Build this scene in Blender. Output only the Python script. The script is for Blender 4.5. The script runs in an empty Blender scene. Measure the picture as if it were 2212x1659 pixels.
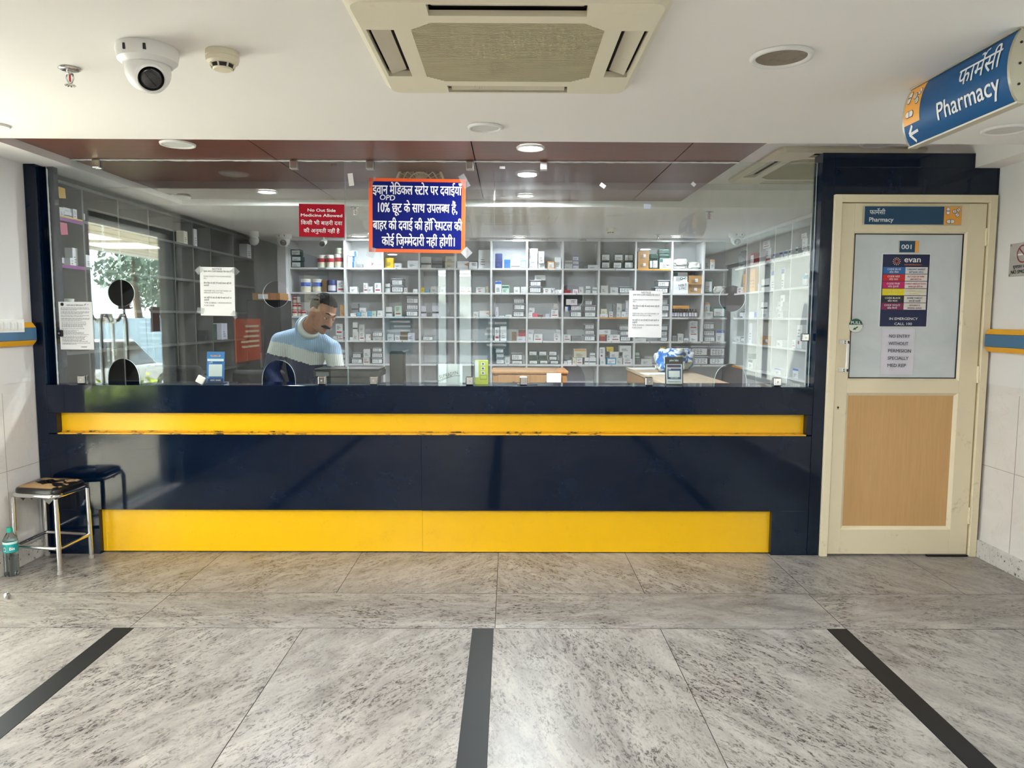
import bpy, bmesh, math, random, re
from mathutils import Vector, Matrix, noise as mnoise
random.seed(7)
SC = bpy.context.scene
COL = SC.collection
PI = math.pi

# ---------------------------------------------------------------- camera
IW, IH, FPX = 2212, 1659, 1579.6
PITCH, ROLL, YAW, CAMZ = .09103, .00356, -.00442, 1.427
_r = Vector((math.cos(YAW), math.sin(YAW), 0)); _fh = Vector((-math.sin(YAW), math.cos(YAW), 0))
FWD = _fh * math.cos(PITCH) - Vector((0, 0, 1)) * math.sin(PITCH)
_up = _fh * math.sin(PITCH) + Vector((0, 0, 1)) * math.cos(PITCH)
RGT = _r * math.cos(ROLL) + _up * math.sin(ROLL)
UPV = _up * math.cos(ROLL) - _r * math.sin(ROLL)
CAMP = Vector((0, 0, CAMZ))
cam = bpy.data.cameras.new('camera'); cam.sensor_fit = 'HORIZONTAL'; cam.sensor_width = 36
cam.lens = FPX / IW * 36; cam.clip_start = .05; cam.clip_end = 200
co = bpy.data.objects.new('camera', cam); COL.objects.link(co)
co.matrix_world = Matrix(((RGT.x, UPV.x, -FWD.x, 0), (RGT.y, UPV.y, -FWD.y, 0), (RGT.z, UPV.z, -FWD.z, CAMZ), (0, 0, 0, 1)))
SC.camera = co

# measuring helpers: where the sight line through a pixel of the photograph meets a real plane of the place
def _ray(x, y): return FWD + RGT * ((x - IW / 2) / FPX) - UPV * ((y - IH / 2) / FPX)
def onY(x, y, Y): d = _ray(x, y); return CAMP + d * (Y / d.y)
def onZ(x, y, Z): d = _ray(x, y); return CAMP + d * ((Z - CAMZ) / d.z)
def onX(x, y, X): d = _ray(x, y); return CAMP + d * (X / d.x)

# ---------------------------------------------------------------- exposure, daylight, world
SC.view_settings.view_transform = 'Standard'; SC.view_settings.look = 'None'
SC.view_settings.gamma = 1.0; SC.view_settings.exposure = 0.42
SC.view_settings.use_curve_mapping = False
W = bpy.data.worlds.new('daylight'); SC.world = W; W.use_nodes = True
bg = W.node_tree.nodes['Background']
bg.inputs[0].default_value = (.86, .94, 1.0, 1); bg.inputs[1].default_value = 14.0
sun = bpy.data.lights.new('sun', 'SUN'); sun.energy = 110; sun.angle = .02; sun.color = (1, .95, .87)
so = bpy.data.objects.new('sun', sun); COL.objects.link(so); so.location = (-12, 4, 12); so.rotation_euler = Vector((.83, -.25, -.5)).to_track_quat('-Z', 'Y').to_euler()
def portal(name, loc, rot, sx, sy):
    a = bpy.data.lights.new(name, 'AREA'); a.shape = 'RECTANGLE'; a.size = sx; a.size_y = sy
    a.cycles.is_portal = True
    o = bpy.data.objects.new(name, a); COL.objects.link(o); o.location = loc; o.rotation_euler = rot
portal('daylight_at_door', (-2.98, 3.18, 1.07), (0, -PI/2, 0), 2.1, 1.5)
portal('daylight_at_side_window', (2.98, .45, 1.4), (0, PI/2, 0), 1.5, 3.0)
portal('daylight_at_rear_window', (-.84, -2.80, 1.27), (PI/2, 0, 0), .7, 1.9)

# ---------------------------------------------------------------- materials
MT = {}
def srgb(r, g, b):
    f = lambda c: (c / 255 / 12.92) if c / 255 <= .04045 else ((c / 255 + .055) / 1.055) ** 2.4
    return (f(r), f(g), f(b), 1)
def mat(name, col, rough=.5, metal=0, spec=.5, var=.05, vscale=9, bump=0, bscale=60, emit=0, coat=0, alpha=1, trans=0, ior=1.45):
    if name in MT: return MT[name]
    m = bpy.data.materials.new(name); m.use_nodes = True; nt = m.node_tree; p = nt.nodes['Principled BSDF']
    c = srgb(*col); p.inputs['Base Color'].default_value = c
    p.inputs['Roughness'].default_value = rough; p.inputs['Metallic'].default_value = metal
    p.inputs['Specular IOR Level'].default_value = spec
    p.inputs['Coat Weight'].default_value = coat; p.inputs['Coat Roughness'].default_value = .08
    if trans: p.inputs['Transmission Weight'].default_value = trans; p.inputs['IOR'].default_value = ior
    if emit: p.inputs['Emission Color'].default_value = c; p.inputs['Emission Strength'].default_value = emit
    if var or bump:
        tc = nt.nodes.new('ShaderNodeTexCoord'); n = nt.nodes.new('ShaderNodeTexNoise')
        n.inputs['Scale'].default_value = vscale; n.inputs['Detail'].default_value = 3
        nt.links.new(tc.outputs['Object'], n.inputs['Vector'])
        mx = nt.nodes.new('ShaderNodeMix'); mx.data_type = 'RGBA'
        mx.inputs['A'].default_value = tuple(v * (1 - var) for v in c[:3]) + (1,)
        mx.inputs['B'].default_value = tuple(min(1, v * (1 + var)) for v in c[:3]) + (1,)
        nt.links.new(n.outputs['Fac'], mx.inputs['Factor']); nt.links.new(mx.outputs['Result'], p.inputs['Base Color'])
        if bump:
            n2 = nt.nodes.new('ShaderNodeTexNoise'); n2.inputs['Scale'].default_value = bscale; n2.inputs['Detail'].default_value = 4
            nt.links.new(tc.outputs['Object'], n2.inputs['Vector'])
            b = nt.nodes.new('ShaderNodeBump'); b.inputs['Strength'].default_value = bump; b.inputs['Distance'].default_value = .01
            nt.links.new(n2.outputs['Fac'], b.inputs['Height']); nt.links.new(b.outputs['Normal'], p.inputs['Normal'])
    MT[name] = m; return m

class NT:
    """small node-graph writer"""
    def __init__(s, name):
        s.m = bpy.data.materials.new(name); s.m.use_nodes = True; s.t = s.m.node_tree; s.p = s.t.nodes['Principled BSDF']; MT[name] = s.m
    def n(s, typ, **kw):
        o = s.t.nodes.new('ShaderNode' + typ)
        for k, v in kw.items():
            if k in o.inputs: s.i(o, k, v)
            else: setattr(o, k, v)
        return o
    def i(s, o, k, v):
        if hasattr(v, 'is_output') or isinstance(v, bpy.types.NodeSocket): s.t.links.new(v, o.inputs[k])
        else: o.inputs[k].default_value = v
    def coord(s, scale=(1, 1, 1), rot=(0, 0, 0), kind='Object', vec=None):
        mp = s.n('Mapping'); mp.inputs['Scale'].default_value = scale; mp.inputs['Rotation'].default_value = rot
        s.t.links.new(vec or s.n('TexCoord').outputs[kind], mp.inputs['Vector']); return mp.outputs[0]
    def noise(s, vec, scale, detail=4, rough=.55, dist=0):
        o = s.n('TexNoise'); o.inputs['Scale'].default_value = scale; o.inputs['Detail'].default_value = detail
        o.inputs['Roughness'].default_value = rough; o.inputs['Distortion'].default_value = dist
        s.t.links.new(vec, o.inputs['Vector']); return o.outputs['Fac']
    def ramp(s, fac, stops):
        o = s.n('ValToRGB'); e = o.color_ramp.elements
        while len(e) < len(stops): e.new(.5)
        for k, (pos, c) in zip(e, stops):
            k.position = pos; k.color = c if len(c) == 4 else (*c, 1)
        s.t.links.new(fac, o.inputs['Fac']); return o.outputs['Color']
    def mix(s, fac, a, b, mode='MIX'):
        o = s.n('Mix', data_type='RGBA', blend_type=mode)
        for k, v in (('Factor', fac), ('A', a), ('B', b)): s.i(o, k, v)
        return o.outputs['Result']
    def math(s, op, a, b=0.0):
        o = s.n('Math', operation=op)
        for k, v in ((0, a), (1, b)):
            if isinstance(v, bpy.types.NodeSocket): s.t.links.new(v, o.inputs[k])
            else: o.inputs[k].default_value = v
        return o.outputs[0]
    def set(s, **kw):
        for k, v in kw.items(): s.i(s.p, k.replace('_', ' '), v)
        return s.m
def g3(v): return (v, v, v, 1)

def make_granite():
    g = NT('granite')
    at = g.n('Attribute', attribute_name='slab')
    ang = g.n('SeparateColor'); g.t.links.new(at.outputs['Color'], ang.inputs[0])
    pos = g.n('NewGeometry').outputs['Position']
    off = g.n('VectorMath', operation='ADD'); g.t.links.new(pos, off.inputs[0])
    cm = g.n('CombineXYZ'); g.t.links.new(g.math('MULTIPLY', ang.outputs[1], 37.0), cm.inputs[0]); g.t.links.new(g.math('MULTIPLY', ang.outputs[1], 91.0), cm.inputs[1])
    rot = g.n('VectorRotate', rotation_type='Z_AXIS'); g.t.links.new(pos, rot.inputs['Vector'])
    g.t.links.new(g.math('MULTIPLY', ang.outputs[0], PI), rot.inputs['Angle'])
    g.t.links.new(rot.outputs[0], off.inputs[0]); g.t.links.new(cm.outputs[0], off.inputs[1])
    v = off.outputs[0]
    st = g.coord((1.15, 3.1, 1), vec=v); fine = g.coord((24, 52, 1), vec=v)
    big = g.noise(st, 1.7, 7, .62, 1.6)
    band = g.noise(st, 3.2, 8, .7, 2.4)
    spk = g.noise(fine, 1.6, 5, .75, .8)
    spk2 = g.noise(g.coord((40, 75, 1), vec=v), 1.5, 3, .7)
    base = g.ramp(big, [(.3, srgb(124, 119, 115)), (.5, srgb(154, 149, 144)), (.72, srgb(174, 169, 162))])
    base = g.mix(g.math('MULTIPLY', g.ramp(spk2, [(.35, g3(0)), (.7, g3(1))]), .30), base, srgb(128, 122, 118))
    clus = g.ramp(g.noise(v, 1.3, 4, .6, 1.4), [(.38, g3(.3)), (.58, g3(1))])
    msk = g.math('MULTIPLY', g.ramp(band, [(.43, g3(0)), (.54, g3(1))]), clus)
    dk = g.math('MULTIPLY', g.ramp(spk, [(.50, g3(0)), (.57, g3(1))]), msk)
    c = g.mix(g.math('MULTIPLY', g.math('MULTIPLY', msk, clus), .22), base, srgb(96, 88, 86))
    c = g.mix(g.math('MULTIPLY', dk, .92), c, srgb(44, 40, 40))
    thin = g.noise(st, 6.5, 6, .6, 2.6)
    ln = g.ramp(thin, [(.485, g3(0)), (.5, g3(1)), (.515, g3(0))])
    c = g.mix(g.math('MULTIPLY', g.math('MULTIPLY', ln, g.ramp(spk, [(.42, g3(0)), (.55, g3(1))])), .55), c, srgb(84, 78, 76))
    g.p.inputs['Specular IOR Level'].default_value = .35; r = g.math('ADD', g.math('MULTIPLY', big, .12), .29)
    return g.set(Base_Color=c, Roughness=r)
def make_marble(name, a, b, vein, amt, speck=0):
    g = NT(name); v = g.n('NewGeometry').outputs['Position']
    base = g.ramp(g.noise(v, 2.1, 5, .6, 1), [(.3, srgb(*a)), (.7, srgb(*b))])
    ln = g.ramp(g.noise(v, 2.8, 8, .62, 2.2), [(.488, g3(0)), (.5, g3(1)), (.512, g3(0))])
    c = g.mix(g.math('MULTIPLY', ln, amt), base, srgb(*vein))
    if speck:
        sp = g.ramp(g.noise(v, 48, 4, .7), [(.60, g3(0)), (.64, g3(1))])
        c = g.mix(g.math('MULTIPLY', sp, speck), c, srgb(60, 60, 62))
    return g.set(Base_Color=c, Roughness=.28)
def make_laminate(name, a, b, scale, rough, axis=0, rotz=0.0, grain=.35):
    g = NT(name); sc = [1.6, 1.6, 1.6]; sc = [22 * scale if k != axis else 1.3 * scale for k in range(3)]
    v = g.coord(tuple(sc), (0, 0, rotz), vec=g.n('NewGeometry').outputs['Position'])
    n1 = g.noise(v, 1.0, 6, .6, .6); n2 = g.noise(v, 4.0, 4, .6, .2)
    c = g.ramp(n1, [(.25, srgb(*a)), (.75, srgb(*b))])
    c = g.mix(g.math('MULTIPLY', g.ramp(n2, [(.4, g3(0)), (.7, g3(1))]), grain), c, srgb(*[int(x * .72) for x in a]))
    return g.set(Base_Color=c, Roughness=rough)
def make_paint_worn(name, base, worn, amt, rough=.45, scale=5, coat=0):
    g = NT(name); v = g.n('NewGeometry').outputs['Position']
    st = g.ramp(g.noise(v, scale, 8, .7, .8), [(.56, g3(0)), (.72, g3(1))])
    fine = g.ramp(g.noise(v, scale * 14, 5, .7), [(.5, g3(0)), (.66, g3(1))])
    c = g.mix(g.math('MULTIPLY', g.math('MULTIPLY', st, fine), amt), srgb(*base), srgb(*worn))
    c = g.mix(g.math('MULTIPLY', g.noise(v, scale * .5, 3), .12), c, srgb(*[int(x * .85) for x in base]))
    g.p.inputs['Coat Weight'].default_value = coat
    return g.set(Base_Color=c, Roughness=rough)
def make_glass(name, tint=(.93, .975, .965), f0=.095, smear=.008):
    """a pane: what lies behind shows through it, the room mirrors in it more at grazing sight"""
    m = bpy.data.materials.new(name); m.use_nodes = True; nt = m.node_tree; nt.nodes.remove(nt.nodes['Principled BSDF'])
    out = nt.nodes['Material Output']; L = nt.links.new
    lw = nt.nodes.new('ShaderNodeLayerWeight'); lw.inputs['Blend'].default_value = .5
    def mth(op, a, b):
        o = nt.nodes.new('ShaderNodeMath'); o.operation = op
        for k, v in ((0, a), (1, b)):
            if isinstance(v, bpy.types.NodeSocket): L(v, o.inputs[k])
            else: o.inputs[k].default_value = v
        return o.outputs[0]
    f = mth('ADD', mth('MULTIPLY', mth('POWER', lw.outputs['Facing'], 4.0), 1 - f0), f0)
    tr = nt.nodes.new('ShaderNodeBsdfTransparent'); tr.inputs[0].default_value = (*tint, 1)
    gl = nt.nodes.new('ShaderNodeBsdfGlossy'); gl.inputs['Roughness'].default_value = .0; gl.inputs[0].default_value = (1, 1, 1, 1)
    mx = nt.nodes.new('ShaderNodeMixShader'); L(f, mx.inputs[0]); L(tr.outputs[0], mx.inputs[1]); L(gl.outputs[0], mx.inputs[2])
    # dust and wiping smears left on the pane
    pos = nt.nodes.new('ShaderNodeNewGeometry').outputs['Position']
    mp = nt.nodes.new('ShaderNodeMapping'); mp.inputs['Scale'].default_value = (9, 1, 2.2); L(pos, mp.inputs[0])
    n = nt.nodes.new('ShaderNodeTexNoise'); n.inputs['Scale'].default_value = 2.2; n.inputs['Detail'].default_value = 7; L(mp.outputs[0], n.inputs['Vector'])
    r = nt.nodes.new('ShaderNodeMapRange'); L(n.outputs['Fac'], r.inputs[0]); r.inputs[1].default_value = .42; r.inputs[2].default_value = .8; r.inputs[3].default_value = 0; r.inputs[4].default_value = smear * 3
    df = nt.nodes.new('ShaderNodeBsdfDiffuse'); df.inputs[0].default_value = (.8, .84, .86, 1)
    m2 = nt.nodes.new('ShaderNodeMixShader'); L(r.outputs[0], m2.inputs[0]); L(mx.outputs[0], m2.inputs[1]); L(df.outputs[0], m2.inputs[2])
    L(m2.outputs[0], out.inputs[0]); MT[name] = m; return m

GRANITE = make_granite()
MARBLE = make_marble('wall marble', (222, 218, 214), (236, 233, 229), (176, 164, 150), .16)
SPECK = make_marble('speckled skirting', (196, 192, 188), (222, 219, 214), (150, 146, 142), .4, .95)
BROWNLAM = make_laminate('dark wood ceiling laminate', (96, 54, 42), (122, 72, 56), 2.4, .33, 0, .06)
BEECH = make_laminate('beech laminate', (208, 164, 108), (216, 174, 118), 1.0, .45, 2, grain=.13)
DESKLAM = make_laminate('pale desk laminate', (188, 160, 128), (206, 182, 150), 1.2, .4, 1)
DESKWOOD = make_laminate('brown veneer', (150, 108, 66), (178, 132, 84), 1.2, .45, 2)
def make_navy():
    g = NT('navy gloss laminate'); v = g.n('NewGeometry').outputs['Position']
    sm = g.ramp(g.noise(v, 3.4, 8, .68, .6), [(.45, g3(0)), (.75, g3(1))])
    scr = g.ramp(g.noise(g.coord((3, 3, 60), vec=v), 2.2, 6, .7, 1.5), [(.66, g3(0)), (.72, g3(1))])
    c = g.mix(g.math('MULTIPLY', sm, .28), srgb(2, 17, 38), srgb(14, 38, 68))
    c = g.mix(g.math('MULTIPLY', scr, .10), c, srgb(120, 134, 150))
    r = g.math('ADD', g.math('MULTIPLY', sm, .08), .06)
    g.p.inputs['Specular IOR Level'].default_value = .4
    return g.set(Base_Color=c, Roughness=r)
NAVY = make_navy()
YELLOW = make_paint_worn('yellow gloss laminate', (253, 198, 10), (92, 70, 30), .35, .2, 9)
CREAM = make_paint_worn('cream enamel', (240, 228, 196), (150, 128, 92), .7, .42, 4)
ACCREAM = make_paint_worn('aged cream plastic', (226, 218, 194), (176, 164, 134), .4, .5, 3)
ACDIRT = make_paint_worn('dusty louver plastic', (204, 196, 176), (44, 40, 36), .95, .5, 6)
GLASS = make_glass('window glass')
CEIL = mat('ceiling paint', (236, 233, 228), .75, var=.035, vscale=1.1, bump=.04, bscale=7)
WHITEW = mat('white wall paint', (228, 226, 224), .6, var=.03, vscale=1.5)
GREYW = mat('grey wall paint', (170, 170, 172), .6, var=.03, vscale=1.5)
WLAM = mat('white shelf laminate', (226, 226, 228), .35, var=.03, vscale=3)
CHROME = mat('polished steel', (215, 214, 212), .12, 1, var=.05)
STEEL = mat('brushed steel', (196, 194, 190), .3, 1, var=.08, vscale=20)
BLACKP = mat('black plastic', (18, 18, 20), .35, var=.1)
BLACKG = mat('black granite', (20, 20, 22), .5, spec=.3, var=.25, vscale=12)
DARKM = mat('dark aluminium', (38, 38, 42), .4, .4)
WPLAS = mat('white plastic', (232, 231, 227), .35, var=.03)
CPLAS = mat('cream plastic', (224, 216, 190), .4, var=.05)
PAPER = mat('white paper', (236, 238, 240), .7, var=.025, vscale=14, bump=.12, bscale=9)
INK = mat('black ink', (24, 24, 28), .6, var=0)
GREYINK = mat('grey ink', (92, 94, 100), .6, var=0)
WINK = mat('white ink', (244, 245, 246), .5, var=0)
TAPE = make_glass('clear tape', (.97, .97, .96), .12, .14)
LAMPW = mat('lit lamp diffuser', (255, 253, 248), .5, var=0, emit=14)
LAMPOFF = mat('unlit lamp diffuser', (206, 205, 200), .5, var=.03)

# ---------------------------------------------------------------- mesh builder
class B:
    def __init__(s): s.b = bmesh.new(); s.mi = 0
    def _f(s, vs):
        try:
            f = s.b.faces.new(vs); f.material_index = s.mi; return f
        except ValueError: return None
    def box(s, x0, x1, y0, y1, z0, z1, m=None):
        if m is not None: s.mi = m
        a = [s.b.verts.new((x, y, z)) for x in (min(x0, x1), max(x0, x1)) for y in (min(y0, y1), max(y0, y1)) for z in (min(z0, z1), max(z0, z1))]
        for q in ((0, 1, 3, 2), (4, 6, 7, 5), (0, 4, 5, 1), (2, 3, 7, 6), (0, 2, 6, 4), (1, 5, 7, 3)): s._f([a[i] for i in q])
        return s
    def hexa(s, lo, hi, m=None):
        """lo, hi: four corners each, same order"""
        if m is not None: s.mi = m
        a = [s.b.verts.new(p) for p in lo]; c = [s.b.verts.new(p) for p in hi]
        s._f(a[::-1]); s._f(c)
        for i in range(4): s._f([a[i], a[(i + 1) % 4], c[(i + 1) % 4], c[i]])
        return s
    def prism(s, poly, d, m=None):
        """poly: 3-D points of a planar outline, d: thickness vector"""
        if m is not None: s.mi = m
        d = Vector(d); a = [s.b.verts.new(p) for p in poly]; c = [s.b.verts.new(Vector(p) + d) for p in poly]; n = len(poly)
        s._f(a[::-1]); s._f(c)
        for i in range(n): s._f([a[i], a[(i + 1) % n], c[(i + 1) % n], c[i]])
        return s
    def face(s, pts, m=None):
        if m is not None: s.mi = m
        s._f([s.b.verts.new(p) for p in pts]); return s
    def lathe(s, prof, c=(0, 0, 0), seg=24, axis=(0, 0, 1), m=None, caps=True):
        """prof: [(radius, height)] along axis"""
        if m is not None: s.mi = m
        ax = Vector(axis).normalized(); t = Vector((1, 0, 0)) if abs(ax.x) < .9 else Vector((0, 1, 0))
        u = ax.cross(t).normalized(); w = ax.cross(u); c = Vector(c); rings = []
        for r, h in prof:
            if r < 1e-6: rings.append([s.b.verts.new(c + ax * h)])
            else: rings.append([s.b.verts.new(c + ax * h + (u * math.cos(2 * PI * k / seg) + w * math.sin(2 * PI * k / seg)) * r) for k in range(seg)])
        for a, bb in zip(rings, rings[1:]):
            for k in range(seg):
                k2 = (k + 1) % seg
                if len(a) == 1 and len(bb) == 1: continue
                if len(a) == 1: s._f([a[0], bb[k2], bb[k]])
                elif len(bb) == 1: s._f([a[k], a[k2], bb[0]])
                else: s._f([a[k], a[k2], bb[k2], bb[k]])
        if caps:
            if len(rings[0]) > 1: s._f(rings[0][::-1])
            if len(rings[-1]) > 1: s._f(rings[-1])
        return s
    def cyl(s, p0, p1, r, r1=None, seg=14, m=None):
        p0, p1 = Vector(p0), Vector(p1); d = p1 - p0
        return s.lathe([(r, 0), (r if r1 is None else r1, d.length)], p0, seg, d, m)
    def tube(s, pts, r, seg=10, m=None, closed=False):
        if m is not None: s.mi = m
        pts = [Vector(p) for p in pts]; n = len(pts); rings = []; u = None
        for i, p in enumerate(pts):
            a = pts[(i - 1) % n] if (closed or i > 0) else p; c = pts[(i + 1) % n] if (closed or i < n - 1) else p
            d = (c - a).normalized()
            if u is None: u = d.cross(Vector((0, 0, 1)) if abs(d.z) < .9 else Vector((1, 0, 0))).normalized()
            else: u = (u - d * u.dot(d)).normalized()
            w = d.cross(u); rr = r[i] if isinstance(r, (list, tuple)) else r
            rings.append([s.b.verts.new(p + (u * math.cos(2 * PI * k / seg) + w * math.sin(2 * PI * k / seg)) * rr) for k in range(seg)])
        pr = list(zip(rings, rings[1:])) + ([(rings[-1], rings[0])] if closed else [])
        for a, c in pr:
            for k in range(seg): s._f([a[k], a[(k + 1) % seg], c[(k + 1) % seg], c[k]])
        if not closed: s._f(rings[0][::-1]); s._f(rings[-1])
        return s
    def ball(s, c, r, seg=16, ring=10, m=None):
        """r: radius or (rx, ry, rz)"""
        if m is not None: s.mi = m
        rx, ry, rz = (r, r, r) if not isinstance(r, (tuple, list)) else r
        mt = Matrix.Translation(Vector(c)) @ Matrix.Diagonal((rx, ry, rz, 1))
        v = bmesh.ops.create_uvsphere(s.b, u_segments=seg, v_segments=ring, radius=1, matrix=mt)['verts']
        fs = {f for x in v for f in x.link_faces}
        for f in fs: f.material_index = s.mi
        return s
    def add(s, vs, fs, m=None):
        if m is not None: s.mi = m
        a = [s.b.verts.new(p) for p in vs]
        for q in fs:
            if len(set(q)) > 2: s._f([a[i] for i in q])
        return s
    def obj(s, name, mats, parent=None, bevel=0, smooth=False, bseg=2, loc=None):
        me = bpy.data.meshes.new(name)
        if parent is not None: bmesh.ops.translate(s.b, verts=s.b.verts, vec=-wloc(parent))
        elif loc is not None: bmesh.ops.translate(s.b, verts=s.b.verts, vec=-Vector(loc))
        bmesh.ops.recalc_face_normals(s.b, faces=s.b.faces)
        s.b.to_mesh(me); s.b.free()
        for mm in (mats if isinstance(mats, (list, tuple)) else [mats]): me.materials.append(mm)
        if smooth:
            for p in me.polygons: p.use_smooth = True
        o = bpy.data.objects.new(name, me); COL.objects.link(o)
        if parent is not None: o.parent = parent
        elif loc is not None: o.location = loc
        if bevel:
            md = o.modifiers.new('edge', 'BEVEL'); md.width = bevel; md.segments = bseg; md.limit_method = 'ANGLE'; md.angle_limit = .7
        if smooth == 'auto' or smooth == 2:
            for p in me.polygons: p.use_smooth = True
            try:
                md = o.modifiers.new('split', 'EDGE_SPLIT'); md.split_angle = .6
            except Exception: pass
        return o
def wloc(o):
    v = Vector((0, 0, 0))
    while o is not None: v += o.location; o = o.parent
    return v
def tag(o, label=None, cat=None, group=None, kind=None):
    for k, v in (('label', label), ('category', cat), ('group', group), ('kind', kind)):
        if v: o[k] = v
    return o
def thing(name, label, cat, loc=(0, 0, 0), group=None, kind=None):
    o = bpy.data.objects.new(name, None); COL.objects.link(o); o.location = loc; o.empty_display_size = .05
    return tag(o, label, cat, group, kind)
def struct(o, label=None): return tag(o, label, None, None, 'structure')

# ---------------------------------------------------------------- lettering (Latin and Devanagari)
_tc = {}
def _raw(s, bold, res):
    k = (s, bold, res)
    if k not in _tc:
        c = bpy.data.curves.new('t', 'FONT'); c.body = s; c.size = 1; c.resolution_u = res; c.offset = bold
        o = bpy.data.objects.new('t', c); me = o.to_mesh()
        _tc[k] = ([(v.co.x, v.co.y) for v in me.vertices], [tuple(p.vertices) for p in me.polygons])
        o.to_mesh_clear(); bpy.data.objects.remove(o); bpy.data.curves.remove(c)
    return _tc[k]
def _adv(s, res):
    a = _raw(s + 'l', 0, res)[0]; b = _raw('l', 0, res)[0]
    return max(p[0] for p in a) - max(p[0] for p in b)
def _half(ch, bold, res):
    """half form of a consonant: the letter without its upright"""
    v, f = _raw(ch, bold, res); v0, _ = _raw(ch, 0, res)
    low = sorted({round(p[0], 3) for p in v0 if p[1] < .06 and p[1] > -.05}); bar = max(low) - .075
    nv = [(min(x, bar + .02), y) for x, y in v]
    nf = [q for q in f if min(v[i][0] for i in q) < bar]
    return nv, nf, bar
def layout(s, bold=0, res=2):
    """-> (verts2d, faces, width) on a baseline at y 0, unit size"""
    s = re.sub('((?:[\u0915-\u0939]\u093c?\u094d)*[\u0915-\u0939]\u093c?)\u093f', lambda m: '\u093f' + m.group(1), s)
    V, F, x = [], [], 0.0
    for part in re.split('([\u0915-\u0939]\u094d|\u0930\u094d|\ue000)', s):
        if not part: continue
        if part == '\ue000':      # reph hook, above the letter before it
            n = 9; pts = [(x - .03 + .11 * math.cos(math.radians(205 - 145 * i / n)), .80 + .13 * math.sin(math.radians(205 - 145 * i / n))) for i in range(n + 1)]
            for i, (p, q) in enumerate(zip(pts, pts[1:])):
                d = math.hypot(q[0] - p[0], q[1] - p[1]); nx, ny = -(q[1] - p[1]) / d * .035, (q[0] - p[0]) / d * .035; k = len(V)
                V += [(p[0] - nx, p[1] - ny), (q[0] - nx, q[1] - ny), (q[0] + nx, q[1] + ny), (p[0] + nx, p[1] + ny)]; F.append((k, k + 1, k + 2, k + 3))
            continue
        if len(part) == 2 and part[1] == '\u094d': v, f, a = _half(part[0], bold, res)
        else: v, f = _raw(part, bold, res); a = _adv(part, res)
        F += [tuple(i + len(V) for i in q) for q in f]; V += [(p + x, q) for p, q in v]; x += a
    return V, F, x
class Ink:
    """lettering and marks laid on a plane: origin O, right R, up U, raised along N"""
    def __init__(s, O, R, U, lift=.0012):
        s.O, s.R, s.U = Vector(O), Vector(R).normalized(), Vector(U).normalized(); s.N = s.R.cross(s.U); s.lift = lift; s.q = B(); s.bend = None
    def pt(s, x, y, k=1):
        if s.bend: return s.bend(x, y, s.lift * k)
        return s.O + s.R * x + s.U * y + s.N * s.lift * k
    def text(s, t, x, y, h, m=0, bold=0, w=None, align='c', res=2, slant=0, rot=0, k=1, fit=None):
        """h: capital height in metres; w: squeeze to this width; y: baseline"""
        if bold > 0:
            d = bold * h / .7 * .8
            for i, (dx, dy) in enumerate(((-d, 0), (d, 0), (0, d * .7), (0, -d * .7))): s.text(t, x + dx, y + dy, h, m, 0, w, align, res, slant, rot, k + .18 * i, fit)
            return s
        V, F, wd = layout(t, bold, res)
        if not V: return s
        sy = h / .70; sx = sy
        if w is not None: sx = w / wd
        if fit is not None: sx = min(sy, fit / wd)
        x0 = x - (wd * sx / 2 if align == 'c' else wd * sx if align == 'r' else 0)
        cr, sr = math.cos(rot), math.sin(rot)
        if s.bend:
            bm = bmesh.new(); vv = [bm.verts.new((a, b, 0)) for a, b in V]
            for f in F:
                try: bm.faces.new([vv[i] for i in f])
                except ValueError: pass
            bmesh.ops.triangulate(bm, faces=bm.faces[:])
            for ax, n0, n1, st in ((1, -8, 28, .045), (0, -2, int(wd / .12) + 2, .12)):
                for i in range(n0, n1):
                    nn = (0, 1, 0) if ax else (1, 0, 0)
                    bmesh.ops.bisect_plane(bm, geom=bm.verts[:] + bm.edges[:] + bm.faces[:], plane_co=tuple(k * (i + .137) * st for k in nn), plane_no=nn)
            bm.verts.index_update(); V = [(v.co.x, v.co.y) for v in bm.verts]; F = [tuple(v.index for v in f.verts) for f in bm.faces]; bm.free()
        P = []
        for a, b in V:
            px, py = x0 + a * sx + slant * b * sy - x, b * sy
            P.append(s.pt(x + px * cr - py * sr, y + px * sr + py * cr, k))
        s.q.add(P, F, m); return s
    def rect(s, x0, y0, x1, y1, m=0, k=.5):
        n = 1 if not s.bend else 12
        for i in range(n):
            a, b = y0 + (y1 - y0) * i / n, y0 + (y1 - y0) * (i + 1) / n
            s.q.face([s.pt(x0, a, k), s.pt(x1, a, k), s.pt(x1, b, k), s.pt(x0, b, k)], m)
        return s
    def poly(s, pts, m=0, k=1): s.q.face([s.pt(x, y, k) for x, y in pts], m); return s
    def disc(s, x, y, r, m=0, k=1, ry=None, n=24):
        return s.poly([(x + r * math.cos(2 * PI * i / n), y + (ry or r) * math.sin(2 * PI * i / n)) for i in range(n)], m, k)
    def ring(s, x, y, r, wd, m=0, k=1, n=32):
        for i in range(n):
            a, b = 2 * PI * i / n, 2 * PI * (i + 1) / n
            s.poly([(x + (r - wd) * math.cos(a), y + (r - wd) * math.sin(a)), (x + r * math.cos(a), y + r * math.sin(a)), (x + r * math.cos(b), y + r * math.sin(b)), (x + (r - wd) * math.cos(b), y + (r - wd) * math.sin(b))], m, k)
        return s
    def line(s, pts, wd, m=0, k=1):
        for (xa, ya), (xb, yb) in zip(pts, pts[1:]):
            d = math.hypot(xb - xa, yb - ya) or 1; nx, ny = -(yb - ya) / d * wd / 2, (xb - xa) / d * wd / 2
            s.poly([(xa - nx, ya - ny), (xb - nx, yb - ny), (xb + nx, yb + ny), (xa + nx, ya + ny)], m, k)
        return s
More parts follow.
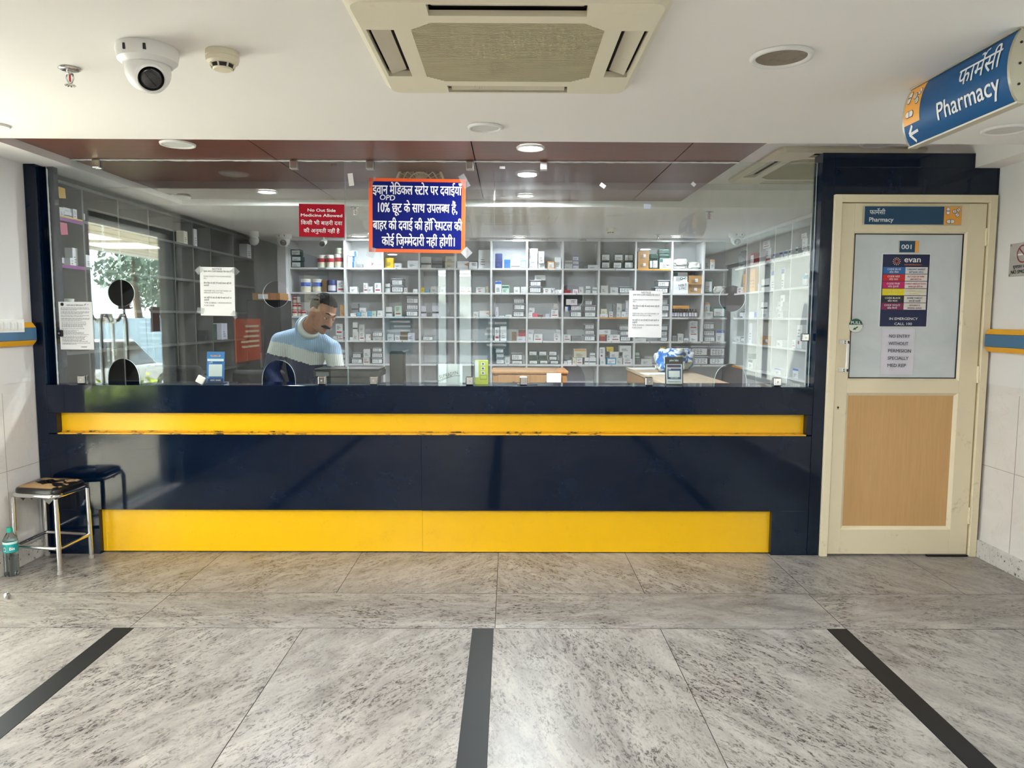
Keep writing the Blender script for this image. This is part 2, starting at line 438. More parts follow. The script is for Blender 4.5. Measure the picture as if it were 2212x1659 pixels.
    def capsule(s, x, y, w, h, m=0, k=1):
        r = min(w, h) / 2; pts = []
        for i in range(28):
            a = 2 * PI * i / 28; cx, cy = math.cos(a), math.sin(a)
            pts.append((x + cx * r + math.copysign(w / 2 - r, cx), y + cy * r + math.copysign(h / 2 - r, cy)))
        return s.poly(pts, m, k)
    def done(s, name, mats, parent):
        me = s.q; o = me.obj(name, mats, parent); return o
# ================================================================ THE SETTING
XL, XR, YF = -2.79, 2.83, 4.3           # side walls, front plane of counter and door
ZC, ZT, ZB = 2.288, 2.47, 2.335        # ceiling, tray above the counter, underside of its wood panels
YG = 4.365                              # glass screen
YE0, YE1 = 3.665, 3.715                 # edge of the near ceiling (left end, right end)
YT = 5.82                               # far side of the tray
YS, XS = 8.09, 2.47                     # fronts of the rear and the right-hand shelving
XSL = -2.74                             # front of the left-hand shelving
YREAR = -2.7

# floor: granite slabs, each with its own vein direction
q = B(); slabs = []
def slab(x0, x1, y0, y1, ang):
    g = .0015
    q.face([(x0 + g, y0 + g, 0), (x1 - g, y0 + g, 0), (x1 - g, y1 - g, 0), (x0 + g, y1 - g, 0)]); slabs.append((ang, random.random()))
strips = [(-5.09, -5.0), (-3.45, -3.36), (-1.81, -1.717), (-.163, -.067), (1.471, 1.562), (3.11, 3.2)]
angs = [.30, .33, .34, .36, .38, .64, .60, .62, .66, .58, .61]
k = 0
for (a, b), (c, d) in zip(strips, strips[1:]):
    x0, x1 = max(b, XL), min(c, XR)
    if x1 <= x0: continue
    mid = (b + c) / 2
    xs = [x0] + ([mid] if x0 < mid < x1 else []) + [x1]
    for u, v in zip(xs, xs[1:]):
        for y0, y1 in ((-2.7, -.6), (-.6, 1.55), (1.55, 3.25)):
            slab(u, v, y0, y1, (.34 if u > .6 else .45 if u > -.1 else .66) + random.uniform(-.03, .03))
for u, v in zip([XL, -1.74, -.06, 1.56], [-1.74, -.06, 1.56, XR]): slab(u, v, 3.25, 3.68, random.uniform(-.02, .03))
xs = [XL, -1.73, -.89, -.06, .71, 1.57, 2.38, XR]
for u, v in zip(xs, xs[1:]): slab(u, v, 3.68, 4.42, (.72 if v < 0.1 else .28) + random.uniform(-.04, .04))
slab(XL - .6, XR + .6, 4.42, 9.0, .1)
fl = q.obj('floor', GRANITE); struct(fl, 'grey veined granite floor in large polished slabs')
ca = fl.data.color_attributes.new('slab', 'FLOAT_COLOR', 'CORNER')
for p, (a, r) in zip(fl.data.polygons, slabs):
    for li in p.loop_indices: ca.data[li].color = (a % 1, r, 0, 1)
q = B().box(XL, XR, -2.7, 9.0, -.06, -.004); struct(q.obj('floor_bed', mat('dark joint', (70, 66, 62), .8)))
for i, (a, b) in enumerate(strips[2:5]):
    struct(B().box(a, b, -2.7, 3.25, -.003, .0012).obj('trim_%d' % (i + 1), BLACKG), 'black granite strip set in the floor, ' + ('on the left', 'in the middle', 'on the right')[i])

# ceiling slab with the tray above the counter
q = B(); TX0, TX1 = -2.555, 2.685; H = 2.8
q.hexa([(XL - .6, -2.7, ZC), (XR + .6, -2.7, ZC), (XR + .6, YE1, ZC), (XL - .6, YE0, ZC)], [(XL - .6, -2.7, H), (XR + .6, -2.7, H), (XR + .6, YE1, H), (XL - .6, YE0, H)])
q.box(XL - .6, TX0, YE0, YT, ZC + .006, H); q.box(TX1, XR + .6, YE1, YT, ZC + .006, H)
q.box(XL - .6, XR + .6, YT, 9.0, ZC, H); q.box(TX0, TX1, YE0 - .02, YT + .02, ZT, H)
struct(q.obj('ceiling', CEIL), 'off-white plastered ceiling with a raised tray above the counter')
seams = [TX0, -1.353, -.2, .957, 1.344]
for i, (a, b) in enumerate(zip(seams, seams[1:])):
    struct(B().hexa([(a + .003, YE0 + .012, ZB), (b - .003, YE0 + .022, ZB), (b - .003, YT - .004, ZB), (a + .003, YT - .004, ZB)], [(a + .003, YE0 + .012, ZT - .001), (b - .003, YE0 + .022, ZT - .001), (b - .003, YT - .004, ZT - .001), (a + .003, YT - .004, ZT - .001)]).obj('trim_%d' % (i + 4), BROWNLAM),
           'dark reddish wood ceiling panel above the glass screen, ' + ('first', 'second', 'third', 'fourth')[i] + ' from the left')
struct(B().box(TX0, 1.344, YE0 + .03, YT - .01, ZT - .006, ZT).obj('trim_8', mat('panel joint black', (14, 12, 12), .7)))
# side walls with door and window openings
q = B()
DY0, DY1, DZ = 2.42, 3.80, 2.14
q.box(XL - .2, XL, DY1, 4.42, 1.045, H, 0); q.box(XL - .2, XL, DY0, DY1, DZ, H, 0); q.box(XL - .2, XL, -2.9, DY0, 0, H, 2)
q.box(XL - .2, XL - .004, DY1, 4.42, 0, 1.045, 1); pass
struct(q.obj('wall_left', [WHITEW, MARBLE, mat('charcoal cladding', (84, 82, 80), .6, var=.1)]), 'left wall, white paint over pale marble cladding')
q = B(); WY0, WY1, WZ0, WZ1 = -1.0, 1.9, .7, 2.12
q.box(XR, XR + .2, WY1, 4.42, 1.045, H, 0); q.box(XR, XR + .2, WY0, WY1, WZ1, H); q.box(XR, XR + .2, -2.9, WY0, 0, H); 
q.box(XR + .004, XR + .2, WY1, 4.42, 0, 1.045, 1); q.box(XR, XR + .2, WY0, WY1, 0, WZ0, 1)
struct(q.obj('wall_right', [WHITEW, MARBLE]), 'right wall, white paint over pale marble cladding')
for nm, x0, x1, y0 in (('baseboard_left', XL - .004, XL + .012, DY1), ('baseboard_right', XR - .012, XR + .004, WY1)):
    struct(B().box(x0, x1, y0, YF, 0, .105).obj(nm, SPECK, bevel=.002), 'black-speckled grey granite skirting')
for nm, x in (('trim_11', XL - .0035), ('trim_12', XR + .0035)):
    q = B()
    for z in (.56,): q.box(x - .001, x + .001, WY1 if x > 0 else DY1, 4.3, z, z + .0025)
    q.box(x - .001, x + .001, 4.02, 4.0225, .105, 1.0); struct(q.obj(nm, mat('grout', (168, 160, 150), .8)))
# rear wall behind the camera, seen only in reflections: shopfront with three windows
q = B(); RW = [(-1.14, -.95), (-.81, -.56)]
xs = [XL - .2] + [v for w in RW for v in w] + [XR + .2]
for i in range(0, len(xs), 2): q.box(xs[i], xs[i + 1], YREAR - .15, YREAR, 0, H)
for a, b in RW: q.box(a, b, YREAR - .15, YREAR, 2.2, H); q.box(a, b, YREAR - .15, YREAR, 0, .35)
struct(q.obj('wall_rear', mat('rear wall paint', (186, 182, 176), .7)))
for i, (a, b) in enumerate(RW):
    f = B(); f.box(a, a + .035, YREAR - .1, YREAR - .04, .35, 2.2); f.box(b - .035, b, YREAR - .1, YREAR - .04, .35, 2.2); f.box(a, b, YREAR - .1, YREAR - .04, .35, .39); f.box(a, b, YREAR - .1, YREAR - .04, 2.16, 2.2)
    r = struct(f.obj('window_%d' % (i + 5), DARKM)); B().box(a + .035, b - .035, YREAR - .075, YREAR - .068, .39, 2.16).obj('pane', GLASS, r)
f = B()
for a in (WY0, .43, WY1 - .04): f.box(XR + .05, XR + .1, a, a + .04, WZ0, WZ1)
f.box(XR + .05, XR + .1, WY0, WY1, WZ0, WZ0 + .04); f.box(XR + .05, XR + .1, WY0, WY1, WZ1 - .04, WZ1)
r = struct(f.obj('window_4', DARKM), 'wide side window behind the camera')
B().box(XR + .07, XR + .078, WY0 + .04, .43, WZ0 + .04, WZ1 - .04).obj('pane', GLASS, r); B().box(XR + .07, XR + .078, .47, WY1 - .04, WZ0 + .04, WZ1 - .04).obj('pane', GLASS, r)
# walls of the dispensary behind the glass
struct(B().box(XL - .62, XL - .42, 4.42, 9.0, 0, H).box(XL - .42, XL - .001, 4.41, 4.43, 0, H).obj('wall_side', GREYW))
struct(B().box(XR, XR + .15, 4.42, 9.0, 0, H).obj('wall_east', WHITEW))
struct(B().box(XL - .62, XR + .15, 8.5, 8.65, 0, H).obj('wall_back', WHITEW))

# navy wall around the door, navy pillar on the left
wx0, dl, dr = 1.805, 1.876, 2.816
q = B(); Y2 = 4.42
ZN = 2.376; q.box(wx0, dl, YF, Y2, 0, ZN); q.box(dr, XR, YF, Y2, 0, ZC + .006); q.box(dl, dr, YF, Y2, 2.138, ZC + .006); q.box(dl, TX1, YF, Y2, ZC + .006, ZN)
struct(q.obj('wall_front', NAVY, bevel=.002), 'dark navy laminate wall around the cream door')
q = B(); q.box(XL, -2.725, YF, 4.38, 0, ZC + .006); q.box(XL, -2.668, 4.381, 4.425, 0, ZC + .006)
struct(q.obj('wall_pillar', NAVY, bevel=.002), 'dark navy pillar at the left end of the glass screen')

# ---------------------------------------------------------------- counter
CT = 1.021
t = thing('pharmacy_counter', 'long navy blue pharmacy counter with two yellow stripes below the glass', 'counter', (0, YF, 0))
cx0, cx1 = -2.725, 1.803
q = B(); q.box(cx0, cx1, YF, YF + .035, .855, CT); q.box(cx0, -2.675, YF, YF + .06, .734, .855); q.box(1.772, cx1, YF, YF + .06, .734, .855)
q.obj('upper_panel', NAVY, t, bevel=.0015)
B().box(-2.675, 1.772, YF + .05, YF + .07, .728, .862).obj('upper_stripe', YELLOW, t)
g = NT('chipped yellow edge'); v = g.n('NewGeometry').outputs['Position']
ch = g.math('MULTIPLY', g.ramp(g.noise(g.coord((1, 1, 2.5), vec=v), 16, 6, .75, .5), [(.54, g3(0)), (.58, g3(1))]), g.ramp(g.noise(v, 2.2, 3), [(.42, g3(0)), (.55, g3(1))]))
g.set(Base_Color=g.mix(ch, srgb(236, 176, 12), srgb(70, 48, 20)), Roughness=.35)
B().box(-2.675, 1.772, YF + .004, YF + .06, .728, .7345).obj('stripe_ledge', MT['chipped yellow edge'], t)
B().box(-2.675, 1.772, YF + .0465, YF + .0499, .735, .743).obj('stripe_lip', MT['chipped yellow edge'], t)
q = B(); q.box(cx0, -.52, YF, YF + .035, .272, .728); q.box(-.5195, cx1, YF, YF + .035, .270, .728)
q.box(cx0, -2.452, YF, YF + .06, 0, .272); q.box(1.585, cx1, YF, YF + .06, 0, .272)
q.obj('front_panel', NAVY, t, bevel=.0015)
q = B(); q.box(-2.452, -.52, YF + .035, YF + .06, .008, .273); q.box(-.5193, 1.585, YF + .035, YF + .06, .006, .273)
q.obj('base_stripe', YELLOW, t, bevel=.001)
B().box(cx0, cx1, YF + .0355, 4.56, CT - .03, CT - .0005).obj('countertop', NAVY, t)
q = B(); q.box(cx0, 1.0, 4.56, 5.02, .74, .78); q.box(cx0, cx0 + .03, 4.56, 5.0, 0, .74); q.box(.97, 1.0, 4.56, 5.0, 0, .74); q.box(cx0, cx1, YF + .07, 4.56, 0, CT - .03)
q.obj('work_shelf', mat('work shelf laminate', (120, 112, 104), .5), t)

# ---------------------------------------------------------------- glass screen: three panes with speaking holes and pass-through arches
def pane_outline(x0, x1, z0, z1, arches, holes):
    """front outline with arch notches along the bottom and round holes, as a bmesh slab 8 mm thick"""
    b = bmesh.new(); th = .008
    edges = []
    out = [(x0, z0)]
    for cx, hw, hh in arches:
        n = 24
        for i in range(n + 1):
            a = PI - PI * i / n
            out.append((cx + hw * math.cos(a), z0 + hh * math.sin(a) ** .75 if 0 < i < n else z0))
    out += [(x1, z0), (x1, z1), (x0, z1)]
    vs = [b.verts.new((x, YG, z)) for x, z in out]
    for i in range(len(vs)): edges.append(b.edges.new((vs[i], vs[(i + 1) % len(vs)])))
    for cx, cz, r in holes:
        hv = [b.verts.new((cx + r * math.cos(2 * PI * i / 36), YG, cz + r * math.sin(2 * PI * i / 36))) for i in range(36)]
        for i in range(36): edges.append(b.edges.new((hv[i], hv[(i + 1) % 36])))
    res = bmesh.ops.triangle_fill(b, use_beauty=True, use_dissolve=False, edges=edges)
    ff = [g for g in res['geom'] if isinstance(g, bmesh.types.BMFace)]
    ex = bmesh.ops.extrude_face_region(b, geom=ff)
    bmesh.ops.translate(b, verts=[g for g in ex['geom'] if isinstance(g, bmesh.types.BMVert)], vec=(0, th, 0))
    return b
EDGE = mat('polished glass edge', (196, 214, 210), .25, var=.05)
def pxX(x, y, Y=YG): return onY(x, y, Y).x
def pxZ(x, y, Y=YG): return onY(x, y, Y).z
zg = CT + .001; zt = ZB - .003
J0, J1, J2, J3 = -2.70, pxX(748, 590), pxX(1068, 590), 1.80
panes = [(J0, J1 - .002, [(267, 775, 233, 302), (602, 778, 566, 638)], [(261, 633, 28.5), (596, 636, 28)]),
         (J1 + .002, J2 - .002, [], []),
         (J2 + .002, J3, [(1230, 784, 1195, 1265), (1578, 786, 1543, 1613)], [(1232, 643, 27.5), (1582, 645, 28)])]
for i, (a, b, ar, ho) in enumerate(panes):
    w = B(); w.b.free()
    arches = [(pxX(cx, 828), (pxX(xb, 828) - pxX(xa, 828)) / 2, pxZ(cx, ty) - zg) for cx, ty, xa, xb in ar]
    holes = [(pxX(cx, cy), pxZ(cx, cy), r * YG / FPX) for cx, cy, r in ho]
    w.b = pane_outline(a, b, zg, zt, arches, holes)
    for f in w.b.faces:
        f.normal_update()
        f.material_index = 0 if abs(f.normal.y) > .7 else 1
    me_name = 'window_%d' % (i + 1)
    o = w.obj(me_name, [GLASS, EDGE])
    struct(o, 'clear glass screen pane above the counter, ' + ('left pane with two holes and two arches', 'middle pane behind the blue sign', 'right pane with two holes and two arches')[i])
# silicone bead where the panes meet the panel above, and the pillar
q = B(); random.seed(3)
pts = []
for i in range(160):
    x = J0 + .12 + (1.34 - J0 - .12) * i / 159; pts.append((x, YG - .004, ZB - .004 - random.random() * .002))
q.tube(pts, [.0035 + .0025 * random.random() for _ in pts], 6)
pts = [(J0 + .008, YG - .004, zg + (ZC - zg - .01) * i / 90) for i in range(91)]
q.tube(pts, [.003 + .002 * random.random() for _ in pts], 6)
tag(q.obj('silicone_bead', mat('old white silicone', (214, 220, 220), .5)), 'white silicone bead sealing the top and left edge of the glass', 'sealant')
# ================================================================ DOOR (navy wall, right)
d = B(); r = struct(thing('door_1', 'cream metal door with frosted glass above a beech panel', None, (dl, YF, 0))); r['kind'] = 'structure'
q = B(); fw = .042
q.box(dl, dl + fw, YF - .022, YF + .09, 0, 2.138); q.box(dr - fw, dr, YF - .022, YF + .09, 0, 2.138); q.box(dl + fw, dr - fw, YF - .022, YF + .09, 2.095, 2.138)
q.obj('door_frame', CREAM, r, bevel=.002)
lx0, lx1 = dl + fw + .003, dr - fw - .010
gx0, gx1 = lx0 + .078, lx1 - .105
Zg0, Zg1, Zp0, Zp1 = pxZ(1960, 822, YF), pxZ(1960, 500, YF), pxZ(1950, 1143, YF), pxZ(1950, 849, YF)
q = B(); y0, y1 = YF - .006, YF + .034
q.box(lx0, gx0, y0, y1, .012, 2.09); q.box(gx1, lx1, y0, y1, .012, 2.09)
q.box(gx0, gx1, y0, y1, Zg1, 2.09); q.box(gx0, gx1, y0, y1, Zp1, Zg0); q.box(gx0, gx1, y0, y1, .012, Zp0)
q.obj('door_leaf', CREAM, r, bevel=.0015)
def bead(x0, x1, z0, z1, w, nm):       # sloped beads round an opening
    q = B(); a = [(x0, YF - .006, z0), (x1, YF - .006, z0), (x1, YF - .006, z1), (x0, YF - .006, z1)]
    b = [(x0 + w, YF + .012, z0 + w), (x1 - w, YF + .012, z0 + w), (x1 - w, YF + .012, z1 - w), (x0 + w, YF + .012, z1 - w)]
    for i in range(4): q.face([a[i], a[(i + 1) % 4], b[(i + 1) % 4], b[i]])
    return q.obj(nm, CREAM, r)
bead(gx0 - .001, gx1 + .001, Zg0 - .001, Zg1 + .001, .016, 'glazing_bead'); bead(gx0 - .001, gx1 + .001, Zp0 - .001, Zp1 + .001, .02, 'panel_bead')
g = NT('frosted door glass'); v = g.n('NewGeometry').outputs['Position']
wr = g.noise(g.coord((1, 1, 1), (0, .6, 0), vec=v), 3.2, 5, .6, 1.8)
g.set(Base_Color=g.mix(wr, srgb(196, 206, 212), srgb(226, 232, 234)), Roughness=.16); g.p.inputs['Specular IOR Level'].default_value = .8
bn = g.n('Bump'); bn.inputs['Strength'].default_value = .12; bn.inputs['Distance'].default_value = .02; g.t.links.new(wr, bn.inputs['Height']); g.t.links.new(bn.outputs[0], g.p.inputs['Normal'])
B().box(gx0 + .012, gx1 - .012, YF + .010, YF + .016, Zg0 + .01, Zg1 - .01).obj('frosted_pane', MT['frosted door glass'], r)
q = B(); ga = [gx0 + .012, gx1 - .012, Zg0 + .012, Zg1 - .012]
for a in ((ga[0], ga[1], ga[2], ga[2] + .005), (ga[0], ga[1], ga[3] - .005, ga[3]), (ga[0], ga[0] + .004, ga[2], ga[3]), (ga[1] - .005, ga[1], ga[2], ga[3])): q.box(a[0], a[1], YF + .006, YF + .0105, a[2], a[3])
q.obj('rubber_gasket', BLACKP, r)
B().box(gx0 + .015, gx1 - .015, YF + .010, YF + .016, Zp0 + .012, Zp1 - .012).obj('beech_panel', BEECH, r)
hx = pxX(1813, 770, YF); z0, z1 = pxZ(1812, 803, YF), pxZ(1812, 734, YF)
q = B(); q.box(hx + .022, hx + .034, YF - .05, YF - .035, z0, z1)
for z in (z0 + .012, z1 - .012): q.box(hx + .0, hx + .034, YF - .05, YF - .042, z - .010, z + .010); q.box(hx + .024, hx + .032, YF - .045, YF - .006, z - .008, z + .008); q.box(hx - .006, hx + .028, YF - .0105, YF - .006, z - .012, z + .012)
hd = q.obj('pull_handle', WPLAS, r, bevel=.002)
q = B()
for z in (z0 + .012, z1 - .012):
    for dz in (-.005, .005): q.cyl((hx + .008, YF - .053, z + dz), (hx + .008, YF - .049, z + dz), .003, seg=8)
q.obj('screw_heads', INK, hd)
kx, kz = pxX(1809, 881, YF), pxZ(1809, 881, YF)
q = B(); q.cyl((kx, YF - .0085, kz + .004), (kx, YF - .0065, kz + .004), .0055, seg=12); q.box(kx - .002, kx + .002, YF - .0085, YF - .0065, kz - .008, kz + .004)
e = B().cyl((kx, YF - .0075, kz), (kx, YF - .006, kz), .014, seg=20).obj('keyhole_plate', CREAM, r); q.obj('keyhole', INK, e)
q = B()
for z in (.25, 1.1, 1.9): B().cyl((lx1 + .005, YF - .008, z - .05), (lx1 + .005, YF - .008, z + .05), .007, seg=10).obj('hinge', CREAM, r)
q.b.free()
B().box(pxX(1998, 1203, YF), pxX(2085, 1203, YF), YF - .022, YF - .004, .001, .011).obj('rubber_sweep', BLACKP, r)

# ================================================================ SIGNS
def board(name, label, cat, x0, x1, z0, z1, y, th, m, bev=.001, tilt=0, parent=None):
    """a flat board facing the room, its back at y; returns (object, Ink on its front)"""
    cx, cz = (x0 + x1) / 2, (z0 + z1) / 2
    o = B().box(x0, x1, y - th, y, z0, z1).obj(name, m, loc=(cx, y, cz), bevel=bev)
    tag(o, label, cat)
    return o, Ink((cx, y - th, cz), (1, 0, 0), (0, 0, 1))
def tilt(o, a): o.rotation_euler = (0, a, 0)
def R4(ax, ay, bx, by, Y):      # px rectangle -> x0, x1, z0, z1 on plane Y
    my, mx = (ay + by) / 2, (ax + bx) / 2
    return pxX(ax, my, Y), pxX(bx, my, Y), pxZ(mx, by, Y), pxZ(mx, ay, Y)
YS_ = YG - .0012
# big blue board
x0, x1, z0, z1 = R4(797, 386, 1005, 546, YS_)
o, ink = board('blue_notice_board', 'large blue Hindi notice with orange border taped to the glass', 'sign', x0, x1, z0, z1, YS_, .004, mat('orange vinyl', (243, 96, 40), .45))
w, h = x1 - x0, z1 - z0
BLUEV = mat('royal blue vinyl', (4, 20, 104), .5, spec=.2)
ink.rect(-w/2 + .022, -h/2 + .02, w/2 - .022, h/2 - .019, 0, .4)
L = ['इवान मेडिकल स्टोर पर दवाईयाँ', '10% छूट के साथ उपलब्ध हैं,', 'बाहर की दवाई की हॉस्पिटल की', 'कोई ज़िम्मेदारी नहीं होगी।']
for s_, fy, ww, dx in zip(L, (.785, .545, .31, .095), (.525, .482, .53, .44), (0, 0, .003, .01)):
    ink.text(s_, dx, -h/2 + h * fy, .054, 1, .021, ww - .008, res=4)
ink.text('OPD', -.175, h * .205, .03, 1, .012, .092, res=5, slant=.1, rot=-.04)
pr_ = ink.done('lettering', [BLUEV, WINK], o); tilt(o, .012)
# cloudy tape around it
q = B()
def tape(nm, label, cx, cz, w, h, a, grp=None, y=YS_ - .0062):
    t = B().box(-w/2, w/2, -.0003, .0003, -h/2, h/2).obj(nm, TAPE); t.location = (cx, y, cz); t.rotation_euler = (0, a, 0)
    tag(t, label, 'tape', grp); return t
for (px, py, ww, hh, a, lb) in ((801, 392, .035, .07, .5, 'crumpled clear tape at upper left corner of the blue board'), (1003, 392, .04, .08, -.5, 'crumpled clear tape at upper right corner of the blue board'),
                            (802, 545, .045, .06, .3, 'crumpled clear tape at lower left corner of the blue board'), (1008, 546, .05, .05, .8, 'crumpled clear tape at lower right corner of the blue board')):
    tape('tape_strip', lb, pxX(px, py), pxZ(px, py), ww, hh, a)
# red sign
x0, x1, z0, z1 = R4(646, 441, 744, 512, YS_); RED = mat('crimson vinyl', (160, 6, 32), .5, spec=.2)
o, ink = board('red_sign', 'small red sign refusing outside medicine, stuck to the glass', 'sign', x0, x1, z0, z1, YS_, .003, RED)
h = z1 - z0; w = x1 - x0
ink.text('No Out Side', 0, h * .27, .0165, 0, .034, .166, res=4); ink.text('Medicine Allowed', 0, h * .115, .0165, 0, .034, .246, res=4)
ink.text('किसी भी बाहरी दवा', 0, -h * .13, .022, 0, .014, .242, res=3); ink.text('की अनुमती नहीं है', 0, -h * .37, .022, 0, .014, .21, res=3)
ink.done('lettering', [WINK], o); tilt(o, .014)
# two NOTICE sheets
NOT_ = [('NOTICE', .44, .011, 1), ('कृपया अपना COMPUTERIZED बिल प्राप्त ले', .395, .009, 1), ('PLEASE COLLECT YOUR COMPUTERIZED', .295, .0072, 0), ('BILL.', .255, .0072, 0), ('बिना बिल के कोई भी दवाई वापस नहीं की', .155, .009, 1), ('जाएगी', .105, .009, 1),
        ('MEDICINE WILL NOT RETURNED OR', .0, .0072, 0), ('REPLACE WITHOUT BILL', -.04, .0072, 0), ('एक महीने के अंदर ही कोई भी दवाई बदली जा', -.145, .009, 1), ('सकेगी', -.195, .009, 1), ('TIME DURING 1 MONTH FROM', -.25, .0085, 0), ('PURCHASE', -.305, .0085, 0)]
def sheet(name, label, cat, ax, ay, bx, by, lines, m=PAPER, y=YS_, lean=0, inks=(INK, GREYINK), wav=.0015):
    x0, x1, z0, z1 = R4(ax, ay, bx, by, y); w, h = x1 - x0, z1 - z0; cx, cz = (x0 + x1) / 2, (z0 + z1) / 2
    b = B(); n = 10; rnd = random.Random(ax)
    ph = rnd.random() * 6
    g = [[(x0 + w * i / n, y - .0008 - wav * abs(math.sin(ph + 2.2 * i / n + 1.3 * j / n)), z0 + h * j / n) for j in range(n + 1)] for i in range(n + 1)]
    V = [p for c in g for p in c] + [(a, y, c) for col in g for a, _, c in col]; N = (n + 1) ** 2
    F = [(i * (n + 1) + j, (i + 1) * (n + 1) + j, (i + 1) * (n + 1) + j + 1, i * (n + 1) + j + 1) for i in range(n) for j in range(n)]
    F += [tuple(N + k for k in f[::-1]) for f in F]
    b.add(V, F); o = b.obj(name, m, loc=(cx, y, cz), smooth=True); tag(o, label, cat)
    ink = Ink((cx, y - .0012 - wav, cz), (1, 0, 0), (0, 0, 1))
    for s_, fy, hh, mi in lines:
        if fy > .42: ink.text(s_, 0, h * fy, hh, 0, 0, fit=w * .8)
        else: ink.text(s_, -w * .39, h * fy, hh, 0 if mi else 1, 0, align='l', fit=w * .80)
    if lines: ink.done('printed_text', list(inks), o)
    if lean: tilt(o, lean)
    return o, ink
sheet('notice_sheet', 'white NOTICE sheet taped to the left pane, beside the doorway reflection', 'notice', 433, 577, 507, 682, NOT_, lean=.012)
sheet('notice_sheet', 'white NOTICE sheet with flaking bottom corner on the right pane', 'notice', 1358, 628, 1430, 729, NOT_, lean=.01)
for px, py, a, lb in ((431, 584, -.7, 'upper left'), (509, 586, .75, 'upper right'), (434, 671, .2, 'lower left'), (508, 680, .75, 'lower right')):
    tape('tape_strip', 'clear tape square on the %s corner of the left NOTICE sheet' % lb, pxX(px, py), pxZ(px, py), .042, .034, a)
o, ink = sheet('licence_sheet', 'white printed licence sheet low on the left edge of the glass', 'notice', 129, 652, 201, 755, [])
w = .2; h = .287
rl = random.Random(5)
ink.disc(-w * .38, h * .44, .010, 1); ink.text('राष्ट्रीय खाद्य एवं औषधि कार्यालय', 0, h * .41, .007, 0, .02, .1)
ink.poly([(w*.27, h*.42), (w*.33, h*.47), (w*.30, h*.42)], 2); ink.text('cghs', w * .38, h * .43, .005, 2)
y = h * .365
for blk in (3, 3, 2, 3, 1, 4, 1, 5, 6, 2):
    for i in range(blk):
        xa = -w * .43; L_ = w * (.86 if i < blk - 1 and blk < 4 else rl.uniform(.4, .85))
        while L_ > .006:
            a = min(rl.uniform(.006, .018), L_); ink.rect(xa, y - .0011, xa + a - .0025, y + .0011, 0); xa += a; L_ -= a
        y -= .0062
    y -= .0038
    if y < -h * .42: break
ink.rect(w * .12, -h * .435, w * .3, -h * .43, 0); ink.rect(w * .12, -h * .445, w * .3, -h * .44, 0)
ink.done('printed_text', [GREYINK, INK, mat('violet ink', (90, 50, 120), .6, var=0)], o)
o, ink = sheet('handwritten_note', 'white note with a hand-written word and underline, standing behind the middle pane', 'note', 946, 786, 999, 831, [], y=YG + .03)
ink.text('SUPRADYN', -.008, -.012, .021, 0, -.008, .118, rot=.26, slant=.08); ink.line([(-.075, -.042), (-.03, -.022), (.01, -.010)], .002); ink.line([(-.066, -.046), (-.03, -.027), (.03, -.008), (.06, -.008)], .0018)
ink.done('handwriting', [INK], o)

# ---- Pharmacy hanging sign under the near ceiling
TEAL = mat('teal blue sign vinyl', (8, 76, 128), .4, spec=.3); AMBER = mat('amber sign vinyl', (242, 170, 70), .35)
SILV = mat('satin silver extrusion', (196, 190, 170), .35, .6)
def pills(ink, x, y, s, mw, md):
    """three capsules and three tablets"""
    for cx, cy, w, h in ((-.26, .24, .17, .36), (-.02, -.32, .0, 0),):
        if w: ink.capsule(x + cx * s, y + cy * s, w * s + .012 * s * 3, h * s + .036 * s, md, 1.4); ink.capsule(x + cx * s, y + cy * s, w * s, h * s, mw, 2); ink.rect(x + cx * s - w * s / 2, y + cy * s - .018 * s, x + cx * s + w * s / 2, y + cy * s + .018 * s, md, 2.6)
    ink.capsule(x - .1 * s, y - .31 * s, .46 * s, .216 * s, md, 1.4); ink.capsule(x - .1 * s, y - .31 * s, .42 * s, .18 * s, mw, 2); ink.rect(x - .115 * s, y - .4 * s, x - .085 * s, y - .22 * s, md, 2.6)
    for cx, cy, a in ((.08, .22, PI / 2), (.30, .30, 2.3), (.24, .04, .8)):
        ink.disc(x + cx * s, y + cy * s, .108 * s, md, 1.4); ink.disc(x + cx * s, y + cy * s, .09 * s, mw, 2)
        ink.line([(x + cx * s - .08 * s * math.cos(a), y + cy * s - .08 * s * math.sin(a)), (x + cx * s + .08 * s * math.cos(a), y + cy * s + .08 * s * math.sin(a))], .022 * s, md, 2.6)
A_, B_ = onZ(1962, 190, ZC), onZ(2205, 60, ZC)
Xs = (A_.x + B_.x) / 2 + .022; Y0s, Y1s = B_.y, A_.y; Hs = .212
t = thing('hanging_sign', 'blue hanging Pharmacy sign with orange pill panel under the ceiling', 'sign', (Xs, (Y0s + Y1s) / 2, ZC))
nn = 12; prof = []
for i in range(nn + 1):
    v_ = i / nn; prof.append((-.032 * (1 - (2 * v_ - 1) ** 2) ** .8 - .012, -Hs * v_))
def signface(y0, y1, sgn, m, nm, grow=0):
    q = B(); top = [[(Xs + sgn * (a - grow), y, ZC - .004 + b) for a, b in prof] for y in (y0, y1)]
    for i in range(nn): q.face([top[0][i], top[0][i + 1], top[1][i + 1], top[1][i]])
    bmesh.ops.remove_doubles(q.b, verts=q.b.verts[:], dist=1e-5); return q.obj(nm, m, t, smooth=True)
signface(Y0s, Y1s, 1, TEAL, 'front_face'); signface(Y0s, Y1s, -1, TEAL, 'rear_face')
for yy, s2 in ((Y0s - .012, 'end_cap'), (Y1s, 'end_cap')):
    q = B(); pl = [(Xs + a, yy, ZC - .003 + b) for a, b in prof] + [(Xs - a, yy, ZC - .003 + b) for a, b in prof[::-1]]
    c = q.prism(pl, (0, .012, 0)).obj(s2, SILV, t)
    if yy < Y0s:
        for z in (.045, .105, .165): B().cyl((Xs - .014, yy - .002, ZC - z), (Xs - .014, yy + .001, ZC - z), .004, seg=8).obj('screw', DARKM, c)
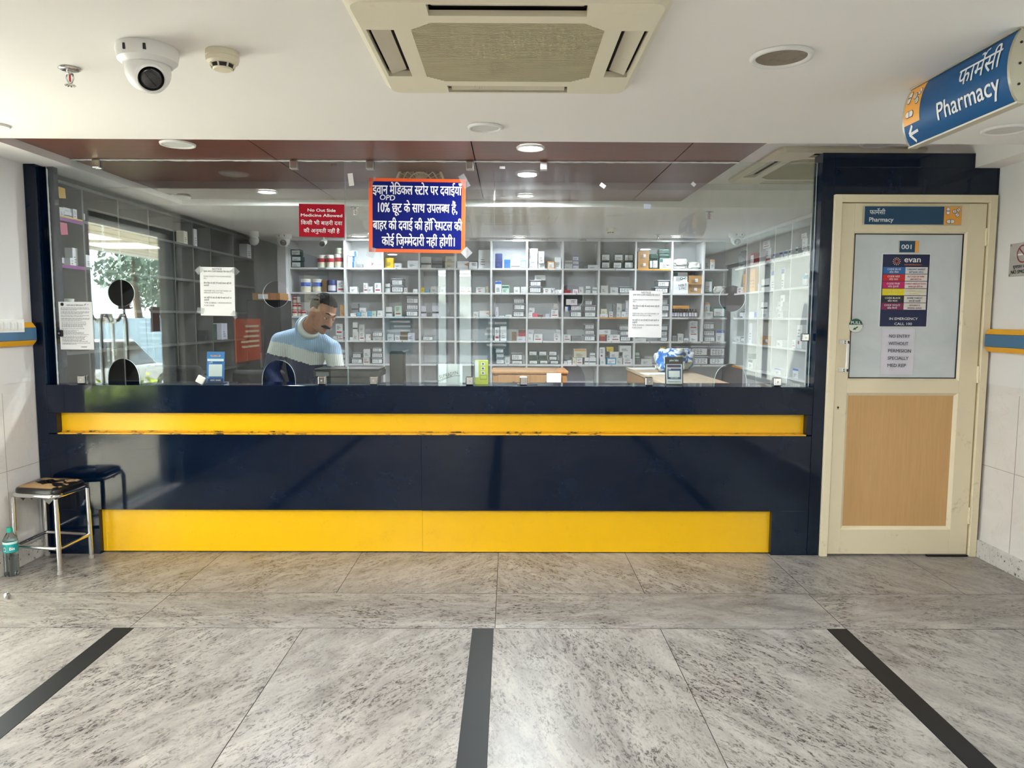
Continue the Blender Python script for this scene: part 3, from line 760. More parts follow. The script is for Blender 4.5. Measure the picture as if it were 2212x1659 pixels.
q = B(); q.box(Xs - .02, Xs + .02, Y0s - .012, Y1s + .012, ZC - .006, ZC - .001); q.obj('top_rail', SILV, t)
B().box(Xs - .016, Xs + .016, Y0s - .012, Y1s + .012, ZC - Hs - .008, ZC - Hs - .002).obj('bottom_rail', SILV, t)
def sx(v_): 
    v_ = min(max(v_, 0), 1); return -.032 * (1 - (2 * v_ - 1) ** 2) ** .8 - .012
ink = Ink((0, 0, 0), (0, -1, 0), (0, 0, 1)); Ls = Y1s - Y0s
ink.bend = lambda x, y, l: Vector((Xs + sx(-y / Hs) - l * 1.2, Y1s - x, ZC - .004 + y))
ink.rect(0.001, -Hs * .66, .105, -.003, 0, .5)
pills(ink, .052, -Hs * .32, .115, 1, 2)
ink.line([(.03, -Hs * .825), (.086, -Hs * .805)], .010, 1); ink.line([(.054, -Hs * .69), (.028, -Hs * .82), (.055, -Hs * .96)], .011, 1)
ink.text('फार्मे\ue000सी'.replace('र्मे\ue000', 'मे\ue000'), Ls - .035, -Hs * .44, .058, 1, .012, .21, 'r', res=4); ink.text('Pharmacy', Ls - .035, -Hs * .80, .058, 1, .016, .33, 'r', res=4)
ink.done('lettering', [AMBER, WINK, mat('brown ink', (70, 50, 40), .5, var=0)], t)
BRN = MT['brown ink']
# ---- Pharmacy sign on the door
x0, x1, z0, z1 = R4(1866, 445, 2078, 486, YF - .02); TEALD = mat('deep teal vinyl', (9, 66, 102), .3)
o, ink = board('door_sign', 'blue Pharmacy sign with orange pill panel on top of the door', 'sign', x0, x1, z0, z1, YF - .007, .012, mat('brushed tin edge', (190, 186, 170), .4, .5))
w, h = x1 - x0, z1 - z0
ink.rect(-w/2 + .005, -h/2 + .003, w * .318, h/2 - .003, 0, .4); ink.rect(w * .318, -h/2 + .003, w/2 - .003, h/2 - .003, 1, .4)
ink.text('फामे\ue000सी', -w/2 + .033, h * .06, .025, 2, .012, .09, 'l', res=3); ink.text('Pharmacy', -w/2 + .03, -h * .33, .0245, 2, .02, .142, 'l', res=3)
pills(ink, w * .405, 0, .108, 2, 3); ink.done('lettering', [TEALD, AMBER, WINK, BRN], o)
# ---- 001 plate, emergency code poster, entry notice, PULL sticker
yg = YF + .0098
x0, x1, z0, z1 = R4(1941, 520, 1984, 546, yg)
o, ink = board('number_plate', 'small blue room number plate 001 on the door glass', 'sign', x0, x1, z0, z1, yg, .006, MT['brushed tin edge'])
w, h = x1 - x0, z1 - z0; ink.rect(-w/2 + .003, -h/2 + .002, w * .30, h/2 - .002, 0, .4); ink.rect(w * .30, -h/2 + .002, w/2 - .002, h/2 - .002, 1, .4); ink.text('001', -w * .1, -h * .2, .026, 2, .02, .068, res=5); ink.done('lettering', [TEALD, AMBER, WINK], o)
x0, x1, z0, z1 = R4(1902, 548, 2006, 706, yg)
PW = mat('poster white', (238, 238, 236), .4, var=.02); PN = mat('poster navy', (22, 34, 76), .4, var=.03)
o, ink = board('emergency_code_poster', 'emergency code poster with six coloured rows on the door glass', 'poster', x0, x1, z0, z1, yg, .0015, PW, 0)
w, h = x1 - x0, z1 - z0; ink.rect(-w/2 + .004, -h/2 + .002, w/2 - .004, h/2 - .004, 0, .3)
ROWS = [((40, 108, 178), 'CODE BLUE', 'कोड नीला', 'CARDIAC ARREST', 'कार्डियक अरेस्ट'), ((206, 40, 44), 'CODE RED', 'कोड लाल', 'IN CASE OF FIRE', 'आग लगने पर'), ((200, 22, 108), 'CODE PINK', 'कोड गुलाबी', 'CHILD ABDUCTION', 'बच्चा गुम होने पर'),
        ((240, 224, 20), 'CODE YELLOW', 'कोड पीला', 'EXTERNAL DISASTER', 'बाहरी आपदा'), ((38, 40, 44), 'CODE BLACK', 'कोड काला', 'BOMB THREAT', 'बम की धमकी'), ((132, 28, 84), 'CODE VIOLET', 'कोड बैंगनी', 'VIOLENCE', 'आक्रमक स्वभाव')]
mats_ = [PN, WINK, mat('poster orange', (230, 120, 60), .4, var=0), mat('poster cell', (232, 228, 222), .45, var=.02), mat('pale yellow ink', (250, 240, 150), .5, var=0)]
for c, *_ in ROWS: mats_.append(mat('poster %d %d %d' % c, c, .4, var=.03))
for i in range(12):
    a = 2 * PI * i / 12; ink.line([(-w * .2 + .008 * math.cos(a), h * .395 + .008 * math.sin(a)), (-w * .2 + .019 * math.cos(a), h * .395 + .019 * math.sin(a))], .003, 2); ink.disc(-w * .2 + .0205 * math.cos(a), h * .395 + .0205 * math.sin(a), .0024, 1, n=8)
ink.text('evan', w * .13, h * .385, .033, 1, .02, .10, res=5); ink.text('multi speciality hospital', w * .14, h * .345, .0075, 2, .02, .1)
rh = h * .0905; ytop = h * .325
for i, (c, a, b_, e1, e2) in enumerate(ROWS):
    ya = ytop - rh * (i + 1) * 1.085; yb = ya + rh; mi = 5 + i; wm = 4 if i == 3 else 1
    ink.rect(-w/2 + .009, ya, -.002, yb, mi, .6); ink.rect(-.002, ya, w/2 - .013, yb, 3, .6)
    ink.text(a, -w * .245, ya + rh * .55, .0105, wm, .015, fit=.118, k=1.2); ink.text(b_, -w * .245, ya + rh * .12, .0105, wm, .006, fit=.105, k=1.2)
    em = 4 if i == 3 else mi if i != 4 else 0
    ink.text(e1, w * .215, ya + rh * .55, .0095, em, .008, fit=.122, k=1.2); ink.text(e2, w * .215, ya + rh * .12, .0095, em, .002, fit=.118, k=1.2)
ink.text('IN EMERGENCY', 0, -h * .405, .0145, 1, .01, .17, k=1.2); ink.text('CALL 100', 0, -h * .475, .0145, 1, .01, .105, k=1.2)
ink.done('printed_text', mats_, o)
LIL = mat('lilac white paper', (222, 220, 232), .45, bump=.1, bscale=8)
o, ink = sheet('entry_notice', 'lilac-white NO ENTRY sheet in a sleeve low on the door glass', 'notice', 1903, 710, 1974, 809, [], m=LIL, y=yg, wav=.001)
for i, s_ in enumerate(('NO ENTRY', 'WITHOUT', 'PERMISION', 'SPECIALLY', 'MED.REP')): ink.text(s_, -.058, .082 - i * .0432, .0195, 0, .004, align='l', w=(.125, .118, .138, .124, .112)[i])
ink.done('printed_text', [mat('slate ink', (66, 66, 78), .6, var=0)], o); tilt(o, .01)
cx, cz = pxX(1848, 703, YF - .008), pxZ(1848, 703, YF - .008); rr = .0405
o = B().cyl((cx, YF - .010, cz), (cx, YF - .007, cz), rr, seg=32).obj('pull_sticker', mat('sticker cream', (226, 230, 218), .4, var=.03), loc=(cx, YF - .007, cz)); tag(o, 'round green and white PULL sticker beside the door handle', 'sticker')
ink = Ink((cx, YF - .010, cz), (1, 0, 0), (0, 0, 1)); GR = mat('bottle green ink', (20, 92, 66), .4, var=0)
ink.poly([(rr * .97 * math.cos(PI * i / 20), .004 + rr * .88 * math.sin(PI * i / 20)) for i in range(21)], 0, .6); ink.text('PULL', 0, .008, .017, 1, .015, .062, k=1.2)
ink.line([(.012, -.008), (-.004, -.019)], .007, 0); ink.poly([(-.016, -.026), (.004, -.025), (-.008, -.011)], 0); ink.done('lettering', [GR, WINK], o)
# ---- NO SMOKING plate on the right wall
A_, B_ = onX(2184, 528, XR - .001), onX(2212, 600, XR - .001)
y1 = A_.y; y0 = y1 - .22; z1, z0 = onX(2186, 527, XR).z, onX(2184, 598, XR).z
o = B().box(XR - .005, XR - .0005, y0, y1, z0, z1).obj('no_smoking_plate', mat('silver plate', (186, 184, 182), .35, .35), loc=(XR, (y0 + y1) / 2, (z0 + z1) / 2), bevel=.001); tag(o, 'silver no-smoking plate screwed to the right wall', 'sign')
ink = Ink((XR - .005, (y0 + y1) / 2, (z0 + z1) / 2), (0, -1, 0), (0, 0, 1)); hh = z1 - z0
ink.ring(0, hh * .16, hh * .27, .007, 0); ink.line([(-hh * .18, hh * .34), (hh * .18, -.0)], .007, 0, 1.3); ink.rect(-.05, hh * .12, .05, hh * .165, 1, .8)
ink.text('धूम्रपान वर्जित', 0, -hh * .26, .018, 2, .01, fit=.17); ink.text('NO SMOKING', 0, -hh * .42, .020, 2, .02, fit=.18); 
for a, b_ in ((-.1, .45), (.1, .45), (-.1, -.45), (.1, -.45)): ink.ring(a, hh * b_, .006, .0025, 2, n=12)
ink.done('lettering', [mat('maroon ink', (140, 48, 48), .5, var=0), WINK, INK], o)

# ================================================================ RAILS, SWITCHES
CRBLUE = mat('crash rail blue', (66, 108, 142), .45); CRYEL = mat('crash rail yellow', (232, 168, 28), .45)
def rail(x, sgn, y0, y1, label):
    zc = onX(2140, 735, XR).z if x > 0 else onX(60, 721, XL).z
    t = thing('wall_guard_rail', label, 'rail', (x, (y0 + y1) / 2, zc)); D = -sgn * .05
    q = B(); q.prism([(x + D, y0, zc - .036), (x + D, y0, zc + .036), (x, y0, zc + .036), (x, y0, zc - .036)], (0, y1 - y0, 0)); q.obj('blue_band', CRBLUE, t, bevel=.004)
    for s_ in (1, -1):
        q = B(); q.prism([(x + D, y0, zc + s_ * .0365), (x + D * .55, y0, zc + s_ * .066), (x, y0, zc + s_ * .066), (x, y0, zc + s_ * .0365)], (0, y1 - y0, 0)); q.obj('yellow_edge', CRYEL, t, bevel=.003)
rail(XL, -1, 3.95, YF - .035, 'blue wall guard rail with yellow edges on the left wall')
rail(XR, 1, WY1 + .02, YF - .03, 'blue wall guard rail with yellow edges on the right wall')
A_ = onX(0, 692, XL); B_ = onX(33, 722, XL)
t = thing('switch_board', 'white electrical switch board on the left wall above the guard rail', 'switch', (XL, B_.y - .1, (A_.z + B_.z) / 2))
zz0, zz1 = onX(33, 722, XL).z + .012, onX(33, 690, XL).z
B().box(XL, XL + .055, B_.y - .24, B_.y, zz0, zz1).obj('box', WPLAS, t, bevel=.003)
for i in range(4):
    ya = B_.y - .012 - .055 * (i + 1)
    k = B().box(XL + .055, XL + .059, ya + .004, ya + .052, zz0 + .014, zz1 - .014).obj('switch_module', WPLAS, t, bevel=.001)
    q = B()
    for j in (0, 1): q.box(XL + .059, XL + .062, ya + .007 + .022 * j, ya + .027 + .022 * j, zz0 + .02, zz1 - .02)
    q.obj('rocker', WPLAS, k, bevel=.001)
# clamps
def clamp(px, py, label, up, rot=0, m=CHROME, s=.046, dep=.03):
    x, z = pxX(px, py, YG - .02), pxZ(px, py, YG - .02)
    if up == 1: z = ZB - .001 - s * .6
    if up == -1: z = CT + .0005 + s * .55
    t = thing('glass_clamp', label, 'clamp', (x, YG, z))
    zz = (z - s * .55, z + s * .55)
    q = B().box(x - s/2, x + s/2, YG - .018, YG - .001, *zz); a = q.obj('front_plate', m, t, bevel=.006, bseg=3)
    B().box(x - s/2, x + s/2, YG + .0085, YG + .024, *zz).obj('rear_plate', m, t, bevel=.004)
    B().cyl((x, YG - .0195, z), (x, YG - .017, z), .006, seg=12).obj('screw', STEEL, a)
    if rot: t.rotation_euler = (0, rot, 0)
TOPL = ('first', 'second', 'third', 'fourth', 'fifth')
for i, px in enumerate((205, 633, 798, 1015, 1175)): clamp(px, 352, 'square metal clamp holding the top of the glass, %s from the left' % TOPL[i], 1, m=STEEL if i else CHROME)
for i, (px, lb) in enumerate(((174, 'at the foot of the glass below the licence sheet'), (694, 'at the foot of the glass below the left end of the printer'), (806, 'at the foot of the glass below the right end of the printer'), (1014, 'at the foot of the glass between note and yellow carton'), (1131, 'at the foot of the glass in front of the brown cabinet'), (1403, 'at the foot of the glass left of the black card stand'), (1681, 'at the foot of the glass near the right pillar'))):
    clamp(px, 823, 'square metal clamp ' + lb, -1)
clamp(1742, 729, 'square steel clamp on the right edge of the glass at mid height', 0, s=.042)
clamp(127, 720, 'dark clamp on the left edge of the glass beside the licence sheet', 0, m=BLACKP, s=.036)
x, z = pxX(432, 819, YG - .03), CT
t = tag(B().box(x - .023, x + .023, YG - .03, YG - .012, z + .006, z + .052).obj('loose_clamp', WPLAS, loc=(x, YG - .02, z + .03), bevel=.005), 'white square clamp turned askew beside the blue card stand', 'clamp'); t.rotation_euler = (0, .5, 0)
# ================================================================ CEILING FITTINGS
# cassette air conditioner
def cassette(label, cx, y0, y1, w, zc, nm='ceiling_air_conditioner'):
    cy = (y0 + y1) / 2; dp = (y1 - y0); t = thing(nm, label, 'air conditioner', (cx, cy, zc)); hw, hd = w / 2, dp / 2; zl = zc - .032
    def octa(a, b, c, z): return [(cx - a + c, cy - b, z), (cx + a - c, cy - b, z), (cx + a, cy - b + c, z), (cx + a, cy + b - c, z), (cx + a - c, cy + b, z), (cx - a + c, cy + b, z), (cx - a, cy + b - c, z), (cx - a, cy - b + c, z)]
    def rr(a, b, c, z, n=5):
        P = []
        for sx_, sy_, a0 in ((1, 1, 0), (-1, 1, 1), (-1, -1, 2), (1, -1, 3)):
            for k in range(n + 1):
                an = PI / 2 * (a0 + k / n); P.append((cx + sx_ * (a - c) + c * math.cos(an), cy + sy_ * (b - c) + c * math.sin(an), z))
        return P
    q = B(); o_, m_, i_ = rr(hw, hd, .05, zc - .001), rr(hw, hd, .05, zc - .014), rr(hw - .022, hd - .022, .04, zl)
    n = len(o_)
    for a, b in ((o_, m_), (m_, i_)):
        for k in range(n): q.face([a[k], a[(k + 1) % n], b[(k + 1) % n], b[k]])
    # lower face: border with four slots and the grille opening, built from boxes
    gx, gy = hw * .63, hd * .62; sl = .055; so = .055
    zf = zl
    for sx_ in (-1, 1):
        for sy_ in (-1, 1):
            P = [(cx + sx_ * gx * .78, cy + sy_ * (hd - .022), zf), *[(cx + sx_ * (hw - .062 + .042 * math.sin(k * PI / 10)), cy + sy_ * (hd - .062 + .042 * math.cos(k * PI / 10)), zf) for k in range(6)], (cx + sx_ * (hw - .022), cy + sy_ * gy * .8, zf), (cx + sx_ * gx, cy + sy_ * gy * .8, zf), (cx + sx_ * gx * .78, cy + sy_ * gy, zf)]
            q.prism(P, (0, 0, .02))
    body = q.obj('panel', ACCREAM, t)
    q = B()
    B().box(cx - gx * .78, cx + gx * .78, cy - hd + .03, cy + hd - .03, zc - .006, zc - .002).box(cx - hw + .03, cx + hw - .03, cy - gy * .8, cy + gy * .8, zc - .0062, zc - .0022).obj('dark_cavity', mat('slot shade black', (16, 15, 14), .9), t)  # black plate stands in for the shade inside the slots
    # inner strips between slots and grille
    q = B(); g1 = gx * .78
    for sy_ in (-1, 1): q.box(cx - g1, cx + g1, cy + sy_ * gy, cy + sy_ * (gy + .05), zl, zl + .016)
    for sx_ in (-1, 1): q.box(cx + sx_ * gx, cx + sx_ * (gx + .05), cy - gy * .8, cy + gy * .8, zl, zl + .016)
    for sy_ in (-1, 1): q.box(cx - g1, cx + g1, cy + sy_ * (hd - .034), cy + sy_ * (hd - .022), zl, zl + .016)
    for sx_ in (-1, 1): q.box(cx + sx_ * (hw - .034), cx + sx_ * (hw - .022), cy - gy * .8, cy + gy * .8, zl, zl + .016)
    q.obj('inner_frame', ACCREAM, t)
    for k in range(4):     # louvers, slightly open
        q = B(); lo = .006
        if k < 2:
            s_ = -1 if k == 0 else 1; a, b = cy + s_ * (gy + .068), cy + s_ * (hd - .046)
            q.hexa([(cx - g1 + .012, a, zl + .020), (cx + g1 - .012, a, zl + .020), (cx + g1 - .012, b, zl + .004), (cx - g1 + .012, b, zl + .004)], [(cx - g1 + .012, a, zl + .024), (cx + g1 - .012, a, zl + .024), (cx + g1 - .012, b, zl + .009), (cx - g1 + .012, b, zl + .009)])
        else:
            s_ = -1 if k == 2 else 1; a, b = cx + s_ * (gx + .068), cx + s_ * (hw - .046); gg = gy * .8 - .012
            q.hexa([(a, cy - gg, zl + .020), (a, cy + gg, zl + .020), (b, cy + gg, zl + .004), (b, cy - gg, zl + .004)], [(a, cy - gg, zl + .024), (a, cy + gg, zl + .024), (b, cy + gg, zl + .009), (b, cy - gg, zl + .009)])
        q.obj('louver', ACDIRT, t)
    # ribbed intake grille with clipped corners
    q = B(); nr = 54
    for i in range(nr):
        y = cy - gy + 2 * gy * (i + .5) / nr; e = abs(y - cy); cut = max(0, e - gy * .8) / (gy * .2) * gx * .22
        q.box(cx - gx + cut, cx + gx - cut, y - gy / nr * .62, y + gy / nr * .62, zl - .001, zl + .004)
    gr = q.obj('intake_grille', mat('grille cream', (186, 178, 146), .55, var=.12, vscale=5), t)
    P = [(cx - gx, cy - gy * .8), (cx - gx * .78, cy - gy), (cx + gx * .78, cy - gy), (cx + gx, cy - gy * .8), (cx + gx, cy + gy * .8), (cx + gx * .78, cy + gy), (cx - gx * .78, cy + gy), (cx - gx, cy + gy * .8)]
    B().prism([(a, b, zl + .003) for a, b in P], (0, 0, .004)).obj('filter', mat('dusty filter', (112, 104, 78), .8, var=.2, vscale=7), gr)
    return t
C0, C1 = onZ(845, 203, ZC - .03), onZ(1360, 203, ZC - .03)
wA = C1.x - C0.x
cassette('large cream ceiling air conditioner above the counter in front', (C0.x + C1.x) / 2 - .008, C0.y - wA * .93, C0.y, wA, ZC)
A_ = onZ(1575, 398, ZT - .03)
cassette('second cream ceiling air conditioner behind the glass near the door wall', A_.x + .44, 4.56, A_.y, .92, ZT)

# downlights
def downlight(px, py, Z, label, lit=False, rpx=34, watts=9, rmax=.1, grp=None, dirty=None):
    p = onZ(px, py, Z); r = min(max(rpx * p.y / FPX, .055), .115)
    t = thing('downlight', label, 'light', (p.x, p.y, Z), grp)
    B().lathe([(r * .80, -.004), (r * .86, -.011), (r * .97, -.010), (r, -.001)], (p.x, p.y, Z), 36, caps=False).obj('trim_ring', WPLAS, t, smooth=True)
    B().lathe([(0, -.0045), (r * .82, -.0045)], (p.x, p.y, Z), 36, caps=False).obj('diffuser', dirty or (LAMPW if lit else LAMPOFF), t)
    if lit:
        l = bpy.data.lights.new('downlight_beam', 'AREA'); l.shape = 'DISK'; l.size = r * 1.5; l.energy = watts; l.color = (.93, .96, 1.0)
        o = bpy.data.objects.new('downlight_beam', l); COL.objects.link(o); o.parent = t; o.location = (0, 0, -.014)
downlight(1048, 274, ZC, 'unlit round ceiling light just behind the large air conditioner', rpx=37)
downlight(2172, 279, ZC, 'unlit round ceiling light beyond the hanging sign', rpx=46)
downlight(1688, 121, ZC, 'round brown speckled ceiling speaker left of the hanging sign', rpx=64, dirty=make_marble('rust speckled mesh', (96, 76, 56), (132, 112, 86), (60, 44, 30), .6, .7))
downlight(-8, 270, ZC, 'small chrome ceiling fitting cut by the left picture edge', rpx=14)
downlight(384, 310, ZB, 'unlit round light in the wood ceiling at its left end', rpx=36)
downlight(1146, 318, ZB, 'lit round light in the wood ceiling above the middle of the glass', True, 30, 22)
downlight(1897, 309, ZT, 'round ceiling light half hidden by the near ceiling edge above the door', rpx=36)
downlight(577, 413, ZB, 'lit round light in the wood ceiling behind the left pane', True, 22, 24)
downlight(1135, 421, ZB, 'lit round light in the wood ceiling behind the blue board, right of it', True, 20, 62)
downlight(1690, 410, ZT, 'lit round light behind the glass beside the second air conditioner', True, 19, 85)
downlight(384, 425, ZB, 'unlit round light in the ceiling behind the upper left of the glass', rpx=26)
downlight(1122, 511, ZC, 'lit round light over the rear shelves, middle one', True, 14, 7)
downlight(1461, 510, ZC, 'lit round light over the rear shelves, right one', True, 12, 7)
downlight(776, 509, ZC, 'lit round light over the rear shelves, left one', True, 19, 7)

# fire sprinklers
def sprinkler(px, py, Z, label):
    p = onZ(px, py, Z); t = thing('fire_sprinkler', label, 'sprinkler', (p.x, p.y, Z)); x, y = p.x, p.y
    B().lathe([(.034, -.0005), (.036, -.004), (.028, -.008), (.012, -.010)], (x, y, Z), 24).obj('escutcheon', CHROME, t, smooth=True)
    q = B(); q.cyl((x, y, Z - .008), (x, y, Z - .022), .010, .008)
    q.tube([(x - .010, y, Z - .02), (x - .013, y, Z - .034), (x - .006, y, Z - .05), (x, y, Z - .054)], .0028, 8); q.tube([(x + .010, y, Z - .02), (x + .013, y, Z - .034), (x + .006, y, Z - .05), (x, y, Z - .054)], .0028, 8)
    q.obj('yoke', CHROME, t, smooth=True)
    B().cyl((x, y, Z - .024), (x, y, Z - .046), .0035, seg=10).obj('red_bulb', mat('red glass bulb', (196, 24, 30), .15, coat=1), t)
    q = B(); q.lathe([(0, -.054), (.010, -.055), (.010, -.057), (0, -.058)], (x, y, Z), 16)
    for i in range(10):
        a = 2 * PI * i / 10; q.hexa([(x + .009 * math.cos(a - .2), y + .009 * math.sin(a - .2), Z - .0575), (x + .009 * math.cos(a + .2), y + .009 * math.sin(a + .2), Z - .0575), (x + .018 * math.cos(a + .16), y + .018 * math.sin(a + .16), Z - .060), (x + .018 * math.cos(a - .16), y + .018 * math.sin(a - .16), Z - .060)],
               [(x + .009 * math.cos(a - .2), y + .009 * math.sin(a - .2), Z - .0555), (x + .009 * math.cos(a + .2), y + .009 * math.sin(a + .2), Z - .0555), (x + .018 * math.cos(a + .16), y + .018 * math.sin(a + .16), Z - .058), (x + .018 * math.cos(a - .16), y + .018 * math.sin(a - .16), Z - .058)])
    q.obj('deflector', CHROME, t)
sprinkler(150, 147, ZC, 'chrome fire sprinkler with red bulb on the ceiling, beside the dome camera')
sprinkler(767, 447, ZC, 'chrome fire sprinkler behind the glass between red sign and blue board')
sprinkler(1532, 457, ZC, 'chrome fire sprinkler behind the glass, nearer of two on the right')
sprinkler(1422, 507, ZC, 'chrome fire sprinkler far back above the shelves beside the light')
# smoke detectors
def smoke(px, py, Z, label, k=1.0):
    p = onZ(px, py, Z); t = thing('smoke_detector', label, 'smoke detector', (p.x, p.y, Z)); c = (p.x, p.y, Z); s = k
    B().lathe([(.052 * s, -.0005), (.053 * s, -.017 * s), (.0515 * s, -.019 * s), (.053 * s, -.021 * s), (.050 * s, -.034 * s), (.041 * s, -.041 * s)], c, 36).obj('housing', CPLAS, t, smooth='auto')
    B().lathe([(.034 * s, -.040 * s), (.034 * s, -.052 * s)], c, 30).obj('smoke_chamber', BLACKP, t)
    q = B()
    for i in range(8):
        a = 2 * PI * i / 8; q.tube([(c[0] + .040 * s * math.cos(a), c[1] + .040 * s * math.sin(a), Z - .040 * s), (c[0] + .034 * s * math.cos(a), c[1] + .034 * s * math.sin(a), Z - .053 * s)], .003 * s, 6)
    q.obj('rib', CPLAS, t)
    B().lathe([(0, -.058 * s), (.028 * s, -.058 * s), (.032 * s, -.053 * s), (.026 * s, -.050 * s)], c, 30).obj('cap', CPLAS, t, smooth='auto')
smoke(480, 112, ZC, 'cream smoke detector on the near ceiling beside the dome camera')
smoke(1320, 493, ZC, 'cream smoke detector behind the glass above the shelves', .95)
# dome and bullet cameras
LENS = mat('black lens glass', (10, 10, 12), .06, coat=1)
def domecam(px, py, Z, label, s, look, m=WPLAS):
    p = onZ(px, py, Z); x, y = p.x, p.y; t = thing('dome_camera', label, 'camera', (x, y, Z))
    B().lathe([(.072 * s, -.0005), (.074 * s, -.012 * s), (.070 * s, -.034 * s), (.058 * s, -.044 * s)], (x, y, Z), 40).obj('base_ring', m, t, smooth='auto')
    B().ball((x, y, Z - .056 * s), .054 * s, 28, 18).obj('ball', m, t, smooth=True)
    d = Vector(look).normalized(); c = Vector((x, y, Z - .056 * s))
    h = B().lathe([(.036 * s, .036 * s), (.037 * s, .054 * s), (.032 * s, .058 * s), (.030 * s, .052 * s)], c, 30, d, caps=False).obj('lens_hood', m, t, smooth='auto')
    B().lathe([(.030 * s, .050 * s), (.020 * s, .054 * s), (0, .056 * s)], c, 30, d).obj('lens', LENS, h, smooth=True)
    q = B()
    for a in (-1.9, -1.2): q.box(x + .071 * s * math.cos(a) - .003 * s, x + .071 * s * math.cos(a) + .003 * s, y + .074 * s * math.sin(a) - .002, y + .071 * s * math.sin(a) + .002, Z - .026 * s, Z - .012 * s)
    q.obj('notch', BLACKP, t)
domecam(318, 104, ZC, 'white dome camera on the near ceiling at the left', 1.28, (.42, -.62, -.52))
domecam(1592, 504, ZC, 'white dome camera high in the corner where the shelves meet', 1.1, (-.15, -.9, -.5))
domecam(613, 506, ZC, 'white dome camera above the corner post behind the left pane', 1.15, (.1, -.9, -.5))
p = onZ(1641, 412, ZT); t = thing('ceiling_sensor', 'white two-lobed ceiling sensor behind the glass beside the lit light', 'sensor', p)
B().lathe([(.05, -.0005), (.05, -.012), (.038, -.014), (.036, -.060), (.04, -.066), (.03, -.07)], p, 28).obj('base', WPLAS, t, smooth='auto'); B().ball(p + Vector((0, 0, -.096)), .042, 24, 14).obj('dome', WPLAS, t, smooth=True)
p = onZ(548, 500, ZC); t = thing('ceiling_sensor', 'white two-lobed ceiling sensor behind the left pane near the wall shelves', 'sensor', p)
B().lathe([(.05, -.0005), (.05, -.05), (.038, -.058)], p, 28).obj('base', WPLAS, t, smooth='auto'); B().ball(p + Vector((0, 0, -.09)), .05, 24, 14).obj('dome', WPLAS, t, smooth=True)
p = onZ(698, 510, ZC); t = thing('bullet_camera', 'white bullet camera under the ceiling below the red sign', 'camera', p)
B().cyl(p + Vector((0, 0, -.001)), p + Vector((0, 0, -.05)), .012).obj('bracket', WPLAS, t)
b_ = B().lathe([(.03, -.06), (.034, .05), (.036, .06), (.03, .06)], p + Vector((0, 0, -.07)), 24, (0, -1, -.35)).obj('body', WPLAS, t, smooth='auto')
B().lathe([(0, .0606), (.029, .0606)], p + Vector((0, 0, -.07)), 24, (0, -1, -.35), caps=False).obj('lens', LENS, b_)
# cabin fan hanging behind the blue board
fx, fz = pxX(910, 395, 4.75), pxZ(910, 402, 4.75); R_ = .15
t = thing('cabin_fan', 'cream cabin fan hanging behind the blue board, its top showing', 'fan', (fx, 4.75, ZB))
q = B(); q.box(fx - .008, fx + .008, 4.742, 4.758, fz + .02, ZB - .001); q.box(fx - .03, fx + .03, 4.72, 4.78, ZB - .006, ZB - .0005); q.obj('hanging_rod', ACCREAM, t)
q = B()
for rr_ in (1.0, .97, .74, .5, .3): q.tube([(fx + R_ * rr_ * math.cos(2 * PI * i / 48), 4.70 - .02 * (1 - rr_), fz + R_ * rr_ * math.sin(2 * PI * i / 48)) for i in range(48)], .004 if rr_ < .99 else .008, 6, closed=True)
for i in range(24):
    a = 2 * PI * i / 24; q.tube([(fx + .03 * math.cos(a), 4.68, fz + .03 * math.sin(a)), (fx + R_ * math.cos(a), 4.70, fz + R_ * math.sin(a))], .0018, 5)
q.obj('guard', ACCREAM, t, smooth=True)
B().lathe([(R_ * .98, 0), (R_ * .99, .045), (R_ * .6, .06), (.05, .07)], (fx, 4.70, fz), 40, (0, 1, 0), caps=False).obj('shell', ACCREAM, t, smooth=True)
for i in range(3):
    a = 2 * PI * i / 3 + .4; P = [(fx + r_ * math.cos(a + d_), 4.70 + (.012 if d_ > 0 else .0), fz + r_ * math.sin(a + d_)) for r_, d_ in ((.03, -.4), (.12, -.35), (.135, .1), (.12, .5), (.03, .4))]
    B().prism(P, (0, .003, 0)).obj('blade', mat('fan blade', (170, 164, 140), .5), t)
B().cyl((fx, 4.69, fz), (fx, 4.76, fz), .036).obj('motor', ACCREAM, t)

# ================================================================ STOOL, BOTTLE, SCRAP on the floor
P0, P1, P3 = onZ(137, 1237, 0), onZ(204, 1202, 0), onZ(99, 1196, 0)
for P_ in (P0, P1, P3): P_.y -= .03
P2 = P0 + P3 - P1; ctr = (P0 + P1 + P2 + P3) / 4
for P_ in (P0, P1, P2, P3): P_.x = max(P_.x, XL + .035)
SHt = pxZ(100, 1074, P0.y)
t = thing('stool', 'chrome square stool with torn black seat beside the left pillar', 'stool', (ctr.x, ctr.y, 0))
LG = [P0, P1, P3, P2]     # order round the square
for P_ in LG:
    a = P_.copy(); a.z = .012; b_ = P_.lerp(ctr, .02); b_.z = SHt - .012
    l = B().cyl(a, b_, .0125, seg=16).obj('leg', CHROME, t, smooth='auto')
    B().cyl((P_.x, P_.y, .0005), (P_.x, P_.y, .018), .0145, seg=16).obj('rubber_foot', mat('grey rubber', (150, 148, 142), .7), l)
def rounded(pts, z, rad=.05, n=5, sc=1.0):
    out = []; N = len(pts)
    for i in range(N):
        p, a, b_ = [Vector((v.x, v.y, 0)) for v in (pts[i], pts[i - 1], pts[(i + 1) % N])]
        c0 = Vector((ctr.x, ctr.y, 0)); p, a, b_ = [c0 + (v - c0) * sc for v in (p, a, b_)]
        u, w = (a - p).normalized() * rad, (b_ - p).normalized() * rad
        for k in range(n + 1):
            s_ = k / n; out.append(p + u * (1 - s_) ** 2 + w * s_ ** 2 + Vector((0, 0, z)))
    return out
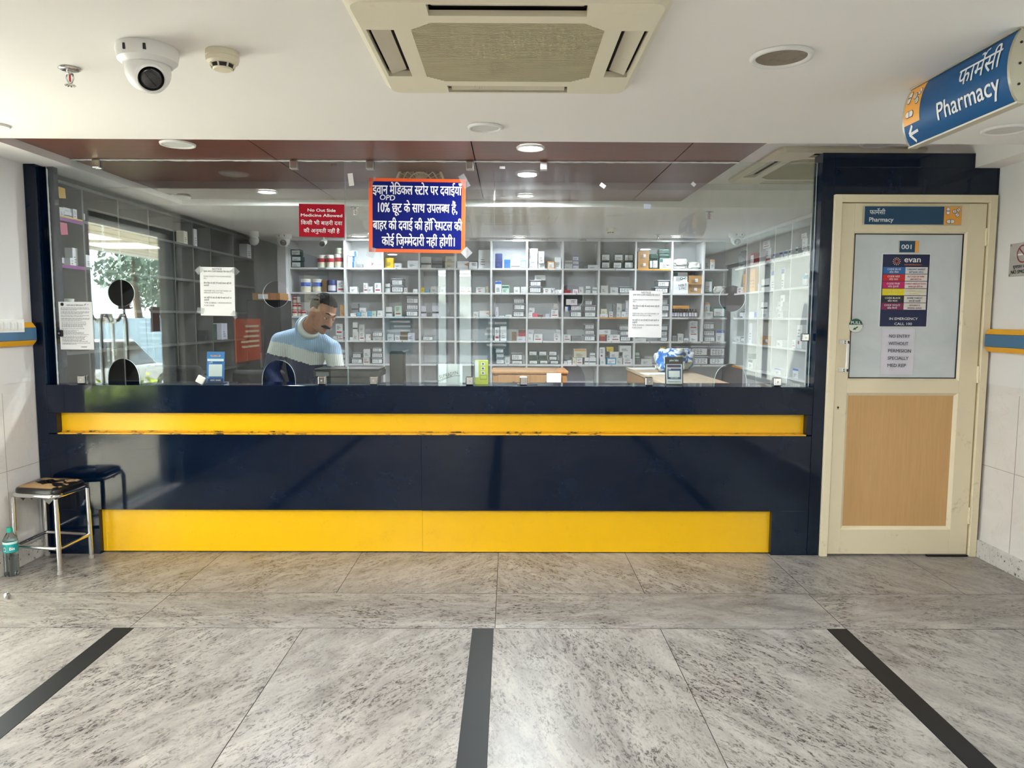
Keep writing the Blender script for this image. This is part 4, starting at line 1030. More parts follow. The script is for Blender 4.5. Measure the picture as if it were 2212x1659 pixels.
B().tube(rounded(LG, SHt), .0125, 10, closed=True).obj('seat_ring', CHROME, t, smooth=True)
B().tube(rounded(LG, .145, .035), .0105, 10, closed=True).obj('foot_ring', CHROME, t, smooth=True)
g = NT('torn black vinyl'); v = g.n('NewGeometry').outputs['Position']
tn = g.ramp(g.noise(g.coord((1, 1.5, 1), (0, 0, .7), vec=v), 8.5, 3, .5, .9), [(.50, g3(0)), (.515, g3(1))])
up_ = g.n('SeparateXYZ'); g.t.links.new(g.n('NewGeometry').outputs['Normal'], up_.inputs[0])
mk = g.math('MULTIPLY', tn, g.ramp(up_.outputs[2], [(.86, g3(0)), (.93, g3(1))]))
g.set(Base_Color=g.mix(mk, srgb(20, 20, 22), srgb(168, 136, 96)), Roughness=g.math('ADD', g.math('MULTIPLY', mk, .5), .3))
q = B(); lay = [(.96, SHt - .004), (1.0, SHt + .006), (1.0, SHt + .026), (.97, SHt + .036), (.86, SHt + .044), (.5, SHt + .049), (.05, SHt + .05)]
rg = [[q.b.verts.new(p) for p in rounded(LG, z, .055, 5, s_)] for s_, z in lay]
for a, b_ in zip(rg, rg[1:]):
    for k in range(len(a)): q._f([a[k], a[(k + 1) % len(a)], b_[(k + 1) % len(a)], b_[k]])
q._f(rg[0][::-1]); q._f(rg[-1]); st_ = q.obj('seat_pad', MT['torn black vinyl'], t, smooth=True)
q = B(); fr = LG[3].lerp(LG[0], .2)
for s0, s1, dp in ((.12, .3, .02), (.32, .5, .012), (.62, .95, .034)):
    a, b_ = LG[3].lerp(LG[0], s0), LG[3].lerp(LG[0], s1); m_ = a.lerp(b_, .55)
    q.prism([(a.x, a.y + .012, SHt - .008), (b_.x, b_.y + .012, SHt - .008), (m_.x, m_.y + .012, SHt - .012 - dp)], (0, .002, 0))
q.obj('torn_flap', BLACKP, st_)
# bottle
bp = onZ(22, 1240, 0); bp.x = max(bp.x - .03, XL + .055); bp.y -= .02; bh = pxZ(20, 1140, bp.y)
t = thing('water_bottle', 'clear plastic water bottle with teal cap and label beside the stool', 'bottle', bp); k = bh / .235; rb = .0365
PET = mat('clear bottle plastic', (236, 240, 240), .06, trans=1, ior=1.2, var=0)
pr = [(.0, .002), (rb * .9, .002), (rb, .012)]
for i in range(6): z = .022 + i * .015; pr += [(rb, z), (rb * .965, z + .006), (rb, z + .012)]
pr += [(rb, .118), (rb * .985, .165), (rb * .95, .178), (rb * .6, .200), (rb * .40, .212), (rb * .38, .224)]
B().lathe([(r_, z * k) for r_, z in pr], bp, 32, caps=False).obj('body', PET, t, smooth=True)
B().lathe([(0, .004 * k), (rb * .86, .004 * k), (rb * .95, .012 * k), (rb * .95, .14 * k), (0, .14 * k)], bp, 24).obj('water', mat('water', (232, 238, 240), .02, trans=1, ior=1.33, var=0), t, smooth='auto')
B().lathe([(rb * .43, .214 * k), (rb * .43, .232 * k), (rb * .38, .236 * k), (0, .236 * k)], bp, 24).obj('cap', mat('teal cap', (20, 160, 136), .4), t, smooth='auto')
lb = B().lathe([(rb * 1.01, .120 * k), (rb * 1.01, .160 * k)], bp, 32, caps=False).obj('paper_label', mat('teal label', (16, 150, 148), .4), t, smooth=True)
B().lathe([(rb * 1.005, .160 * k), (rb * 1.005, .171 * k)], bp, 32, caps=False).obj('label_rim', mat('pale teal', (196, 222, 216), .4), t, smooth=True)
ink = Ink((0, 0, 0), (1, 0, 0), (0, 0, 1)); ink.bend = lambda x, y, l: Vector((bp.x + (rb * 1.015 + l) * math.sin(x / rb), bp.y - (rb * 1.015 + l) * math.cos(x / rb), bp.z + y))
ink.text('Bis', .028, .132 * k, .0165, 0, .03, .026); ink.rect(-.012, .127 * k, -.002, .146 * k, 0); ink.rect(-.0105, .129 * k, -.0035, .144 * k, 1, 1)
ink.done('lettering', [WINK, GREYINK], lb)
cp = onZ(16, 1294, 0); q = B(); rnd = random.Random(4)
bmesh.ops.create_icosphere(q.b, subdivisions=2, radius=.016, matrix=Matrix.Translation((cp.x, cp.y, .015)))
for v_ in q.b.verts: v_.co += Vector((rnd.uniform(-1, 1), rnd.uniform(-1, 1), rnd.uniform(-1, 1))) * .0035
zmin = min(v_.co.z for v_ in q.b.verts)
for v_ in q.b.verts: v_.co.z += .001 - zmin
for i, f in enumerate(q.b.faces): f.material_index = 1 if f.calc_center_median().x > cp.x + .004 else 0
tag(q.obj('foil_scrap', [PAPER, STEEL], loc=(cp.x, cp.y, 0)), 'crumpled scrap of silver foil on the floor at the left', 'litter')
# ================================================================ SHELVING in the dispensary
RZ = [pxZ(1250, y, YS) for y in (580, 633, 685, 737, 787.5)]      # shelf heights, top to bottom
ZTOP = ZC - .004
dvx = [pxX(x, y, YS) for x, y in ((625, 620), (745, 620), (827, 590), (905.5, 590), (983, 590), (1061, 590), (1138.5, 600), (1216, 600), (1294, 600), (1373, 600), (1451.5, 600), (1520, 600), (1576, 600))]
t = thing('pigeonhole_shelving', 'white pigeonhole shelving filled with medicines along the rear wall', 'shelves', (0, YS, 0))
BT = .018; DEP = .36
B().box(dvx[0], XS, YS + DEP - .01, YS + DEP, 0, ZTOP).obj('back_panel', mat('shelf back', (206, 208, 212), .5, var=.04), t)
for i, x in enumerate(dvx):
    z0 = .0
    if i == 11: z0 = RZ[3]
    if i == 12: continue
    B().box(x - .010, x + .010, YS, YS + DEP - .011, z0, ZTOP - .03).obj('divider', WLAM, t, bevel=.001)
ORL = mat('orange shelf lipping', (208, 150, 70), .45)
for r_, z in enumerate(RZ + [.45]):
    for i in range(12):
        if i == 11 and r_ == 4: pass
        x0, x1 = dvx[i] + .0105, dvx[i + 1] - .0105
        s_ = B().box(x0, x1, YS + .002, YS + DEP - .011, z - BT, z).obj('shelf_board', WLAM, t)
        if (i, r_) in ((9, 0), (8, 2)): B().box(x0 + .004, x1 - .004, YS + .0005, YS + .0018, z - BT, z).obj('lipping', ORL, s_)
B().box(dvx[0] - .01, XS, YS - .004, YS + .03, ZTOP - .03, ZTOP).obj('top_rail', WLAM, t)
ink = Ink((0, YS - .004, 0), (1, 0, 0), (0, 0, 1))
for s_, px, py in (('STOCK', 1100, 526), ('STOCK', 1177, 526.5), ('STOCK', 1259, 528), ('STOCK', 1022, 526)): ink.text(s_, pxX(px, py, YS), ZTOP - .022, .016, 0, .01)
ink.done('shelf_lettering', [INK], t)
ink = Ink((0, YS + .001, 0), (1, 0, 0), (0, 0, 1))
for s_, i, r_, fx_ in (('SURGICALS', 10, 2, .7), ('SURGICALS', 11, 2, .5), ('SURGICALS', 10, 3, .55), ('SURGICALS', 11, 3, .5), ('POWDER', 0, 0, .6)):
    ink.text(s_, dvx[i] + (dvx[i + 1] - dvx[i]) * fx_, RZ[r_] - .0165, .0145, 0, .012)
rt = random.Random(8)
for i in range(1, 10):
    for r_ in range(5):
        if rt.random() < .75: ink.text(rt.choice('ABCDEFHTUS'), dvx[i] + (dvx[i + 1] - dvx[i]) * rt.uniform(.35, .6), RZ[r_] - .016, .014, 0, .02)
ink.done('shelf_lettering', [INK], t)
# right-hand run
dvy = [YS, 7.68, 7.28, 6.87, 6.47, 6.07, 5.67]
t2 = thing('pigeonhole_shelving', 'white pigeonhole shelving with mostly empty cells along the right wall', 'shelves', (XS, 6.9, 0))
B().box(XS + .33, XS + .34, dvy[-1], YS + .3, 0, ZTOP).obj('back_panel', WLAM, t2)
for y in dvy[1:]: B().box(XS, XS + .329, y - .009, y + .009, 0, ZTOP - .03).obj('divider', WLAM, t2, bevel=.001)
for r_, z in enumerate(RZ + [.45]):
    for a, b_ in zip(dvy, dvy[1:]):
        s_ = B().box(XS + .002, XS + .329, b_ + .0095, a - .0095, z - BT, z).obj('shelf_board', WLAM, t2)
        if (a, r_) == (YS, 4): B().box(XS + .0005, XS + .0018, b_ + .012, a - .012, z - BT, z).obj('lipping', ORL, s_)
B().box(XS + .0002, XS + .03, dvy[-1], YS - .005, ZTOP - .03, ZTOP).obj('top_rail', WLAM, t2)
# left-hand run with coloured tape on its first bay
LZ = [2.037, 1.742, 1.47, 1.2, .93]; ldy = [4.44, 4.79, 5.22, 5.65, 6.07, 6.43, 6.80, 7.36, 7.95]
GREYL = mat('grey shelf laminate', (76, 76, 72), .5, var=.05); TPUR = mat('purple tape', (132, 28, 128), .35); TYEL = mat('yellow tape', (214, 170, 30), .4)
t3 = thing('wall_shelving', 'grey open shelving along the left wall with purple and yellow taped edges', 'shelves', (XSL, 6.2, 0)); ZL_ = 2.25
B().box(XSL - .31, XSL - .30, 4.44, 7.95, 0, ZL_).obj('back_panel', GREYL, t3)
for i, y in enumerate(ldy):
    d_ = B().box(XSL - .299, XSL, y - .009, y + .009, 0, ZL_ - .02).obj('divider', GREYL, t3)
    if i == 0:
        B().box(XSL + .0005, XSL + .002, y - .009, y + .009, LZ[0], ZL_ - .02).obj('purple_tape', TPUR, d_); B().box(XSL + .0005, XSL + .002, y - .006, y + .009, LZ[1], LZ[0]).obj('yellow_tape', TYEL, d_)
for r_, z in enumerate(LZ + [.45]):
    for i, (a, b_) in enumerate(zip(ldy, ldy[1:])):
        s_ = B().box(XSL - .299, XSL - .001, a + .0095, b_ - .0095, z - BT, z).obj('shelf_board', GREYL, t3)
        if i == 0 and r_ < 2: B().box(XSL - .0005, XSL + .0015, a + .0095, b_ - .0095, z - BT - (.004 if r_ else .012), z - (.002 if r_ else .008)).obj('edge_tape', TPUR, s_)
        if i == 0 and r_ == 0: B().box(XSL - .0005, XSL + .0015, a + .0095, b_ - .0095, z - .0075, z + .001).obj('edge_tape', TYEL, s_)
B().box(XSL - .30, XSL + .003, 4.44, 7.95, ZL_ - .02, ZL_).obj('top_rail', GREYL, t3)

# ---------------------------------------------------------------- medicines and stores, one object each
CROP = dict(A=(1060, 500, 7.9), B=(1300, 500, 7.9), C=(1060, 640, 7.9), D=(1300, 640, 7.9), E=(740, 500, 7.9), F=(740, 640, 7.9), G=(480, 500, 7.9), P=(560, 620, 7.54), S=(1540, 480, 9.217), T=(1540, 660, 9.217), L=(90, 380, 6.914), X=(0, 0, 1))
CC = dict(w=((226, 227, 230), 'white'), l=((208, 206, 220), 'lilac-white'), c=((222, 214, 190), 'cream'), k=((176, 134, 84), 'brown cardboard'), g=((14, 62, 52), 'dark green'), t=((20, 96, 90), 'teal'), p=((182, 208, 192), 'pale green'), y=((232, 196, 30), 'yellow'),
          b=((28, 92, 196), 'bright blue'), n=((28, 44, 110), 'navy blue'), s=((70, 160, 200), 'sky blue'), r=((176, 26, 44), 'red'), m=((104, 22, 28), 'maroon'), o=((220, 156, 76), 'orange'), d=((120, 122, 126), 'grey'), x=((30, 32, 36), 'black'), h=((206, 206, 204), 'off-white'), j=((226, 60, 96), 'pink'), q=((120, 92, 58), 'brown'))
AC = dict(rb='with a red band', rd='with a red mark', bt='with a blue top', be='with a blue end', gb='with a green band', gt='with a green top', of='with an orange flash', vl='with a violet line', hw='with handwriting', bk='with a black band', tx='with printed lines', sq='with a green corner square', wl='with a white label', rl='with a red label', bl='with a blue label', ot='with an orange top', no='')
def cmat(k): return mat('stock ' + CC[k][1], CC[k][0], .45, var=.04, vscale=12)
TUBM = make_glass('clear tub plastic', (.80, .83, .87), .08, .09); TUBL = mat('tub lid plastic', (170, 176, 190), .35, var=.04)
AMBR = mat('amber bottle glass', (52, 22, 18), .15, coat=.5)
BAGW = mat('white plastic bag', (212, 212, 208), .35, var=.06, bump=.5, bscale=30)
FILM = make_glass('plastic film', (.9, .9, .9), .12, .08)
def crumple(q, x0, x1, y0, y1, z0, z1, seed, amp=.45, sub=4):
    b = bmesh.new(); bmesh.ops.create_icosphere(b, subdivisions=sub, radius=1)
    hx, hy, hz = (x1 - x0) / 2, (y1 - y0) / 2, (z1 - z0) / 2
    for v in b.verts:
        n = mnoise.noise(v.co * 2.1 + Vector((seed, seed * 2, 0))) * amp + mnoise.noise(v.co * 4.3 + Vector((seed, 0, seed))) * amp * .5
        c = v.co * (1 + n); c = Vector([math.copysign(abs(k) ** .75, k) for k in c]); c = Vector([max(-1, min(1, k)) for k in c])
        v.co = Vector((x0 + hx + c.x * hx, y0 + hy + c.y * hy, max(z0, z0 + hz + c.z * hz)))
    vs = [v.co.copy() for v in b.verts]; fs = [tuple(v.index for v in f.verts) for f in b.faces]; b.free(); q.add(vs, fs)
RN = random.Random(21)
def build_item(kind, col, acc, a, b, z0, z1, dep, axis, seed):
    """a..b along the shelf, front towards the room; axis 'y' rear run, 'x' right run, '-x' left run. Built facing -Y, then turned."""
    w = b - a; h = z1 - z0; hw = w / 2; parts = []
    nm = dict(box='medicine_carton', tub='plastic_tub', jar='powder_jar', bot='medicine_bottle', pk='wrapped_pack', bag='plastic_bag', tin='tin')[kind]
    q = B()
    if kind == 'box':
        q.box(-hw, hw, 0, dep, 0, h); body = q.obj(nm, cmat(col), bevel=.0012)
    elif kind == 'tub':
        tp = .92; lh = min(.018, h * .14)
        q.hexa([(-hw * tp, .006, 0), (hw * tp, .006, 0), (hw * tp, dep - .006, 0), (-hw * tp, dep - .006, 0)], [(-hw * .98, 0, h - lh), (hw * .98, 0, h - lh), (hw * .98, dep, h - lh), (-hw * .98, dep, h - lh)])
        body = q.obj(nm, TUBM, bevel=.004)
        B().box(-hw, hw, -.004, dep + .004, h - lh + .0005, h).obj('lid', TUBL, body, bevel=.003)
        B().box(-hw * .7, hw * .7, .012, dep - .012, .004, h * .62).obj('contents', cmat('d'), body)
        B().hexa([(-hw * .84, -.0035, h * .12), (hw * .84, -.0035, h * .12), (hw * .84, .004, h * .12), (-hw * .84, .004, h * .12)], [(-hw * .84, -.0035, h * .74), (hw * .84, -.0035, h * .74), (hw * .84, .004, h * .74), (-hw * .84, .004, h * .74)]).obj('paper_label', PAPER, body)
        ink = Ink((0, -.0035, 0), (1, 0, 0), (0, 0, 1), .0006)
        for k in range(3):
            for j in range(3 + seed % 2):
                xa = -hw * .7 + j * hw * .36; ink.rect(xa, h * (.22 + .17 * k), xa + hw * RN.uniform(.18, .32), h * (.22 + .17 * k) + min(.008, h * .07), 0)
        ink.done('printed_lines', [GREYINK], body)
    elif kind == 'jar':
        r = min(hw, dep / 2); q.lathe([(0, 0), (r * .92, 0), (r * .96, h * .04), (r, h * .84), (r * .98, h * .86)], (0, r, 0), 24); body = q.obj(nm, WPLAS, smooth='auto')
        B().lathe([(r * 1.04, h * .86), (r * 1.05, h * .97), (r * .98, h), (0, h)], (0, r, 0), 24).obj('lid', cmat('r') if acc == 'rl' and col == 'w' and h < .13 else WPLAS, body, smooth='auto')
        lm = dict(rl='r', bl='b').get(acc, 'p'); q = B()
        for k in range(10):
            a0, a1 = -PI * .9 + k * PI * .08, -PI * .9 + (k + 1) * PI * .08
            for (za, zb, mi) in ((.44, .74, 0), (.10, .40, 1)): q.face([(r * 1.012 * math.cos(a0), r + r * 1.012 * math.sin(a0), h * za), (r * 1.012 * math.cos(a1), r + r * 1.012 * math.sin(a1), h * za), (r * 1.012 * math.cos(a1), r + r * 1.012 * math.sin(a1), h * zb), (r * 1.012 * math.cos(a0), r + r * 1.012 * math.sin(a0), h * zb)], mi)
        q.obj('label', [cmat(lm), cmat('c')], body)
    elif kind in ('bot', 'tin'):
        r = min(hw, dep / 2)
        if kind == 'bot':
            q.lathe([(0, 0), (r * .95, 0), (r, h * .03), (r, h * .62), (r * .8, h * .74), (r * .42, h * .80), (r * .42, h * .88)], (0, r, 0), 18); body = q.obj(nm, AMBR if col in 'xqm' else cmat(col), smooth='auto')
            B().lathe([(r * .52, h * .86), (r * .52, h * .99), (0, h)], (0, r, 0), 16).obj('cap', BLACKP if col in 'xqm' else WPLAS, body, smooth='auto')
        else:
            q.lathe([(0, 0), (r, 0), (r, h * .95), (r * .92, h), (0, h)], (0, r, 0), 22); body = q.obj(nm, cmat(col), smooth='auto')
        q = B()
        for k in range(10):
            a0, a1 = -PI * .95 + k * PI * .09, -PI * .95 + (k + 1) * PI * .09
            q.face([(r * 1.012 * math.cos(x_), r + r * 1.012 * math.sin(x_), h * z_) for x_, z_ in ((a0, .12), (a1, .12), (a1, .56), (a0, .56))])
        q.obj('label', cmat('l'), body)
    elif kind == 'pk':
        q.box(-hw, hw, 0, dep, 0, h); body = q.obj(nm, mat('glossy ' + CC[col][1] + ' wrap', CC[col][0], .25, var=.12, vscale=14, bump=.25, bscale=24), bevel=min(w, h) * .16, bseg=4)
    else:
        crumple(q, -hw, hw, 0, dep, 0, h, seed * 1.7); body = q.obj(nm, BAGW if col == 'w' else cmat(col), smooth=True)
    # printing on the front
    ink = Ink((0, -.0006, 0), (1, 0, 0), (0, 0, 1), .0006); ms = [GREYINK]; pn = None
    def M_(k): ms.append(cmat(k)); return len(ms) - 1
    if kind in ('box', 'pk'):
        pn = 'printing'
        if acc in ('rb', 'rd'): ink.rect(-hw * (.7 if acc == 'rb' else .5), h * .18, hw * (.7 if acc == 'rb' else .1), h * .32, M_('r'))
        elif acc == 'bt': ink.rect(-hw * .98, h * .76, hw * .98, h * .985, M_('b'))
        elif acc == 'gt': ink.rect(-hw * .9, h * .62, hw * .9, h * .9, M_('t'))
        elif acc == 'ot': ink.rect(-hw * .9, h * .75, hw * .9, h * .95, M_('o'))
        elif acc == 'be': ink.rect(hw * .35, h * .02, hw * .98, h * .98, M_('b'))
        elif acc == 'gb': ink.rect(-hw * .95, h * .48, hw * .95, h * .62, M_('t'))
        elif acc == 'of': ink.poly([(hw * .95, h * .3), (hw * .95, h * .85), (hw * .2, h * .52)], M_('o'))
        elif acc == 'vl': ink.line([(-hw * .98, h * .8), (-hw * .3, h * .5), (hw * .98, h * .48)], h * .05, M_('n')); ink.poly([(-hw * .98, h * .72), (-hw * .6, h * .55), (-hw * .98, h * .3)], M_('j'))
        elif acc == 'bk': ink.rect(-hw * .98, h * .3, hw * .98, h * .45, M_('x'))
        elif acc == 'sq':
            ink.rect(-hw * .96, h * .62, -hw * .4, h * .96, M_('t')); k = M_('g'); ink.ring(hw * .15, h * .34, min(hw, h) * .2, min(hw, h) * .08, k); ink.line([(hw * .3, h * .34), (hw * .62, h * .36)], h * .08, k); ink.ring(hw * .72, h * .37, min(hw, h) * .14, min(hw, h) * .06, k)
        elif acc in ('wl', 'rl'):
            k = M_('w'); ink.rect(-hw * .78, h * .14, hw * .78, h * .84, k, .5)
            if acc == 'rl': ink.rect(-hw * .6, h * .2, hw * .6, h * .3, M_('r'))
        if acc == 'hw':
            for s_, yy in (('NEB-T', .62), ('2 PIC', .34)): ink.text(s_, hw * .25, h * yy, h * .2, 0, .02, fit=w * .55, rot=.08)
        elif acc != 'no' or True:
            n = 3 if h > .05 else 2; ya = .5 if acc in ('rb', 'rd') else .12 if acc in ('bt', 'gt', 'ot', 'sq') else .2
            if acc not in ('gb', 'bk', 'be', 'vl', 'of'):
                for k in range(n): ink.rect(-hw * .62, h * (ya + .13 * k), hw * RN.uniform(-.1, .5), h * (ya + .13 * k) + min(.006, h * .05), 0, 1.4)
    if kind == 'box' and col == 'k': ink.rect(-hw * .05, h * .3, hw * .4, h * .66, M_('w'), .8)
    if pn and w * h > .0006: ink.done(pn, ms, body)
    else: ink.q.b.free()
    return body
ORD = ('leftmost', 'second from left', 'third from left', 'fourth from left', 'fifth from left', 'sixth from left', 'seventh from left', 'eighth from left', 'ninth from left', 'tenth from left', 'eleventh from left', 'twelfth from left', 'thirteenth from left')
ROWN = ('top', 'second', 'third', 'fourth', 'fifth', 'lowest')
NOUN = dict(box='carton', tub='clear tub', jar='jar', bot='bottle', pk='wrapped pack', bag='crumpled plastic bag', tin='tin')
def stock(table, run):
    recs = []
    for ln in table.strip().splitlines():
        for it in ln.split(';'):
            f = it.split()
            if not f: continue
            ox, oy, sc = CROP[f[0]]; x0, y0, x1, y1 = [float(v) for v in f[1:5]]
            px0, px1, py0, py1 = ox + x0 / sc, ox + x1 / sc, oy + y0 / sc, oy + y1 / sc
            kind, col = f[5], f[6]; acc = f[7] if len(f) > 7 else 'no'; rot = float(f[8]) if len(f) > 8 else 0
            mx, my = (px0 + px1) / 2, (py0 + py1) / 2
            if run == 'rear':
                pl = YS + .035; a, b = onY(px0, my, pl).x, onY(px1, my, pl).x; z0, z1 = onY(mx, py1, pl).z, onY(mx, py0, pl).z
                bay = max([i for i, d_ in enumerate(dvx) if d_ < (a + b) / 2] or [0]); lo, hi = dvx[bay] + .0115, (dvx[min(bay + 1, 12)] if bay < 12 else XS) - .0115
            elif run == 'right':
                pl = XS + .03; a, b = onX(px1, my, pl).y, onX(px0, my, pl).y; z0, z1 = onX(mx, py1, pl).z, onX(mx, py0, pl).z
                c = (a + b) / 2; bay = max([i for i, d_ in enumerate(dvy) if d_ > c] or [0]); bay = min(bay, len(dvy) - 2); lo, hi = dvy[bay + 1] + .0115, dvy[bay] - .0115
            else:
                pl = XSL - .03; a, b = onX(px0, my, pl).y, onX(px1, my, pl).y; z0, z1 = onX(mx, py1, pl).z, onX(mx, py0, pl).z
                c = (a + b) / 2; bay = max([i for i, d_ in enumerate(ldy) if d_ < c] or [0]); bay = min(bay, len(ldy) - 2); lo, hi = ldy[bay] + .0115, ldy[bay + 1] - .0115
            if bay == 10 and run == 'rear' and py1 > 740: hi = XS - .012
            if b - a > hi - lo: a, b = lo, hi
            if a < lo: a, b = lo, lo + b - a
            if b > hi: a, b = hi - (b - a), hi
            recs.append([z0, a, b, z1 - z0, bay, kind, col, acc, rot, pl, (lo, hi)])
    recs.sort(key=lambda r: r[0]); placed = []; zs = (RZ if run != 'left' else LZ) + [.45]
    for r in recs:
        z0, a, b, h, bay = r[:5]
        sup = [(z, None) for z in zs]
        for p in placed:
            ov = min(b, p[2]) - max(a, p[1])
            if ov > .35 * min(b - a, p[2] - p[1]) and p[4] == bay: sup.append((p[11] + p[3], p))
        under = [s_ for s_ in sup if s_[0] <= z0 + (.05 if s_[1] is None else .022)]
        shelf = max([z for z in zs if z <= z0 + .05] or [zs[-1]])
        best = max(under, key=lambda s_: s_[0]) if under else (shelf, None)
        zz = best[0] + .0006; up = [z for z in zs if z > shelf + .01]; lim = (min(up) - BT if up else ZTOP - .032) - .004
        if zz + h > lim: h = lim - zz
        if h < .012: continue
        r[3] = h; rr = r + [zz, zs.index(shelf) if shelf in zs else 5, best[1] is not None]
        # keep neighbours at the same level clear of each other
        for p in placed:
            if p[4] == bay and p[12] == rr[12] and min(zz + h, p[11] + p[3]) - max(zz, p[11]) > .002:
                ov = min(rr[2], p[2]) - max(rr[1], p[1])
                if ov > 0:
                    if (rr[1] + rr[2]) > (p[1] + p[2]): rr[1] = p[2] + .0008
                    else: rr[2] = p[1] - .0008
        if rr[2] - rr[1] < .012: continue
        placed.append(rr)
    groups = {}
    for r in placed: groups.setdefault((r[4], r[12]), []).append(r)
    n = 0
    for (bay, row), L in groups.items():
        L.sort(key=lambda r: (r[1] + r[2]) if run != 'right' else -(r[1] + r[2]))
        for k, r in enumerate(L):
            z0_, a, b, h, bay, kind, col, acc, rot, pl, lim, zz, row, stacked = r
            dep = min(.20, max(.05, (b - a) * RN.uniform(.7, 1.1))) if kind not in ('jar', 'bot', 'tin') else (b - a)
            if kind == 'tub': dep = .2
            n += 1; o = build_item(kind, col, acc, a, b, zz, zz + h, dep, run, n)
            if run == 'rear': o.location = ((a + b) / 2, pl + RN.uniform(-.012, .02), zz); 
            elif run == 'right': o.location = (pl + RN.uniform(-.01, .02), (a + b) / 2, zz); o.rotation_euler = (0, 0, -PI / 2)
            else: o.location = (pl - RN.uniform(-.01, .02), (a + b) / 2, zz); o.rotation_euler = (0, 0, PI / 2)
            cn = CC[col][1]; ac = AC[acc]; sz = 'small ' if h < .055 else 'tall ' if h > .15 else ''
            nb = (12 - bay if run == 'rear' else bay + 1)
            where = '%s, %s shelf, %s' % (ORD[k] if len(L) > 1 else 'alone', ROWN[row], ('%s bay from right' % 'first second third fourth fifth sixth seventh eighth ninth tenth eleventh twelfth thirteenth'.split()[nb - 1]) if run == 'rear' else 'right wall %s bay from corner' % 'first second third fourth fifth sixth'.split()[nb - 1] if run == 'right' else 'left wall %s bay from glass' % 'first second third fourth fifth sixth seventh eighth'.split()[bay])
            lab = '%s%s %s%s, %s' % (sz, cn, NOUN[kind], (' ' + ac) if ac else '', where)
            for a_, n_ in ((ac, NOUN[kind]), (ac, NOUN[kind].split()[-1]), (ac.replace('with a ', 'with '), NOUN[kind].split()[-1]), ('', NOUN[kind].split()[-1])):
                if len(lab.split()) > 16: lab = '%s %s%s, %s' % (cn, n_, (' ' + a_) if a_ else '', where)
            if len(lab.split()) > 16: lab = lab.replace(' from corner', '').replace(' from glass', '')
            tag(o, lab, 'bottle' if kind == 'bot' else 'bag' if kind == 'bag' else 'jar' if kind == 'jar' else 'tub' if kind == 'tub' else 'tin' if kind == 'tin' else 'box', {'rear': 'medicines on the rear pigeonhole shelves', 'right': 'medicines on the right wall shelves', 'left': 'medicines on the left wall shelves'}[run])
    return n
